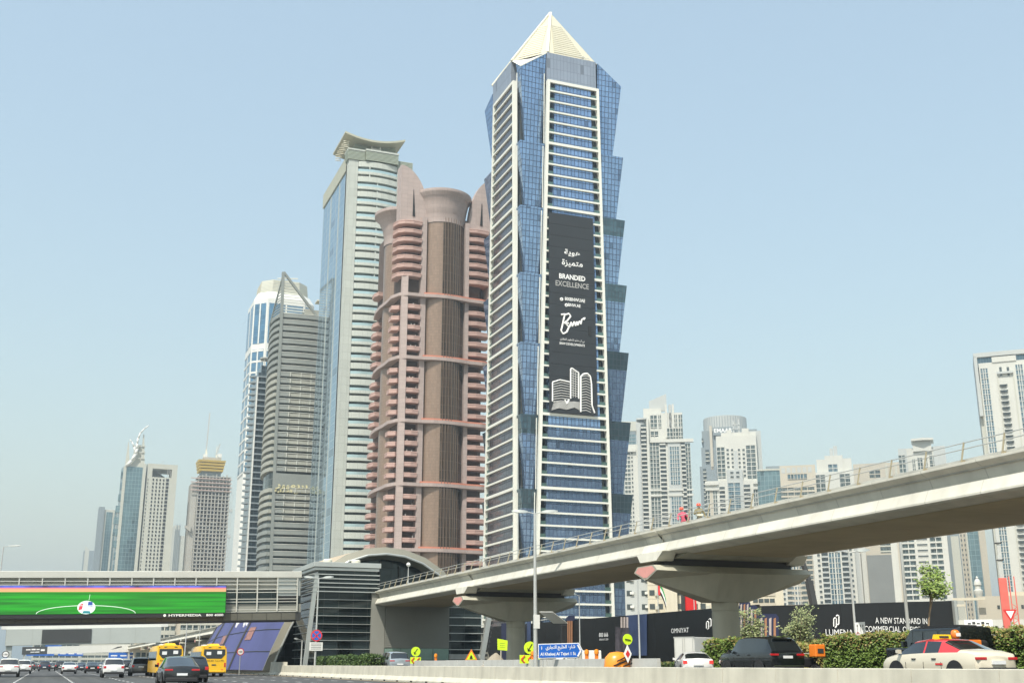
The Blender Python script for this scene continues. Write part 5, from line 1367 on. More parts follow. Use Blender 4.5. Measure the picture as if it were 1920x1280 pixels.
# ------------------------------------------------------------------ nearer beige apartment block and mosque
def apartments():
    t = FT('apartment_block', 'sunlit beige apartment block with dark windows behind the black hoarding', 1215, 1330, 1130, 250, cat='building'); X, Z = t.x, t.z
    H = Z(1280,1050)
    t.box('body', M['cream2'], X(1215,1130), X(1335,1130), 0, H, 0, 25)
    t.box('stair_core', M['cream2'], X(1247,1130), X(1270,1130), 0, H+1.5, -2.2, 0)
    t.box('grey_side', M['wgrey'], X(1172,1130), X(1214.9,1130), 0, H-1.5, 1.0, 24)
    src = None
    for r in range(9):
        z = Z(1280,1141) + r * 2.85
        if z > H - 3.2: break
        for px in (1223, 1238, 1276, 1291, 1303, 1318):
            x = X(px,1130)
            if src is None: src = t.p(MB().box(-0.55, 0.55, -0.08, 0.3, 0, 1.1), 'window', M['wdark'], loc=(x, 0, z))
            else: inst('window', src, t.e, (x, 0, z))
            if px in (1223, 1291, 1318):
                u = t.p(MB().box(x+0.65, x+1.4, -0.4, -0.001, z-0.05, z+0.65), 'air_conditioner', M['palestone'])
        for px in (1180, 1208):
            inst('window', src, t.e, (X(px,1130), 1.0, z)); 
            t.p(MB().box(X(px+5,1130)-0.4, X(px+5,1130)+0.4, 0.55, 0.999, z+0.3, z+0.85), 'air_conditioner', M['white'])
        t.box('floor_joint', M['wbeige'], X(1215.2,1130), X(1246.9,1130), z-0.75, z-0.66, -0.04, -0.001)
    t = FT('apartment_block', 'sunlit cream apartment block with ribbon windows right of the near pier', 1384, 1470, 1130, 270, cat='building'); X, Z = t.x, t.z
    H = Z(1430,1040)
    t.box('body', M['cream2'], X(1330,1130), X(1470,1130), 0, H, 0, 25)
    for r in range(6):
        z = Z(1430,1129) + r * 2.2
        if z > H - 1.5: break
        for k in range(4):
            x = X(1411,1120) + k * (X(1453,1120)-X(1411,1120)) / 4
            t.p(MB().box(x+0.08, x+1.15, -0.09, 0.3, z, z+0.85), 'window', M['wdark'])
        t.box('sill_band', M['wbeige'], X(1410,1120), X(1454,1120), z-0.75, z-0.15, -0.16, -0.001)
    m = thing('minaret', 'small pale minaret in front of the far right towers', 'minaret', at_d(1840, 1160, 330) * Vector((1,1,0)) if False else (at_d(1840,1160,330).x, at_d(1840,1160,330).y, SZ))
    k = 330
    zz = lambda py: at_d(1840, py, k).z - SZ
    smooth_sharp(MB().lathe([(0.85,0),(0.8,zz(1118)),(1.15,zz(1113)),(1.15,zz(1106)),(0.75,zz(1104)),(0.7,zz(1098)),(0.95,zz(1096)),(0.9,zz(1092)),(0.55,zz(1086)),(0.25,zz(1084)),(0.35,zz(1082)),(0.05,zz(1079))], n=16).build('shaft', M['wwhite'], m), 35)
    t = FT('low_building', 'low beige villa row with pergolas below the minaret', 1790, 1925, 1140, 300, cat='building'); X, Z = t.x, t.z
    t.box('body', M['wbeige'], X(1835,1140), X(1990,1140), 0, Z(1850,1117), 0, 12); t.box('upper', M['cream2'], X(1890,1140), X(1990,1140), 0, Z(1890,1108), 2, 12)
    for px in (1790, 1811): t.box('pergola_post', M['cream2'], X(px,1150), X(px+1.8,1150), 0, Z(1800,1123), -2, -1.7)
    t.box('pergola_beam', M['cream2'], X(1789,1150), X(1850,1150), Z(1800,1126), Z(1800,1121), -2.2, -1.5); t.box('pergola_beam', M['cream2'], X(1789,1150), X(1812,1150), Z(1800,1137), Z(1800,1133), -2.2, -1.5)
    for px in (1870, 1880, 1915): t.box('window', M['wdark'], X(px,1138), X(px+5,1138), Z(1870,1141), Z(1870,1134), -0.06, 0.2)
    t.box('boundary_wall', M['wwhite'], X(1785,1165), X(1990,1165), 0, Z(1800,1165), -12, -11.7)
M['cream2'] = pmat('cream_render', (0.56, 0.515, 0.40), 0.75, var=0.06, scale=0.2, streak=0.08)
apartments()
# filler skyline far behind the highway, seen under the bridge
for (pa, pb, top, d, lab) in ((60,150,1190,900,'pale low block far down the highway, left'),(150,245,1186,1000,'pale low block far down the highway, centre'),(250,330,1160,520,'grey podium building behind the far viaduct'),(330,420,1140,480,'beige podium building behind the far viaduct')):
    t = FT('far_building', lab, pa, pb, 1230, d, cat='building')
    h = t.z((pa+pb)/2, top); xa, xb = t.x(pa,1220), t.x(pb,1220)
    t.box('body', M['palestone'] if d > 600 else M['wbeige'], xa, xb, 0, h, 0, 30)
    t.strip(xa+1, xb-1, 2, h-1, fh=3.6, mull=6, band='palestone', glass='wglass', bf=0.5)
# office blocks beyond the right edge: seen only as reflections in the lower glass of the blue tower
for (x, y, wd, dp, h, lab) in ((226, 122, 44, 20, 84, 'dark office block right of the picture, reflected in the blue tower'), (208, 168, 22, 20, 58, 'low grey office block right of the picture, reflected in the blue tower'), (252, 70, 46, 24, 118, 'tallest dark office block right of the picture, reflected in the blue tower')):
    e = thing('office_block', lab, 'building', (x, y, SZ))
    MB().box(-wd/2, wd/2, -dp/2, dp/2, 0, h).build('body', M['wgrey2'], e)
    for k in range(int(h/3.7)):
        MB().box(-wd/2-0.3, wd/2+0.3, -dp/2-0.3, dp/2+0.3, 2.6+k*3.7, 3.6+k*3.7).build('floor_band', M['wbeige'], e)
# ------------------------------------------------------------------ black site hoarding
M['hoard'] = pmat('black_hoarding', (0.009, 0.010, 0.011), 0.45, var=0.15, scale=0.15)
M['navy'] = pmat('navy_print', (0.02, 0.026, 0.07), 0.45, var=0.25, scale=0.3)
M['copperprint'] = pmat('copper_print', (0.42, 0.20, 0.10), 0.45, var=0.35, scale=0.9, vstretch=0.3)
M['paleprint'] = pmat('pale_print', (0.50, 0.42, 0.38), 0.45, var=0.2, scale=1.2)
M['skyprint'] = pmat('blue_print', (0.045, 0.07, 0.15), 0.45, var=0.5, scale=0.18)
M['cityprint'] = pmat('city_print', (0.075, 0.065, 0.075), 0.5, var=0.9, scale=1.6)
hd = thing('site_hoarding', 'long black construction hoarding with white lettering under the viaduct', 'hoarding', (58, 88, SZ))
HS1 = 5.75
for k in range(15):          # along the side street, parallel to the highway
    y = 0.0 + k * 4.8
    MB().box(0, 0.12, y+0.01, y+4.79, 0, HS1).build('hoarding_panel', M['hoard'], hd)
for k in range(5):           # returning away from the highway
    x = 0.13 + k * 4.25
    h0, h1 = 5.62 + 0.17*k, 5.62 + 0.17*(k+1)
    MB().prism([(x,-0.12),(x+4.23,-0.12),(x+4.23,0),(x,0)], 0, [h0,h1,h1,h0]).build('hoarding_panel', M['hoard'], hd)
MB().box(21.4, 21.7, -0.4, 6, 0, 6.5).build('hoarding_end_post', M['alu'], hd)
hoff = Vector((58, 88, SZ))
def h1(px, py): return at_x(px, py, 57.93) - hoff           # on the panel row along the street
def h2(px, py): return at_y(px, py, 87.80) - hoff           # on the return
def htext(body, fn, px, py, wpx, hpx, mat='letter', bold=0.0):
    c = fn(px, py); a, b = fn(px - wpx/2, py), fn(px + wpx/2, py)
    u = (b - a); u.z = 0; wd = u.length
    hh = (fn(px, py - hpx/2) - fn(px, py + hpx/2)).z
    text(body, 'lettering', M[mat], hd, c, u, (0,0,1), width=wd, height=hh, bold=bold, depth=0.02)
def hpatch(fn, pts, mat, name, off=0.0):
    n = Vector((-1,0,0)) if fn is h1 else Vector((0,-1,0))
    q = [fn(*p) + n*(0.012 + off) for p in pts]; c = [p - n*0.012 for p in q]
    MB().loft([c, q]).build(name, M[mat], hd)
def hstroke(fn, pts, r, mat='letter'): MB().path([fn(*p) for p in pts], r, 5).build('logo_stroke', M[mat], hd)
htext('OMNIYAT', h1, 1275, 1181, 33, 9)
for (fn, cx, cy, s) in ((h1, 1329, 1168, 0.95), (h2, 1568, 1163, 1.15)):
    for dx in (-2.3, 2.3):
        o_ = 2.5 * (1 if dx > 0 else -1)
        hstroke(fn, [(cx+dx-2.2*s, cy+7*s-o_),(cx+dx-2.2*s, cy-7*s-o_+2),(cx+dx, cy-9*s-o_+2),(cx+dx+2.2*s, cy-7*s-o_+2),(cx+dx+2.2*s, cy+7*s-o_),(cx+dx, cy+9*s-o_)][(0 if dx<0 else 1):], 0.055)
htext('LUMENA', h2, 1574, 1185, 52, 12); htext('A NEW STANDARD IN', h2, 1690, 1163, 97, 11); htext('COMMERCIAL OFFICE SPACES', h2, 1693, 1179, 143, 11)
htext('800 666', h1, 1132, 1189, 17, 8, bold=0.01); htext('OMNIYAT.COM', h1, 1132, 1198, 17, 3.5)
# printed pictures
hpatch(h1, [(1213,1228),(1213,1150),(1174,1153),(1174,1228)][::-1], 'skyprint', 'printed_sky')
hpatch(h1, [(1180,1228),(1180,1176),(1154,1174),(1154,1228)][::-1], 'cityprint', 'printed_skyline', 0.01)
for k in range(3): hpatch(h1, [(1164+k*5.4,1176),(1164+k*5.4,1156),(1167.5+k*5.4,1156),(1167.5+k*5.4,1176)], 'paleprint', 'printed_tower', 0.02)
for k in range(3): hpatch(h1, [(1064+k*3.6,1206),(1064+k*3.6,1163),(1066.4+k*3.6,1163),(1066.4+k*3.6,1206)], 'copperprint', 'printed_stripe', 0.02)
hpatch(h1, [(1062,1163),(1062,1157),(1068,1153),(1078,1153),(1078,1163)], 'navy', 'printed_top', 0.01)
hpatch(h1, [(940,1240),(940,1168),(955,1167),(955,1240)], 'navy', 'printed_panel'); hpatch(h1, [(988,1212),(988,1157),(995,1156),(995,1212)], 'skyprint', 'printed_panel')
def pod(x0, x1, y0, y1, n):
    hpatch(h2, [(x0,y1),(x0,y0+6),(x0+5,y0),(x1-5,y0),(x1,y0+6),(x1,y1)], 'navy', 'printed_pod')
    st = (x1-x0)/(n+0.5)
    for k in range(n): hpatch(h2, [(x0+st*(k+0.35),y1),(x0+st*(k+0.35),y0+9),(x0+st*(k+0.85),y0+7),(x0+st*(k+0.85),y1)], 'copperprint' if k % 2 else 'paleprint', 'printed_stripe', 0.012)
pod(1386, 1407, 1124, 1200, 3); pod(1405, 1422, 1134, 1196, 2); pod(1422, 1460, 1150, 1196, 4)

# ------------------------------------------------------------------ street lamps and poles
def lamp(label, base, h, arms, r=0.09, head=0.9, cone=0.0, group='street lamps'):
    o = thing('street_lamp', label, 'street lamp', base, group=group)
    smooth_sharp(MB().lathe([(r*1.5,0),(r*1.5,0.25),(r*1.15,0.3),(r*0.62,h)], n=14).build('pole', M['steel'], o), 30)
    if cone: smooth_sharp(MB().lathe([(r*3.2,0.3),(r*3.0,cone),(r*1.1,cone*1.25)], n=14).build('base_cone', M['wbeige'], o), 30)
    for a in arms:
        d = Vector((math.cos(R(a)), math.sin(R(a)), 0))
        MB().tube((0,0,h-0.05), d*0.55 + Vector((0,0,h+0.08)), 0.035, n=6).build('arm', M['steel'], o)
        c = d * (0.5 + head/2)
        pd = Vector((-d.y, d.x, 0))
        rings = []
        for t, wd, th in ((0,0.07,0.05),(0.25,0.15,0.10),(0.7,0.17,0.09),(1,0.05,0.03)):
            p = d*(0.5+head*t) + Vector((0,0,h+0.08+0.06*t))
            rings.append([p-pd*wd-Vector((0,0,th)), p+pd*wd-Vector((0,0,th)), p+pd*wd*0.8+Vector((0,0,th)), p-pd*wd*0.8+Vector((0,0,th))])
        smooth_sharp(MB().loft(rings).build('lamp_head', M['alu'], o), 50)
    return o
VIEWR = -21.5
lamp('tall double headed street lamp in front of the viaduct at picture centre', (30.5, 73.2, SZ), 10.75, (VIEWR, 180+VIEWR), 0.13, 1.1)
lamp('double headed street lamp carrying the no stopping sign by the station', (24.75, 116.0, SZ), 9.0, (VIEWR, 180+VIEWR), 0.10, 1.0)
lamp('short ball topped lamp at the station end of the railing', (33.2, 113.0, 8.82), 1.9, (), 0.05)
smooth_sharp(MB().lathe([(0.02,0),(0.16,0.05),(0.22,0.2),(0.16,0.36),(0.02,0.42)], n=14).build('globe', M['white'], bpy.data.objects['street_lamp.002'], loc=(0,0,1.85)), 40)
lamp('slim lamp post with a beige conical foot left of the yellow warning lights', (46.1, 99.9, SZ), 6.9, (200,), 0.06, 0.4, 1.9)
lamp('plain grey mast in front of the blue picture on the hoarding', (46.4, 88.6, SZ), 9.5, (), 0.07)
lamp('double headed lamp in front of the black hoarding behind the lane sign', (45.9, 59.3, SZ), 7.4, (VIEWR, 180+VIEWR), 0.08, 0.8)
lamp('grey mast crossing the word standard on the hoarding', (46.3, 55.0, SZ), 10.5, (), 0.10)
lamp('lamp post at the left edge of the picture beyond the footbridge', (-6.1, 152, 0), 14.8, (VIEWR,), 0.10, 1.6)
lamp('slim lamp post in front of the purple station flank', at_d(346, 1230, 168) * Vector((1,1,0)) + Vector((0,0,0)), 9.0, (), 0.07)
lamp('slim lamp post among the yellow buses', (27.0, 232, SZ), 9.0, (), 0.08)
lamp('short grey post lamp with a tilted head at the station corner', (25.6, 127.0, SZ), 3.2, (200,), 0.10, 0.5)

# ------------------------------------------------------------------ signs
def rot_board(o, name, mat, pts, y, th=0.03, parent=None):
    a = [(p[0], y, p[1]) for p in pts]; b = [(p[0], y+th, p[1]) for p in pts]
    return MB().loft([b, a]).build(name, M[mat], parent or o)
def circ(cx, cz, r, n=24): return [(cx+r*math.cos(2*math.pi*i/n), cz+r*math.sin(2*math.pi*i/n)) for i in range(n)]
def post(o, h, r=0.04, x=0.0, z0=0.0, mat='steel'): MB().cyl(x, 0.06, z0, h, r, n=8).build('post', M[mat], o)
# no stopping sign on the lamp by the station
s = thing('no_stopping_sign', 'round blue and red no stopping sign with a white plate below', 'sign', (24.75, 115.84, SZ), R(-10))
z0 = at_x(599, 1190, 24.75).z - SZ
rot_board(s, 'disc', 'sred', circ(0, z0, 0.56), -0.02); rot_board(s, 'blue_field', 'sblue', circ(0, z0, 0.44), -0.035, 0.014)
for sg in (-1, 1): MB().bar((-0.33*sg, -0.05, z0-0.33), (0.33*sg, -0.05, z0+0.33), 0.012, 0.11).build('cross_bar', M['sred'], s)
rot_board(s, 'plate', 'white', [(-0.65,z0-1.45),(0.65,z0-1.45),(0.65,z0-0.65),(-0.65,z0-0.65)], -0.02)
for k in range(4): MB().box(-0.5, 0.5, -0.032, -0.021, z0-0.82-k*0.16, z0-0.78-k*0.16).build('text_line', M['dkpanel'], s)
# blue street name sign
s = thing('street_name_sign', 'blue arrow shaped street name sign with white Arabic and English lettering', 'sign', (31.0, 70.2, SZ), R(-14))
s.scale = (0.88, 1, 0.95)
zc = 1.60
rot_board(s, 'border', 'letter', [(-1.66,zc-0.50),(1.38,zc-0.46),(1.70,zc),(1.38,zc+0.54),(-1.66,zc+0.46)], 0.0)
rot_board(s, 'board', 'sblue', [(-1.61,zc-0.45),(1.35,zc-0.41),(1.63,zc),(1.35,zc+0.48),(-1.61,zc+0.41)], -0.012, 0.01)
MB().path([(1.28,-0.02,zc+0.40),(1.52,-0.02,zc+0.02),(1.28,-0.02,zc-0.36)], 0.075, 4).build('arrow', M['letter'], s)
text(shape_ar('شارع الخليج التجاري') , 'lettering', M['letter'], s, (0.0, -0.014, zc+0.21), (1,0,0.03), (0,0,1), width=2.2, height=0.36, bold=0.02, depth=0.006)
text('1', 'lettering', M['letter'], s, (-1.40, -0.014, zc+0.19), (1,0,0), (0,0,1), height=0.22, bold=0.02, depth=0.006)
text('Al Khaleej Al Tejari 1 St', 'lettering', M['letter'], s, (-0.18, -0.014, zc-0.22), (1,0,0.02), (0,0,1), width=2.65, height=0.27, bold=0.02, depth=0.006)
for x in (-1.3, 1.1): MB().cyl(x, 0.08, 0, zc+0.4, 0.045, n=8).build('post', M['steel'], s)
# chevrons with round arrow signs
def chevron(label, base, n, rz=R(-12), disc_dx=0.0):
    s = thing('chevron_sign', label, 'sign', base, rz)
    w_ = 0.48 * n; zc = 1.02
    rot_board(s, 'board', 'fluoro', [(-w_/2,zc-0.28),(w_/2,zc-0.28),(w_/2,zc+0.28),(-w_/2,zc+0.28)], 0.0)
    for k in range(n):
        x = -w_/2 + 0.24 + 0.48*k
        MB().path([(x+0.12,-0.02,zc+0.24),(x-0.12,-0.02,zc),(x+0.12,-0.02,zc-0.24)], 0.055, 4).build('chevron', M['sred'], s)
    rot_board(s, 'disc', 'fluoro', circ(disc_dx, zc+0.76, 0.42), -0.01)
    MB().bar((disc_dx+0.15,-0.03,zc+1.02), (disc_dx-0.12,-0.03,zc+0.60), 0.02, 0.05).build('arrow', M['blackpaint'], s)
    MB().path([(disc_dx-0.16,-0.03,zc+0.76),(disc_dx-0.14,-0.03,zc+0.56),(disc_dx+0.04,-0.03,zc+0.60)], 0.03, 4).build('arrow', M['blackpaint'], s)
    post(s, zc+0.5)
chevron('yellow chevron board with a round arrow sign left of the street name sign', (31.0, 75.4, SZ), 3)
chevron('yellow chevron board with a round arrow sign beside the silver car', (31.0, 102.5, SZ), 2)
s = thing('yellow_notice', 'tilted plain yellow notice board in front of the second pier', 'sign', (31.5, 82.0, SZ), R(-15))
rot_board(s, 'board', 'fluoro', [(-0.36,1.72),(0.36,1.66),(0.40,2.38),(-0.38,2.52)], 0); post(s, 2.0, 0.05, -0.1, 0, 'wbeige')
for k in range(3): MB().box(-0.2, 0.2, -0.012, -0.001, 1.9+k*0.14, 1.915+k*0.14).build('text_line', M['dkpanel'], s)
s = thing('roadworks_sign', 'triangular yellow roadworks sign with a red border near the sand heap', 'sign', (31.5, 88.9, SZ), R(-15))
rot_board(s, 'border', 'sorange', [(-0.52,0.95),(0.52,0.95),(0,1.85)], 0); rot_board(s, 'field', 'fluoro', [(-0.36,1.05),(0.36,1.05),(0,1.66)], -0.012, 0.01)
rot_board(s, 'worker_symbol', 'blackpaint', [(-0.14,1.10),(0.12,1.10),(0.06,1.30),(-0.02,1.42),(-0.08,1.3)], -0.024, 0.01); post(s, 1.3)
s = thing('sand_heap', 'small heap of sand beside the roadworks sign', 'sand', (31.9, 84.4, SZ))
mb = MB(); rings = [[((1.5*(1-t)**0.8)*math.cos(a)*(1+0.12*math.sin(3*a)), (1.2*(1-t)**0.8)*math.sin(a), 1.55*t) for a in [i*2*math.pi/18 for i in range(18)]] for t in (0, .3, .6, .85, .98)]
smooth_sharp(mb.loft(rings).build('heap', M['sand'], s), 60)
# warning lamps
M['amber'] = pmat('amber_lens', (0.85, 0.28, 0.02), 0.3, var=0)
for i, (x, y, lab) in enumerate(((31.0,74.9,'orange warning lamp on the chevron board'),(31.3,97.5,'orange warning lamp on the grey barriers near the silver car'),(31.0,66.2,'orange warning lamp under the tip of the street name sign'),(31.0,64.8,'upper orange warning lamp pair between street sign and orange attenuator'))):
    s = thing('warning_lamp', lab, 'lamp', (x, y, SZ + 0.95), group='warning lamps')
    smooth_sharp(MB().lathe([(0.02,0.30),(0.13,0.33),(0.15,0.45),(0.12,0.58),(0.02,0.62)], n=12).build('lens', M['amber'], s), 40); MB().box(-0.09,0.09,-0.07,0.07,0.0,0.32).build('battery_box', M['sorange'], s)
# grey temporary barriers
M['tempconc'] = pmat('temporary_concrete', (0.50, 0.50, 0.46), 0.85, var=0.10, scale=1.5, streak=0.12)
tb = thing('temporary_barrier', 'row of grey concrete blocks with lifting notches behind the cream barrier', 'barrier', (31.0, 57, SZ))
pf = [(-0.30,0),(-0.30,0.12),(-0.13,0.42),(-0.10,1.0),(0.10,1.0),(0.13,0.42),(0.30,0.12),(0.30,0)]
src = None
for k in range(16):
    y = k * 3.05
    if src is None:
        src = MB().loft([[(a, 0, z) for a, z in pf], [(a, 3.0, z) for a, z in pf]]).build('barrier_block', M['tempconc'], tb, loc=(0, y, 0))
        nt_ = [MB().box(-0.312,-0.26,0.9,2.1,0.30,0.36).build('lifting_notch', M['hole'], src)]
    else:
        o = inst('barrier_block', src, tb, (rnd.uniform(-.03,.03), y, rnd.uniform(-.01,.01)))
        inst('lifting_notch', nt_[0], o)
# orange crash cushion with diamond sign
s = thing('crash_cushion', 'striped orange crash cushion with a red diamond sign by the grey barriers', 'crash cushion', (30.3, 60.6, SZ))
rings = [[((0.62*k_)*math.cos(a)*1.25, (0.62*k_)*math.sin(a), z) for a in [i*2*math.pi/16 for i in range(16)]] for k_, z in ((1.0,0),(1.05,0.5),(0.95,1.05),(0.6,1.32),(0.1,1.38))]
smooth_sharp(MB().loft(rings).build('drum', M['amber'], s), 60)
for k in range(3): MB().bar((-0.75+0.2*k,-0.55-0.06*k,0.35+0.25*k),(0.6,-0.66,0.75+0.25*k),0.05,0.07).build('stripe', M['blackpaint'], s)
rot_board(s, 'diamond', 'letter', [(0.30,0.75),(0.55,1.25),(0.30,1.75),(0.05,1.25)], -0.72); rot_board(s, 'red_diamond', 'sred', [(0.30,1.03),(0.44,1.25),(0.30,1.47),(0.16,1.25)], -0.735, 0.01)
rot_board(s, 'disc', 'fluoro', circ(0.38, 2.05, 0.30), -0.60); MB().bar((0.2,-0.63,2.06),(0.56,-0.63,2.0),0.02,0.05).build('arrow', M['blackpaint'], s); MB().cyl(0.35,-0.5,1.2,2.1,0.03,n=6).build('post', M['steel'], s)
# lane sign, give-way sign, pale wall sign
s = thing('lane_sign', 'white lane arrow sign rising from the right hand hedge', 'sign', (34.8, 44.6, SZ), R(-25))
rot_board(s, 'board', 'letter', [(-0.22,1.7),(0.24,1.72),(0.24,2.58),(-0.22,2.54)], 0)
for k, x in enumerate((-0.12, 0.02, 0.13)): MB().bar((x,-0.012,1.8),(x,-0.012,2.44),0.01,0.02).build('arrow', M['dkpanel'], s); MB().poly((x-0.03,-0.014,2.38),(x+0.03,-0.014,2.38),(x,-0.014,2.47)).build('arrow_head', M['dkpanel'], s)
MB().path([(-0.12+0.06*math.cos(a),-0.015,2.02+0.09*math.sin(a)) for a in [i*math.pi/5 for i in range(11)]],0.012,4).build('ring_mark', M['sred'], s)
MB().cyl(0,0.08,0,2.4,0.04,n=8).build('post', M['steel'], s)
b = at_d(1896, 1165, 70); s = thing('give_way_sign', 'red and white give way triangle at the right edge', 'sign', (b.x, b.y, SZ), R(-40))
z0 = b.z - SZ
rot_board(s, 'border', 'sred', [(-0.36,z0+0.66),(0,z0),(0.36,z0+0.66)], 0); rot_board(s, 'field', 'letter', [(-0.21,z0+0.58),(0,z0+0.17),(0.21,z0+0.58)], -0.012, 0.01); post(s, z0+0.2)
b = at_d(1835, 1172, 120); s = thing('wall_sign', 'white Arabic wall sign behind the right hand hedge', 'sign', (b.x, b.y, SZ), R(-38))
z0 = b.z - SZ; rot_board(s, 'board', 'letter', [(-1.25,z0-0.6),(1.25,z0-0.6),(1.25,z0+0.55),(-1.25,z0+0.55)], 0)
for k in range(5): MB().box(-0.95+k*0.4, -0.67+k*0.4, -0.012, -0.001, z0+0.12, z0+0.26+0.1*(k%2)).build('text_mark', M['dkpanel'], s)
post(s, z0, 0.06, -1.0); post(s, z0, 0.06, 1.0)
# speed signs
for (px, py, d, lab) in ((10.5, 1226, 150, 'round white speed limit sign at the left edge'), (451, 1221, 140, 'round speed limit sign beside the right hand bus')):
    b = at_d(px, py, d); s = thing('speed_sign', lab, 'sign', (b.x, b.y, 0), R(-3), group='speed limit signs')
    rot_board(s, 'rim', 'sred' if px > 400 else 'dkpanel', circ(0, b.z, 0.40), 0); rot_board(s, 'disc', 'letter', circ(0, b.z, 0.31), -0.012, 0.01)
    text('100', 'lettering', M['blackpaint'], s, (0, -0.014, b.z), (1,0,0), (0,0,1), width=0.42, height=0.2, bold=0.02, depth=0.004); post(s, b.z, 0.05)
b = at_d(10.5, 1237, 149.9); s = thing('minimum_sign', 'round blue sign under the white speed sign at the left edge', 'sign', (b.x, b.y-0.02, 0), R(-3))
rot_board(s, 'disc', 'sblue', circ(0, b.z-0.1, 0.40), 0); post(s, b.z, 0.05)
for k in range(3): rot_board(s, 'car_mark', 'letter', circ(-0.16+0.16*k, b.z-0.14, 0.07, 8), -0.012, 0.01)
# solar panel on the tall lamp with signal box
s = thing('solar_panel', 'tilted pale solar panel on the tall street lamp', 'solar panel', (31.2, 73.0, SZ + 3.3), R(-12))
MB().loft([[(-0.55,-0.5,0.75),(0.35,-0.5,0.75),(1.6,0.5,0.05),(0.6,0.5,0.05)],[(-0.55,-0.5,0.80),(0.35,-0.5,0.80),(1.6,0.5,0.10),(0.6,0.5,0.10)]]).build('panel', M['white'], s)
MB().box(-0.85,-0.45,-0.1,0.2,-0.3,0.6).build('battery_box', M['white'], s); MB().bar((-0.7,0.1,0.2),(0.7,0.1,0.4),0.06,0.06).build('bracket', M['steel'], s)
s = thing('traffic_signal', 'black traffic signal seen from behind below the solar panel', 'traffic signal', (33.4, 75.0, SZ))
MB().box(-0.22,0.22,-0.12,0.15,1.6,3.3).build('housing', M['black'], s, bevel=0.03); MB().cyl(0,0,0,1.7,0.07,n=8).build('post', M['black'], s)
for k in range(3): smooth_sharp(MB().tube((0,0.15,1.85+0.5*k),(0,0.35,1.82+0.5*k),0.15,0.16,n=12).build('visor', M['black'], s), 40)

# ------------------------------------------------------------------ far construction machines
s = thing('crane_mast', 'red vertical piling mast behind the hoarding left of the near pier', 'crane', (85.2, 147, SZ))
MB().box(-0.85,0.85,-0.6,0.6,0,13.5).build('mast', pmat('red_machine_paint', (0.62,0.02,0.02), 0.5, var=0.08, scale=0.5), s); MB().box(-1.1,-0.9,-0.4,0.4,0,13.5).build('guide_rail', M['dkpanel'], s)
MB().box(-1.6,1.6,-1.5,2.0,0,2.6).build('machine_body', M['sorange'], s, bevel=0.2)
s = thing('lattice_boom', 'dark lattice crane boom leaning behind the hoarding left of the near pier', 'crane', (90.0, 150, SZ))
a0, a1 = Vector((0,0,0)), Vector((-5.2,0,14))
for dx, dy in ((-.5,0),(.5,0),(0,.6)): MB().tube(a0+Vector((dx,dy,0)), a1+Vector((dx*0.5,dy*0.5,0)), 0.06, n=5).build('chord', M['dkpanel'], s)
for k in range(14):
    p, q = a0.lerp(a1, k/14), a0.lerp(a1, (k+1)/14)
    MB().tube(p+Vector((-.45,0,0)), q+Vector((.45,0,0)), 0.035, n=4).build('lacing', M['dkpanel'], s)
MB().box(-2,2,-1.5,1.5,0,2.2).build('carrier', M['sorange'], s, bevel=0.2)
b = at_d(1531, 1132, 160); t0 = at_d(1499, 1035, 160) - b
s = thing('telescopic_boom', 'dark telescopic crane boom leaning left behind the hoarding right of the near pier', 'crane', (b.x, b.y, SZ))
MB().bar((0,0,b.z-SZ-3), t0*0.45 + Vector((0,0,b.z-SZ)), 0.75, 0.75).build('boom_section', M['dkpanel'], s); MB().bar(t0*0.45 + Vector((0,0,b.z-SZ)), t0*1.35 + Vector((0,0,b.z-SZ)), 0.5, 0.5).build('boom_section', M['dkpanel'], s)
MB().box(-2.0,0.8,-1,1,0,b.z-SZ-2).build('crane_body', M['amber'], s, bevel=0.2)
b = at_d(1889, 1170, 150); s = thing('mobile_crane', 'red mobile crane mast with grey telescopic boom at the right edge', 'crane', (b.x, b.y, SZ), R(-40))
zz = lambda py: at_d(1889, py, 150).z - SZ
M['redpaint'] = pmat('faded_red_machine', (0.62, 0.13, 0.10), 0.5, var=0.15, scale=0.8)
MB().box(-0.45,0.45,-0.4,0.4,0,zz(1083)).build('mast', M['redpaint'], s); MB().box(-0.28,0.22,-0.25,0.25,zz(1083),zz(1040)).build('boom_section', M['steel'], s); MB().box(-0.2,0.14,-0.2,0.2,zz(1040),zz(985)).build('boom_section', M['steel'], s)
for py in (1050, 1018): MB().box(-0.4,0.35,-0.35,0.35,zz(py),zz(py)+0.12).build('boom_collar', M['dkpanel'], s)
for k in range(9): MB().path([(0.75,0,0.8+k*0.75),(1.25,0,1.15+k*0.75),(0.75,0,1.5+k*0.75)],0.05,4).build('lattice_lacing', M['redpaint'], s)
for x in (0.72, 1.28): MB().box(x-0.06,x+0.06,-0.06,0.06,0,zz(1080)).build('lattice_chord', M['redpaint'], s)
MB().box(-2,2,-1.5,1.5,0,1.6).build('carrier', M['redpaint'], s, bevel=0.2)
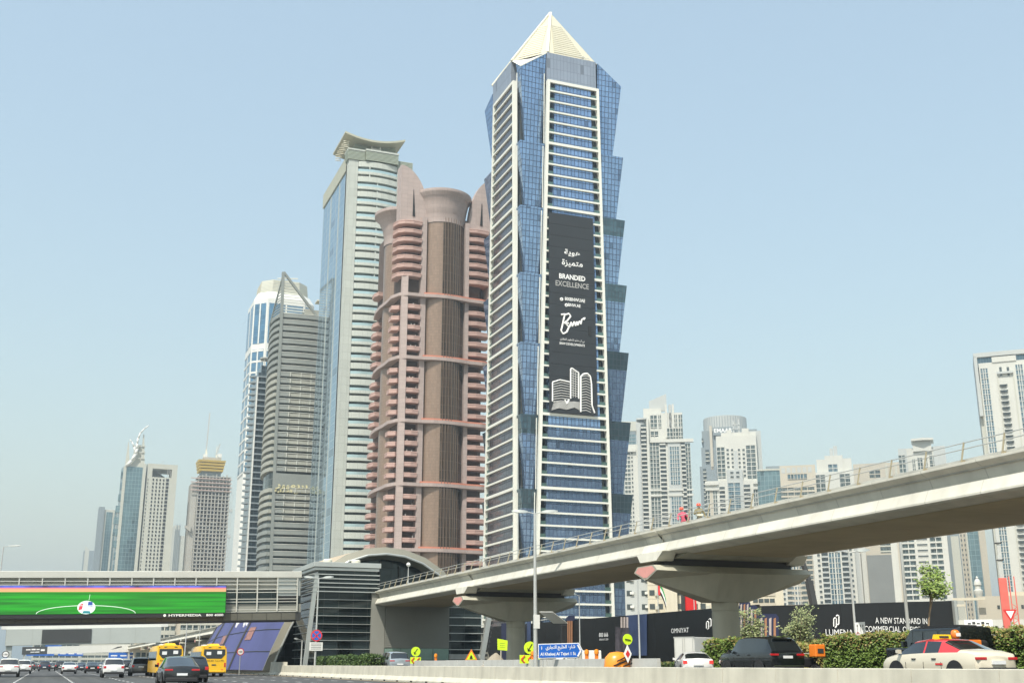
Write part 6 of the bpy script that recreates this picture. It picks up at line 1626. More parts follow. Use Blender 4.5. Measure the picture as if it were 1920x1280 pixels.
# flags
def flag(label, px, py, d):
    b = at_d(px, py, d); f = thing('flag', label, 'flag', (b.x, b.y, SZ), R(-28))
    h = b.z - SZ; MB().cyl(0,0,0,h+0.9,0.05,n=6).build('pole', M['steel'], f)
    for k, (mt, za, zb) in enumerate((('green_', 0.35, 0.9), ('letter', -0.2, 0.35), ('blackpaint', -0.75, -0.2))):
        pts = lambda z: [(0.3+0.13*i, 0.10*math.sin(i*1.3), h+z*0.8-0.16*i-0.04*i*i) for i in range(6)]
        m = MB().loft([[Vector(p) for p in pts(za)], [Vector(p) for p in pts(zb)]], False, False, False).build('stripe', M['flaggreen'] if mt == 'green_' else M[mt], f)
    MB().loft([[Vector((0.03,0,h+z*0.8)) , Vector((0.3,0.0,h+z*0.8-0.05))] for z in (-0.75, 0.9)], False, False, False).build('hoist_band', M['sred'], f)
M['flaggreen'] = pmat('flag_green', (0.02,0.30,0.08), 0.7, var=0)
flag('drooping red green and white flag left of the red mast', 1233, 1105, 140); flag('red green and black flag right of the red mast', 1300, 1098, 140)
# ------------------------------------------------------------------ hedges, trees
M['leafg'] = leafmat('hedge_leaves', (0.075, 0.135, 0.02), (0.17, 0.24, 0.05))
M['leafy'] = leafmat('young_hedge_leaves', (0.20, 0.22, 0.055), (0.30, 0.22, 0.085))
M['leafd'] = leafmat('far_hedge_leaves', (0.03, 0.07, 0.015), (0.08, 0.12, 0.025))
M['leaft'] = leafmat('tree_leaves', (0.12, 0.20, 0.035), (0.30, 0.38, 0.10))
M['leafo'] = leafmat('olive_tree_leaves', (0.16, 0.21, 0.08), (0.36, 0.38, 0.18))
M['bark'] = pmat('bark', (0.26, 0.19, 0.12), 0.9, var=0.25, scale=4)
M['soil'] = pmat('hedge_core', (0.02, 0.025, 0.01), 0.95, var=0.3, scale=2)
def hedge(label, x0, x1, y0, y1, z0, h, n, sz, mats, seed, topn=0.0):
    r = random.Random(seed)
    o = thing('hedge', label, 'hedge', ((x0+x1)/2, (y0+y1)/2, z0), group='hedges')
    L, Wd = y1-y0, x1-x0
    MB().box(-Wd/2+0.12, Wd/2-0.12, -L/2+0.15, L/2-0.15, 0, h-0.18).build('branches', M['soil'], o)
    mbs = [MB(), MB()]
    for i in range(n):
        # points on the shell: left face, near end, top
        k = r.random(); A = (L*h, Wd*h, L*Wd)
        k *= sum(A)
        if k < A[0]: p = Vector((-Wd/2, r.uniform(-L/2, L/2), r.uniform(0.05, h)))
        elif k < A[0]+A[1]: p = Vector((r.uniform(-Wd/2, Wd/2), -L/2, r.uniform(0.05, h)))
        else: p = Vector((r.uniform(-Wd/2, Wd/2), r.uniform(-L/2, L/2), h))
        lump = mnoise.noise(p*1.1 + Vector((seed,0,0))) * 0.22 + mnoise.noise(p*3.1) * 0.10
        p += Vector((-0.6*lump, -0.3*lump, lump)) + Vector((r.gauss(0,.05), r.gauss(0,.05), r.gauss(0,.05)))
        top = p.z > h - 0.35 * h * r.random() * 1.3
        mbs[1 if (top and r.random() < topn) else 0].leaf(p, sz*r.uniform(.6,1.3), r)
    for mb, m_ in zip(mbs, mats):
        if mb.v: stuff(mb.build('foliage', M[m_], o))
    return o
hedge('tall green hedge with brownish tips behind the taxi', 34.1, 35.6, 26.0, 46.6, 0.78, 1.66, 34000, 0.072, ('leafg', 'leafy'), 1, 0.62)
hedge('clipped green hedge in front of the near pier left of the black car', 34.0, 35.5, 50.6, 57.3, 0.78, 1.62, 9000, 0.085, ('leafg', 'leafy'), 2, 0.35)
hedge('low brownish hedge between the black car and the tall hedge', 34.6, 35.7, 46.8, 50.4, 0.78, 1.35, 7000, 0.085, ('leafy', 'leafg'), 3, 0.3)
hedge('long low hedge in front of the station glass block', 26.0, 27.3, 99.5, 122.0, SZ, 1.32, 12000, 0.10, ('leafd', 'leafd'), 4)
hedge('dark low hedge along the foot of the black hoarding', 55.2, 56.4, 89, 122, SZ, 0.75, 9000, 0.11, ('leafd', 'leafy'), 5, 0.3)
hedge('dense dark shrub row below the villa pergolas', 100, 112, 98, 101, SZ, 3.4, 9000, 0.16, ('leafd', 'leafd'), 6)
b = at_d(1840, 1160, 140)
def tree(label, base, lean, h, trunk_h, crown, n, sz, mat, seed, stems=1, wispy=False, group='young trees'):
    r = random.Random(seed)
    o = thing('young_tree', label, 'tree', base, group=group)
    tk = MB(); tips = []
    for s_ in range(stems):
        ph = r.uniform(0, 6.28)
        p0 = Vector((0.08*s_, 0, 0)); p1 = p0 + Vector((lean + (0.35*math.cos(ph) if stems > 1 else 0), (0.3*math.sin(ph) if stems > 1 else 0), trunk_h))
        pts = [p0.lerp(p1, t) + Vector((0.04*math.sin(t*7+ph), 0.04*math.cos(t*5), 0)) for t in (0, .35, .7, 1)]
        for i in range(3): tk.tube(pts[i], pts[i+1], 0.085*(1-0.2*i)/stems**0.5, 0.085*(1-0.2*(i+1))/stems**0.5, 8)
        for k in range(9):
            a = r.uniform(0, 6.28); q = p1 + Vector((crown[0]*math.cos(a)*r.uniform(.35,.9), crown[1]*math.sin(a)*r.uniform(.35,.9), r.uniform(0.1, 1.0)*(h-trunk_h)*0.85))
            m1 = p1.lerp(q, 0.5) + Vector((0,0,0.12)); st = pts[3] if k % 2 else pts[2].lerp(pts[3], r.random())
            tk.tube(st, m1, 0.032, 0.022, 5); tk.tube(m1, q, 0.022, 0.008, 5); tips += [q, m1, m1.lerp(q, .5)]
    tk.build('trunk', M['bark'], o)
    lf = MB()
    clumps = [t + Vector((r.gauss(0,.18), r.gauss(0,.18), r.gauss(0,.14))) for t in tips for _ in range(3 if not wispy else 4)]
    for i in range(n):
        c = r.choice(clumps); g = 0.17 if not wispy else 0.13
        lf.leaf(c + Vector((r.gauss(0,g), r.gauss(0,g), r.gauss(0,g*0.8))), sz*r.uniform(.6,1.3), r)
    stuff(lf.build('crown', M[mat], o))
tree('young green tree with a leaning pale trunk before the hoarding lettering', (46.0, 53.6, SZ), 0.9, 6.4, 4.4, (1.35, 1.2), 2000, 0.10, 'leaft', 21)
tree('bushy young olive coloured tree right of the near pier', (48.6, 75.8, SZ), 0.1, 5.1, 1.8, (1.15, 1.15), 3600, 0.09, 'leafo', 22, 2, True)
tree('wispy young tree in front of the plain black hoarding', (49.2, 70.5, SZ), 0.05, 5.2, 1.8, (1.2, 1.2), 3000, 0.085, 'leafo', 23, 3, True)
# ------------------------------------------------------------------ vehicles
def paint(name, rgb, rough=0.25, metal=0.0, coat=0.8): return pmat(name, rgb, rough, metal, var=0.03, scale=0.5, coat=coat)
PT = dict(black=paint('black_car_paint', (0.005, 0.007, 0.008)), white=paint('white_car_paint', (0.74, 0.74, 0.71)), silver=paint('silver_car_paint', (0.42, 0.47, 0.50), 0.3, 0.5),
          darkblue=paint('dark_blue_car_paint', (0.02, 0.03, 0.055)), grey=paint('grey_car_paint', (0.09, 0.10, 0.10), 0.3, 0.3), cream=paint('cream_taxi_paint', (0.70, 0.64, 0.50)), red=paint('red_car_paint', (0.60, 0.03, 0.03)),
          yellow=paint('school_bus_yellow', (0.80, 0.46, 0.008), 0.35, 0, 0.4), green=paint('dark_green_car_paint', (0.02, 0.05, 0.04)))
M['carglass'] = pmat('tinted_car_glass', (0.012, 0.016, 0.018), 0.04, 0.0, var=0, spec=0.9, coat=0.5)
M['taillight'] = pmat('red_tail_lamp', (0.50, 0.015, 0.02), 0.2, 0, var=0, coat=0.6)
M['brakelit'] = emat('lit_brake_lamp', (1.0, 0.06, 0.05), 0.7)
M['plastic'] = pmat('black_plastic_trim', (0.02, 0.02, 0.021), 0.55, var=0.1, scale=3)
M['rubber'] = pmat('tyre_rubber', (0.018, 0.018, 0.018), 0.85, var=0.15, scale=5)
M['rimalu'] = pmat('alloy_rim', (0.42, 0.43, 0.44), 0.35, 0.8, var=0.05, scale=4)
M['plate'] = pmat('number_plate', (0.74, 0.75, 0.74), 0.5, var=0.06, scale=9)
M['chrome'] = pmat('chrome_trim', (0.62, 0.63, 0.64), 0.15, 0.95, var=0)

def wheel_proto():
    prof = [(0.19,-0.10),(0.30,-0.11),(0.335,-0.085),(0.345,-0.03),(0.345,0.03),(0.335,0.085),(0.30,0.11),(0.19,0.10)]
    n = 22; mb = MB()
    mb.loft([[(x, r*math.cos(2*math.pi*i/n), r*math.sin(2*math.pi*i/n)) for i in range(n)] for r, x in prof], False, False)
    rim = MB(); rim.loft([[(x, r*math.cos(2*math.pi*i/n), r*math.sin(2*math.pi*i/n)) for i in range(n)] for r, x in ((0.22,-0.02),(0.22,0.075),(0.20,0.085))], True, False)
    for k in range(5):
        a = 2*math.pi*k/5; c, s = math.cos(a), math.sin(a)
        rim.bar((0.075, 0, 0), (0.06, 0.2*c, 0.2*s), 0.06, 0.04)
    return mb, rim
_wm, _wr = wheel_proto(); _W = {}
def add_wheel(o, x, y, r, s):
    k = r / 0.345
    if 'w' not in _W:
        w_ = _wm.build('wheel', M['rubber'], o, smooth=True); rm = _wr.build('rim', M['rimalu'], w_); _W['w'] = (w_, rm)
    else:
        w_ = inst('wheel', _W['w'][0], o); rm = inst('rim', _W['w'][1], w_)
    w_.location = (x, y, r); w_.scale = (k*s, k, k)
    return w_

# profiles: (y from rear, underside, shoulder z, roof z, half width at shoulder, half width at roof, kind of the section AHEAD of it)
PROF = {
 'sedan': dict(L=4.85, W=0.92, st=[(0.00,.42,.80,.86,.70,.62,'b'),(0.10,.30,.92,.98,.86,.76,'b'),(0.45,.24,.99,1.06,.90,.76,'b'),(0.85,.22,1.00,1.10,.915,.74,'rw'),(1.62,.22,1.00,1.40,.92,.63,'p'),(1.75,.22,1.00,1.43,.92,.635,'sw'),(2.42,.22,.99,1.46,.92,.645,'p'),(2.50,.22,.99,1.46,.92,.645,'sw'),(3.15,.22,.97,1.40,.92,.63,'fw'),(3.85,.22,.93,1.02,.915,.72,'b'),(4.45,.24,.84,.91,.88,.70,'b'),(4.75,.30,.70,.76,.78,.60,'b'),(4.85,.42,.58,.62,.62,.5,'b')]),
 'suv': dict(L=4.75, W=0.96, st=[(0.00,.45,.95,1.02,.84,.74,'b'),(0.06,.36,1.08,1.14,.92,.80,'rw'),(0.42,.30,1.08,1.62,.95,.70,'p'),(0.55,.30,1.08,1.68,.955,.71,'sw'),(1.35,.30,1.07,1.73,.96,.72,'p'),(1.45,.30,1.07,1.735,.96,.72,'sw'),(2.25,.30,1.05,1.74,.96,.72,'p'),(2.35,.30,1.05,1.74,.96,.72,'sw'),(2.95,.30,1.03,1.66,.96,.70,'fw'),(3.55,.30,1.01,1.12,.955,.78,'b'),(4.30,.32,.95,1.04,.93,.76,'b'),(4.65,.38,.80,.88,.84,.68,'b'),(4.75,.5,.66,.72,.72,.58,'b')]),
 'rover': dict(L=5.05, W=1.00, st=[(0.00,.46,1.00,1.06,.90,.82,'b'),(0.05,.40,1.14,1.20,.98,.86,'rw'),(0.50,.34,1.16,1.74,.99,.76,'p'),(0.66,.34,1.16,1.81,1.0,.77,'sw'),(1.60,.34,1.15,1.86,1.0,.78,'p'),(1.70,.34,1.15,1.865,1.0,.78,'sw'),(2.60,.34,1.13,1.86,1.0,.78,'p'),(2.70,.34,1.13,1.855,1.0,.78,'sw'),(3.15,.34,1.12,1.80,1.0,.76,'fw'),(3.75,.34,1.10,1.20,1.0,.84,'b'),(4.60,.36,1.05,1.14,.98,.82,'b'),(4.95,.44,.88,.98,.90,.74,'b'),(5.05,.54,.72,.78,.80,.64,'b')]),
 'hatch': dict(L=4.25, W=0.90, st=[(0.00,.42,.84,.90,.74,.64,'b'),(0.10,.30,.98,1.04,.87,.70,'rw'),(0.75,.24,1.02,1.36,.895,.60,'p'),(0.90,.24,1.01,1.40,.90,.61,'sw'),(1.60,.24,.98,1.45,.90,.63,'p'),(1.70,.24,.98,1.45,.90,.63,'sw'),(2.35,.24,.95,1.40,.90,.62,'fw'),(3.10,.24,.92,1.00,.895,.70,'b'),(3.80,.26,.84,.90,.86,.66,'b'),(4.15,.32,.70,.76,.76,.58,'b'),(4.25,.44,.58,.62,.62,.5,'b')]),
 'coupe': dict(L=4.95, W=0.96, st=[(0.00,.44,.86,.92,.78,.66,'b'),(0.10,.32,1.02,1.08,.91,.78,'b'),(0.30,.28,1.06,1.14,.93,.76,'rw'),(1.45,.26,1.06,1.52,.955,.66,'p'),(1.65,.26,1.06,1.56,.96,.67,'sw'),(2.35,.26,1.05,1.60,.96,.68,'p'),(2.45,.26,1.05,1.60,.96,.68,'sw'),(3.10,.26,1.03,1.53,.96,.67,'fw'),(3.75,.26,1.0,1.10,.955,.76,'b'),(4.45,.28,.92,1.0,.92,.74,'b'),(4.85,.36,.76,.82,.82,.64,'b'),(4.95,.46,.64,.68,.7,.54,'b')]),
}
def car(name, label, kind, paintm, loc, rz=0.0, group=None, roofm=None, dz=0.0, brake=False, plate_txt=None, light='v', cat='car', rear_txt=None, mirror=None):
    P = PROF[kind]; L = P['L']; st = P['st']
    o = thing(name, label, cat, loc, rz, group)
    def ring(s):
        y, zb, zs, zr, ws, wr, _ = s; y -= L/2
        h = [(0,zb),(ws*.80,zb),(ws*.95,zb+.06),(ws*1.0,zb+(zs-zb)*.45),(ws*.985,zs-(zs-zb)*.18),(ws*.95,zs),(wr+(ws*.95-wr)*.12 if zr-zs>.2 else wr,zr-(.07 if zr-zs>.2 else .02)),(wr*.80,zr),(0,zr+.025)]
        return [(x,y,z) for x,z in h] + [(-x,y,z) for x,z in reversed(h[1:-1])]
    rings = [ring(s) for s in st]; m = len(rings[0])
    parts = {'body': MB(), 'roof': MB(), 'rear_window': MB(), 'windscreen': MB(), 'side_window': MB(), 'side_window2': MB()}
    top = (6,7,8,9); side = (5, 10)
    for k in range(len(rings)-1):
        kind_ = st[k][6]
        for i in range(m):
            j = (i+1) % m
            q = [rings[k][i], rings[k][j], rings[k+1][j], rings[k+1][i]]
            dst = 'body'
            if kind_ == 'rw' and i in (6,7,8,9): dst = 'rear_window'
            elif kind_ == 'fw' and i in (6,7,8,9): dst = 'windscreen'
            elif kind_ in ('sw',) and i in side: dst = 'side_window'
            elif kind_ in ('rw','fw') and i in side:
                dst = 'side_window' if kind_ == 'fw' else ('roof' if roofm else 'body')
            elif kind_ in ('sw','p') and i in top: dst = 'roof'
            elif roofm and kind_ in ('rw','p') and i in side: dst = 'roof'
            elif kind_ == 'p' and i in side: dst = 'side_window' if kind == 'rover' else 'body'
            parts[dst].poly(*q)
    parts['body'].poly(*reversed(rings[0])); parts['body'].poly(*rings[-1])
    def weld(ob):
        import bmesh
        bm = bmesh.new(); bm.from_mesh(ob.data); bmesh.ops.remove_doubles(bm, verts=bm.verts, dist=0.001); bm.to_mesh(ob.data); bm.free(); smooth_sharp(ob, 38)
    for nm, mb in parts.items():
        if not mb.v: continue
        mt = M['carglass'] if 'window' in nm or nm == 'windscreen' else (roofm or paintm if nm == 'roof' else paintm)
        weld(mb.build(nm, mt, o))
    s0, s1, s2 = st[0], st[1], st[2]
    yb = -L/2; ws = s1[4]; zs = s1[2]
    # wheels and arches
    r = 0.345 if kind in ('sedan','hatch') else 0.385
    for y in (L*0.205, L*0.80):
        for sd in (-1, 1):
            add_wheel(o, sd*(P['W']-0.11), y - L/2, r, sd)
            n = 14; arc = [(sd*(P['W']+0.004), y-L/2+(r+0.07)*math.cos(math.pi*i/n), r+(r+0.07)*math.sin(math.pi*i/n)) for i in range(n+1)]
            MB().poly(*(arc if sd < 0 else arc[::-1])).build('wheel_arch', M['plastic'], o)
    # tail lamps, bumper, plate
    for sd in (-1, 1):
        if light == 'v': MB().box(min(sd*ws*.70,sd*ws*.97),max(sd*ws*.70,sd*ws*.97),yb-0.015,yb+0.12,zs-.26,zs-.05).build('tail_light', M['brakelit'] if brake else M['taillight'], o, bevel=0.02)
        else: MB().box(min(sd*ws*.52,sd*ws*.98),max(sd*ws*.52,sd*ws*.98),yb-0.015,yb+0.12,zs-.16,zs-.07).build('tail_light', M['taillight'], o, bevel=0.015)
        MB().box(min(sd*.62,sd*.40),max(sd*.62,sd*.40),L/2-.16,L/2-.02,.56,.66).build('head_light', M['chrome'], o)
        mx = P['W']*.97; cab = [s for s in st if s[6] == 'fw'][0]
        MB().loft([[(sd*mx,cab[0]-L/2+.42,1.0*cab[2]),(sd*(mx+.20),cab[0]-L/2+.38,cab[2]+.02),(sd*(mx+.20),cab[0]-L/2+.38,cab[2]+.16),(sd*mx,cab[0]-L/2+.42,cab[2]+.14)],
                   [(sd*mx,cab[0]-L/2+.54,cab[2]+.02),(sd*(mx+.18),cab[0]-L/2+.52,cab[2]+.04),(sd*(mx+.18),cab[0]-L/2+.52,cab[2]+.13),(sd*mx,cab[0]-L/2+.54,cab[2]+.12)]]).build('door_mirror', mirror or paintm, o)
        for yy in (1.95, 2.95): MB().box(min(sd*(P['W']-.02),sd*(P['W']+.02)),max(sd*(P['W']-.02),sd*(P['W']+.02)),yy-L/2-.1,yy-L/2+.1,zs-.14,zs-.10).build('door_handle', M['plastic'], o)
    for sd in (-1, 1):
        for yy in (1.62, 2.48, 3.38):
            MB().box(min(sd*(P['W']-.03),sd*(P['W']+.004)),max(sd*(P['W']-.03),sd*(P['W']+.004)),yy-L/2-.008,yy-L/2+.008,.36,zs-.22).build('door_seam', M['plastic'], o)
    MB().box(-ws*.90,ws*.90,yb-0.05,yb+0.15,.30,.52).build('rear_bumper', M['plastic'], o, bevel=0.04)
    pl = MB().box(-.27,.27,yb-0.075 if kind != 'rover' else yb-.02,yb,.62 if kind != 'rover' else .86,.74 if kind != 'rover' else .98).build('number_plate', M['plate'], o)
    if kind == 'suv' or kind == 'rover':
        MB().box(-.55,.55,yb+.35,yb+.52,s2[3]-.02,s2[3]+.03).build('roof_spoiler', paintm, o)
    return o
G1 = 'vehicles on the highway'; G2 = 'vehicles on the service road'
def lane(px, d): a = at_d(px, 1244, d); return (a.x, a.y, 0.0)
car('car', 'black coupe shaped SUV nearest the camera on the highway', 'coupe', PT['black'], (6.75, 67, 0), 0, G1, light='h', mirror=PT['black'])
car('car', 'white SUV with a dark rear window left of the grey van', 'suv', PT['white'], (*lane(211.5, 116)[:2], 0), 0, G1)
car('car', 'white saloon in the middle of the highway', 'sedan', PT['white'], lane(130, 163), 0, G1, brake=False)
car('car', 'white crossover at the left edge of the highway', 'suv', PT['white'], lane(18, 124), 0, G1, light='h')
car('car', 'smaller white SUV second from the left edge of the highway', 'suv', PT['white'], lane(45, 165), 0, G1)
car('car', 'dark blue SUV in the second lane from the left', 'suv', PT['darkblue'], lane(84, 222), 0, G1)
car('car', 'black car with a lit red lamp right of the white saloon', 'sedan', PT['black'], lane(173, 172), 0, G1, brake=True)
car('car', 'small black car just left of the white saloon', 'suv', PT['black'], lane(113, 230), 0, G1)
car('car', 'dark grey van just left of the yellow buses', 'rover', PT['grey'], lane(262, 132), 0, G1)
car('car', 'black SUV half hidden behind the white SUV', 'suv', PT['black'], lane(238, 168), 0, G1)
car('car', 'black SUV half hidden by the black coupe in front of the buses', 'suv', PT['black'], (9.35, 84, 0), 0, G1)
car('car', 'grey car far ahead beside the small black car', 'sedan', PT['grey'], lane(100, 260), 0, G1)
car('car', 'dark car far ahead behind the second white SUV', 'suv', PT['grey'], lane(57, 250), 0, G1)
car('car', 'dark blue car just beyond the black car with lit lamp', 'sedan', PT['darkblue'], lane(153, 215), 0, G1, brake=True)
car('car', 'white car partly hidden beyond the white saloon', 'sedan', PT['white'], lane(146, 240), 0, G1)
car('car', 'brownish car far ahead in the left lanes', 'sedan', PT['grey'], lane(64, 300), 0, G1)
car('car', 'green car far ahead beside the white SUV', 'sedan', PT['green'], lane(189, 210), 0, G1)
for i, (px, d, c_) in enumerate(((70,420,'white'),(92,380,'white'),(104,460,'darkblue'),(78,520,'white'),(120,350,'grey'),(135,400,'white'),(98,600,'black'),(50,400,'white'),(150,520,'white'))):
    car('car', ('tiny %s car far down the highway, %s of the farthest cars' % (c_ if c_ != 'darkblue' else 'blue', ('second from the left','fourth from the left','sixth from the left','third from the left','seventh from the left','eighth from the left','fifth from the left','leftmost','rightmost')[i])), 'suv' if i % 2 else 'sedan', PT[c_], lane(px, d), 0, 'farthest cars')
# service road
car('silver_car', 'silver crossover driving behind the cream barrier beside the station hedge', 'suv', PT['silver'], (28.3, 100.5, SZ), 0, G2, light='h')
rr = car('black_suv', 'big black SUV behind the cream barrier right of the clipped hedge', 'rover', PT['black'], (31.7, 48.3, rz_(31.7)), 0, G2, light='h')
text('RANGE ROVER', 'lettering', M['chrome'], rr, (0, -2.50, 1.075), (1,0,0), (0,0,1), width=1.0, height=0.055, depth=0.03)
MB().box(-.85,.85,-2.59,-2.56,.50,.54).build('bumper_trim', M['chrome'], rr); rr.scale = (0.95, 0.93, 0.98)
MB().loft([[(-.12,-1.2,1.86),(.12,-1.2,1.86),(.12,-.9,1.87),(-.12,-.9,1.87)],[(-.03,-1.0,1.95),(.03,-1.0,1.95),(.03,-.92,1.95),(-.03,-.92,1.95)]]).build('roof_antenna', PT['black'], rr)
car('white_hatchback', 'white hatchback with lit red brake lights in front of the white truck', 'hatch', PT['white'], (32.3, 55.6, rz_(32.3)-0.0), R(-22), G2, brake=True).scale = (0.93, 0.93, 0.82)
tx = car('taxi', 'cream taxi with a red roof and yellow roof sign at the right', 'sedan', PT['cream'], (29.0, 32.7, rz_(29)), 0, G2, roofm=PT['red'], light='h', cat='taxi', mirror=PT['cream'])
sgn = MB().loft([[(-.33,-.05,1.47),(.33,-.05,1.47),(.33,.17,1.47),(-.33,.17,1.47)],[(-.31,-.02,1.62),(.31,-.02,1.62),(.31,.13,1.62),(-.31,.13,1.62)]]).build('roof_sign', pmat('taxi_sign_yellow', (0.80,0.55,0.01), 0.4, var=0.05, scale=3), tx)
MB().box(-.2,.2,-.056,-.04,1.50,1.57).build('sign_mark', M['dkpanel'], sgn)
for sd in (-1, 1):
    MB().poly(*[(sd*0.935, y, z) for y, z in ((-.9,.60),(-.55,.60),(-.55,.66),(-.9,.66))][::sd]).build('door_lettering_strip', M['sred'], tx)
# red C pillars and rear quarter of the taxi roof
MB().box(-0.60,0.60,-1.0,-0.98,1.40,1.41).build('roof_rear_trim', PT['red'], tx)

for (a, lab, px, py, d) in ((0, 'grey car parked beyond the barrier under the purple flank', 615, 1241, 150), (1, 'dark car parked below the purple flank beside the right hand bus', 447, 1240, 175)):
    q = at_d((600 if a == 0 else 440), 1241, 139 if a == 0 else 165)
    if q.x < 25.6: q = Vector((26.6, q.y * 26.6 / q.x, 0))
    car('parked_car', lab, 'sedan' if a == 0 else 'suv', PT['grey'] if a == 0 else PT['black'], (q.x, q.y, SZ), R(0), G2)

# black off-road wagon behind the taxi
jw = thing('offroad_wagon', 'boxy black off road wagon half hidden behind the taxi', 'car', (32.75, 37.2, rz_(32.75)), 0, G2)
MB().loft([[(x,y,z) for x,z in ((-.88,.5),(.88,.5),(.90,1.15),(.86,1.20),(-.86,1.20),(-.90,1.15))] for y in (-2.1,2.1)]).build('body', PT['black'], jw, bevel=0.06)
MB().loft([[(x*k,y,z) for x,z in ((-.84,1.20),(.84,1.20),(.76,1.88),(.70,1.93),(-.70,1.93),(-.76,1.88))] for y, k in ((-2.05,1),(0.6,1))]).build('cabin', PT['black'], jw, bevel=0.05)
MB().loft([[(-.80,1.25,1.22),(.80,1.25,1.22),(.80,.61,1.22),(-.80,.61,1.22)],[(-.70,.75,1.86),(.70,.75,1.86),(.70,.61,1.86),(-.70,.61,1.86)]]).build('windscreen', M['carglass'], jw)
for sd in (-1,1):
    for (a, b_) in ((-1.9,-1.0),(-.9,-.15),(-.05,.5)): MB().loft([[(sd*.853,a,1.28),(sd*.853,b_,1.28),(sd*.845,b_,1.28),(sd*.845,a,1.28)],[(sd*.782,a+.04,1.80),(sd*.782,b_,1.80),(sd*.77,b_,1.80),(sd*.77,a+.04,1.80)]]).build('side_window', M['carglass'], jw)
    MB().box(min(sd*.9,sd*1.12),max(sd*.9,sd*1.12),.75,.88,1.22,1.45).build('door_mirror', PT['black'], jw, bevel=0.02)
    MB().bar((sd*.60,-1.8,1.96),(sd*.60,.4,1.96),.05,.05).build('roof_rail', M['plastic'], jw)
    for y in (-1.3,1.35): add_wheel(jw, sd*.85, y, .40, sd)
MB().box(-.5,.5,-1.6,0.2,1.94,2.02).build('roof_tray', M['plastic'], jw); MB().box(-.3,.3,-2.35,-2.1,.85,1.45).build('spare_wheel_cover', M['plastic'], jw, bevel=0.1)

# yellow school buses
def bus(label, loc):
    b = thing('school_bus', label, 'bus', loc, 0, 'yellow school buses')
    Lb, Wb, H = 10.2, 1.22, 3.0
    def sec(y, k=1.0, top=H):
        p = [(-1.22,.42),(1.22,.42),(1.24,1.2),(1.20,2.3),(1.13,2.72),(.95,2.94),(-.95,2.94),(-1.13,2.72),(-1.20,2.3),(-1.24,1.2)]
        return [(x*k, y, .42+(z-.42)*(1 if k == 1 else .985)) for x, z in p]
    o = MB().loft([sec(0,.97),sec(.12),sec(Lb-.25),sec(Lb,.96)]).build('body', PT['yellow'], b); smooth_sharp(o, 35)
    rw = [(-1.02,2.60),(1.02,2.60),(1.04,2.1),(.70,1.72),(-.70,1.72),(-1.04,2.1)]
    MB().loft([[(x,.06,z) for x,z in rw],[(x,-.02,z) for x,z in rw]]).build('rear_window', M['carglass'], b)
    for (x, z) in ((-.55,2.2),(.48,2.28)): MB().box(x-.22,x+.22,-.035,-.021,z-.14,z+.16).build('window_notice', M['plate'], b)
    for sd in (-1,1):
        for k in range(6): MB().box(min(sd*1.20,sd*1.236),max(sd*1.20,sd*1.236),.7+k*1.5,2.1+k*1.5,1.55,2.38).build('side_window', M['carglass'], b)
        MB().box(min(sd*.98,sd*1.14),max(sd*.98,sd*1.14),-.03,.03,.92,1.32).build('tail_light', M['taillight'], b, bevel=.02)
        for y in (2.2, 7.7): add_wheel(b, sd*1.05, y, .48, sd)
        MB().box(min(sd*1.0,sd*1.1),max(sd*1.0,sd*1.1),-.025,.02,2.72,2.80).build('marker_lamp', M['taillight'], b)
        MB().box(min(sd*.72,sd*.92),max(sd*.72,sd*.92),-.02,.02,.62,.70).build('reflector', M['sred'], b)
    MB().loft([[(-.55,.6,2.93),(.55,.6,2.93),(.55,3.0,2.93),(-.55,3.0,2.93)],[(-.42,.8,3.14),(.42,.8,3.14),(.42,2.8,3.14),(-.42,2.8,3.14)]]).build('roof_unit', PT['yellow'], b)
    MB().box(-.6,.6,4.5,6.5,2.93,3.10).build('roof_hatch', M['plate'], b, bevel=.03); MB().box(-1.1,1.1,-.05,.12,.42,.60).build('rear_bumper', PT['yellow'], b, bevel=.03)
    for sd in (-1, 1): MB().tube((sd*.35,.02,2.78),(sd*.6,.02,2.76),.05,n=6).build('roof_lamp', M['dkpanel'], b)
    MB().box(-.22,.22,-.03,.01,1.06,1.18).build('badge', M['dkpanel'], b, bevel=.02)
    text('SCHOOL BUS', 'lettering', M['blackpaint'], b, (-.48,-.01,1.52), (1,0,0), (0,0,1), width=.86, height=.13, bold=.02, depth=.02)
    text(shape_ar('حافلة مدرسية'), 'lettering', M['blackpaint'], b, (.52,-.01,1.52), (1,0,0), (0,0,1), width=.86, height=.17, bold=.02, depth=.02)
    MB().box(-1.1,1.1,-.01,.4,.30,.42).build('underbody', M['plastic'], b)
bus('left yellow school bus behind the black coupe shaped SUV', (*at_d(318, 1244, 118)[:2], 0))
bus('right yellow school bus beside the purple station flank', (*at_d(401, 1244, 120)[:2], 0))

# white box truck on the side street
tr = thing('box_truck', 'white box truck parked in front of the black hoarding', 'truck', (*at_d(1284, 1240, 106)[:2], SZ), R(-62))
MB().box(-1.05,1.05,0,5.2,.85,3.0).build('cargo_box', M['white'], tr, bevel=.04)
for x in (-1.0,.02): MB().box(x,x+.98,-.05,-.001,.9,2.94).build('rear_door', M['white'], tr)
for x in (-.93,-.12,.12,.93): MB().cyl(x,-.08,.9,2.9,.022,n=6).build('door_bolt', M['steel'], tr)
MB().box(-1.07,1.07,-.06,.03,2.94,3.04).build('frame_top', M['steel'], tr)
MB().box(-.9,.9,5.3,7.0,.55,2.2).build('cab', M['white'], tr, bevel=.15); MB().box(-.8,.8,6.9,7.03,1.3,2.0).build('windscreen', M['carglass'], tr)
for sd in (-1,1):
    for y in (1.0,6.0): add_wheel(tr, sd*.85, y, .40, sd)
MB().box(-.9,.9,0,5.3,.55,.85).build('chassis', M['plastic'], tr)
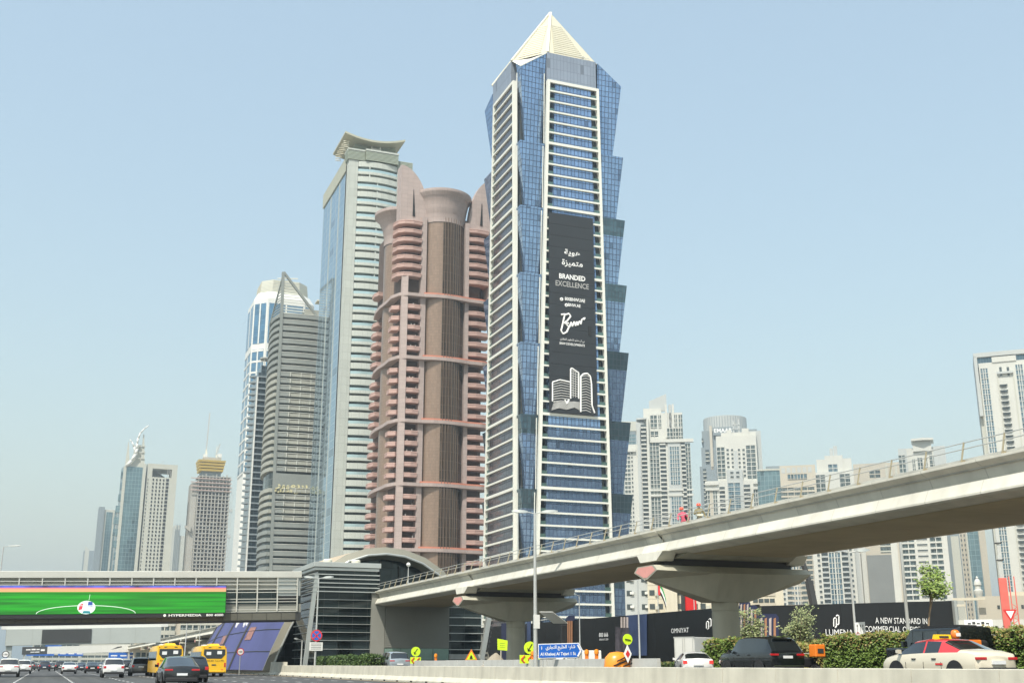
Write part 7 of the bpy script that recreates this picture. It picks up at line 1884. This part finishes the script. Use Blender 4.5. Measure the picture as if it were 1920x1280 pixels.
# white pickup cab and vehicles by the hoarding
vn = thing('white_van', 'white van front showing above the grey barriers beside the street sign', 'van', (47.0, 103.0, SZ), R(75))
MB().loft([[(x,y,z) for x,z in ((-.9,.4),(.9,.4),(.92,1.1),(.75,t_),(-.75,t_),(-.92,1.1))] for y, t_ in ((-2.4,1.95),(1.0,1.95),(1.7,1.2),(2.4,1.05))]).build('body', M['white'], vn, bevel=.05)
for sd in (-1,1): MB().loft([[(sd*.90,-.1,1.2),(sd*.90,.95,1.2),(sd*.78,.6,1.8),(sd*.78,-.1,1.8)],[(sd*.88,-.1,1.2),(sd*.88,.95,1.2),(sd*.76,.6,1.8),(sd*.76,-.1,1.8)]]).build('side_window', M['carglass'], vn); [add_wheel(vn, sd*.8, y, .36, sd) for y in (-1.5,1.6)]

# ------------------------------------------------------------------ people
M['skin'] = pmat('skin', (0.30, 0.17, 0.11), 0.6, var=0.05, scale=8)
def person(name, label, loc, rz, joints, shirt, trousers, extra=None):
    """one continuous skinned body; joints: dict of positions"""
    o = thing('person', label, 'person', loc, rz)
    J = joints
    order = ['pelvis','chest','neck','head','crown','lsh','lel','lha','rsh','rel','rha','lhip','lkn','lft','ltoe','rhip','rkn','rft','rtoe']
    rad = dict(pelvis=.155,chest=.17,neck=.062,head=.098,crown=.085,lsh=.085,lel=.055,lha=.042,rsh=.085,rel=.055,rha=.042,lhip=.105,lkn=.075,lft=.055,ltoe=.045,rhip=.105,rkn=.075,rft=.055,rtoe=.045)
    edges = [('pelvis','chest'),('chest','neck'),('neck','head'),('head','crown'),('chest','lsh'),('lsh','lel'),('lel','lha'),('chest','rsh'),('rsh','rel'),('rel','rha'),('pelvis','lhip'),('lhip','lkn'),('lkn','lft'),('lft','ltoe'),('pelvis','rhip'),('rhip','rkn'),('rkn','rft'),('rft','rtoe')]
    me = bpy.data.meshes.new('body'); me.from_pydata([J[k] for k in order], [(order.index(a), order.index(b)) for a, b in edges], []); me.update()
    ob = bpy.data.objects.new('body', me); col.objects.link(ob); ob.parent = o
    sk = ob.modifiers.new('skin', 'SKIN'); sb = ob.modifiers.new('sub', 'SUBSURF'); sb.levels = 2; sb.render_levels = 2
    for i, k in enumerate(order): me.skin_vertices[0].data[i].radius = (rad[k], rad[k]*(0.72 if k in ('pelvis','chest') else 1)); me.skin_vertices[0].data[i].use_root = (k == 'pelvis')
    # clothing by height on the body: trousers below the waist, shirt to the neck, skin above
    m, t, b = _base('clothed_body'); N, L = t.nodes, t.links
    tc = N.new('ShaderNodeTexCoord'); sp = N.new('ShaderNodeSeparateXYZ'); L.new(tc.outputs['Object'], sp.inputs[0])
    def mixer(thr, A, B):
        g = N.new('ShaderNodeMath'); g.operation = 'GREATER_THAN'; L.new(sp.outputs[2], g.inputs[0]); g.inputs[1].default_value = thr
        mx = N.new('ShaderNodeMix'); mx.data_type = 'RGBA'; L.new(g.outputs[0], mx.inputs['Factor'])
        for s_, v in (('A', A), ('B', B)):
            if isinstance(v, tuple): mx.inputs[s_].default_value = (*v, 1)
            else: L.new(v, mx.inputs[s_])
        return mx.outputs['Result']
    c = mixer(J['pelvis'][2]+.04, trousers, shirt); c = mixer(J['neck'][2]+.0, c, (0.30, 0.17, 0.11)); L.new(c, b.inputs['Base Color']); b.inputs['Roughness'].default_value = 0.8
    me.materials.append(m)
    return o, ob
def stand(dx=0.0, lean=0.0, arms=((-.30,.05,1.12,-.28,-.12,.92),(.30,.05,1.12,.28,-.12,.92))):
    return dict(pelvis=(0,0,.95),chest=(lean*.6,0,1.30),neck=(lean,0.0,1.50),head=(lean*1.1,-.02,1.62),crown=(lean*1.1,-.01,1.72),lsh=(-.19+lean*.8,0,1.40),lel=arms[0][:3],lha=arms[0][3:],rsh=(.19+lean*.8,0,1.40),rel=arms[1][:3],rha=arms[1][3:],
                lhip=(-.10,0,.88),lkn=(-.12,-.03,.48),lft=(-.12,.02,.07),ltoe=(-.13,-.14,.04),rhip=(.10,0,.88),rkn=(.12,-.03,.48),rft=(.12,.02,.07),rtoe=(.13,-.14,.04))
M['helmet'] = pmat('orange_red_helmet', (0.75, 0.10, 0.05), 0.35, var=0.03, scale=5, coat=.4)
M['vest'] = pmat('white_vest_band', (0.72, 0.70, 0.58), 0.7, var=0.1, scale=6)
WZ = 8.28
for sx in (-1, 1): MB().box(sx*3.35-0.55, sx*3.35+0.55, 20, 124, 7.95, WZ).build('walkway', M['greyconc'], via)
def helmet(o, J, mat, k=1.0):
    h = J['head']; mb = MB(); mb.lathe([(.150*k,-.01),(.130*k,.0),(.128*k,.06),(.10*k,.115),(.05*k,.14),(.004,.145)], h[0], h[1], 16); 
    e = smooth_sharp(mb.build('helmet', mat, o, loc=(0,0,h[2]+.035)), 50); return e
J = stand(0, -.02, ((-.30,-.10,1.16,-.16,-.30,1.22),(.31,.02,1.12,.30,-.14,.92)))
p1, _ = person('worker', 'worker in a red helmet and khaki clothes on the viaduct walkway', (34.0, 57.1, WZ), R(-30), J, (0.22,0.19,0.10), (0.12,0.11,0.08)); helmet(p1, J, M['helmet'])
MB().loft([[(-.20,-.155,1.06),(.20,-.155,1.06),(.20,.15,1.06),(-.20,.15,1.06)],[(-.23,-.165,1.16),(.23,-.165,1.16),(.23,.16,1.16),(-.23,.16,1.16)]]).build('reflective_vest_band', M['vest'], p1)
J = stand(0, -.10, ((-.34,-.16,1.14,-.30,-.34,1.0),(.30,.05,1.12,.20,-.20,.95)))
p2, _ = person('worker', 'worker in a pink red overall leaning on the viaduct railing', (34.0, 58.9, WZ), R(-30), J, (0.58,0.10,0.15), (0.50,0.12,0.14)); helmet(p2, J, M['helmet'])
MB().loft([[(.02,.12,.98),(.26,.12,.98),(.26,.30,.98),(.02,.30,.98)],[(-.02,.12,1.38),(.20,.12,1.38),(.20,.28,1.38),(-.02,.28,1.38)]]).build('dark_backpack', M['dkpanel'], p2, bevel=.04)
# delivery rider and motorcycles
def motorbike(label, loc, rz, box=True, rider=None):
    b = thing('motorcycle', label, 'motorcycle', loc, rz, 'delivery motorcycles')
    for y in (-.62,.66): add_wheel(b, 0, y, .30, 1)
    MB().loft([[(-.10,-.55,.55),(.10,-.55,.55),(.10,-.55,.72),(-.10,-.55,.72)],[(-.16,0,.42),(.16,0,.42),(.14,0,.80),(-.14,0,.80)],[(-.10,.45,.6),(.10,.45,.6),(.08,.40,.98),(-.08,.40,.98)]]).build('frame_body', M['plastic'], b)
    MB().loft([[(-.13,-.65,.76),(.13,-.65,.76),(.13,.1,.74),(-.13,.1,.74)],[(-.12,-.62,.85),(.12,-.62,.85),(.10,.1,.80),(-.10,.1,.80)]]).build('seat', M['black'], b, bevel=.02)
    MB().path([(0,.66,.30),(0,.42,1.0)], .035).build('fork', M['steel'], b); MB().path([(-.36,.30,1.06),(0,.40,1.02),(.36,.30,1.06)], .02).build('handlebar', M['steel'], b)
    if box:
        bx = MB().box(-.27,.27,-1.08,-.56,.88,1.44).build('delivery_box', M['sorange'], b, bevel=.04); MB().box(-.16,.16,-1.1,-1.082,1.05,1.25).build('box_print', M['dkpanel'], bx)
    return b
motorbike('delivery motorcycle with an orange box between taxi and off road wagon', (31.2, 34.6, rz_(31.2)), 0)
motorbike('delivery motorcycle with an orange box right of the big black SUV', (33.2, 46.6, rz_(33.2)), 0)
J = dict(pelvis=(0,-.30,.93),chest=(0,-.16,1.27),neck=(0,-.10,1.47),head=(0,-.07,1.60),crown=(0,-.06,1.70),lsh=(-.19,-.12,1.38),lel=(-.33,.10,1.16),lha=(-.34,.28,1.08),rsh=(.19,-.12,1.38),rel=(.33,.10,1.16),rha=(.34,.28,1.08),
         lhip=(-.11,-.24,.88),lkn=(-.22,.12,.74),lft=(-.20,-.08,.34),ltoe=(-.20,.08,.30),rhip=(.11,-.24,.88),rkn=(.22,.12,.74),rft=(.20,-.08,.34),rtoe=(.20,.08,.30))
p3, _ = person('rider', 'delivery rider in an orange helmet seen just above the taxi roof', (31.2, 34.6, rz_(31.2)), 0, J, (0.03,0.03,0.035), (0.03,0.03,0.035))
M['orangehelm'] = pmat('orange_helmet', (0.85, 0.20, 0.02), 0.3, var=0.03, scale=5, coat=.5)
hp = MB().lathe([(.10,-.16),(.145,-.10),(.165,.0),(.150,.10),(.10,.16),(.01,.185)], 0, -.07, 18).build('helmet', M['orangehelm'], p3, loc=(0,0,1.64)); smooth_sharp(hp, 60)
MB().box(-.10,.10,-.245,-.225,1.58,1.70).build('helmet_print', M['letter'], hp, loc=(0,0,-1.64))
# ------------------------------------------------------------------ haze: one even volume round everything
hz = MB().box(-6100, 6100, -3100, 6100, -1.2, 300).build('haze', bpy.data.materials.new('haze_air'))
hz['kind'] = 'stuff'
hm = hz.data.materials[0]; hm.use_nodes = True; hn = hm.node_tree.nodes
hn.remove(hn['Principled BSDF'])
pv = hn.new('ShaderNodeVolumePrincipled'); pv.inputs['Color'].default_value = (0.78, 0.92, 1.0, 1)
pv.inputs['Density'].default_value = 0.00022; pv.inputs['Anisotropy'].default_value = 0.25
hm.node_tree.links.new(pv.outputs['Volume'], hn['Material Output'].inputs['Volume'])
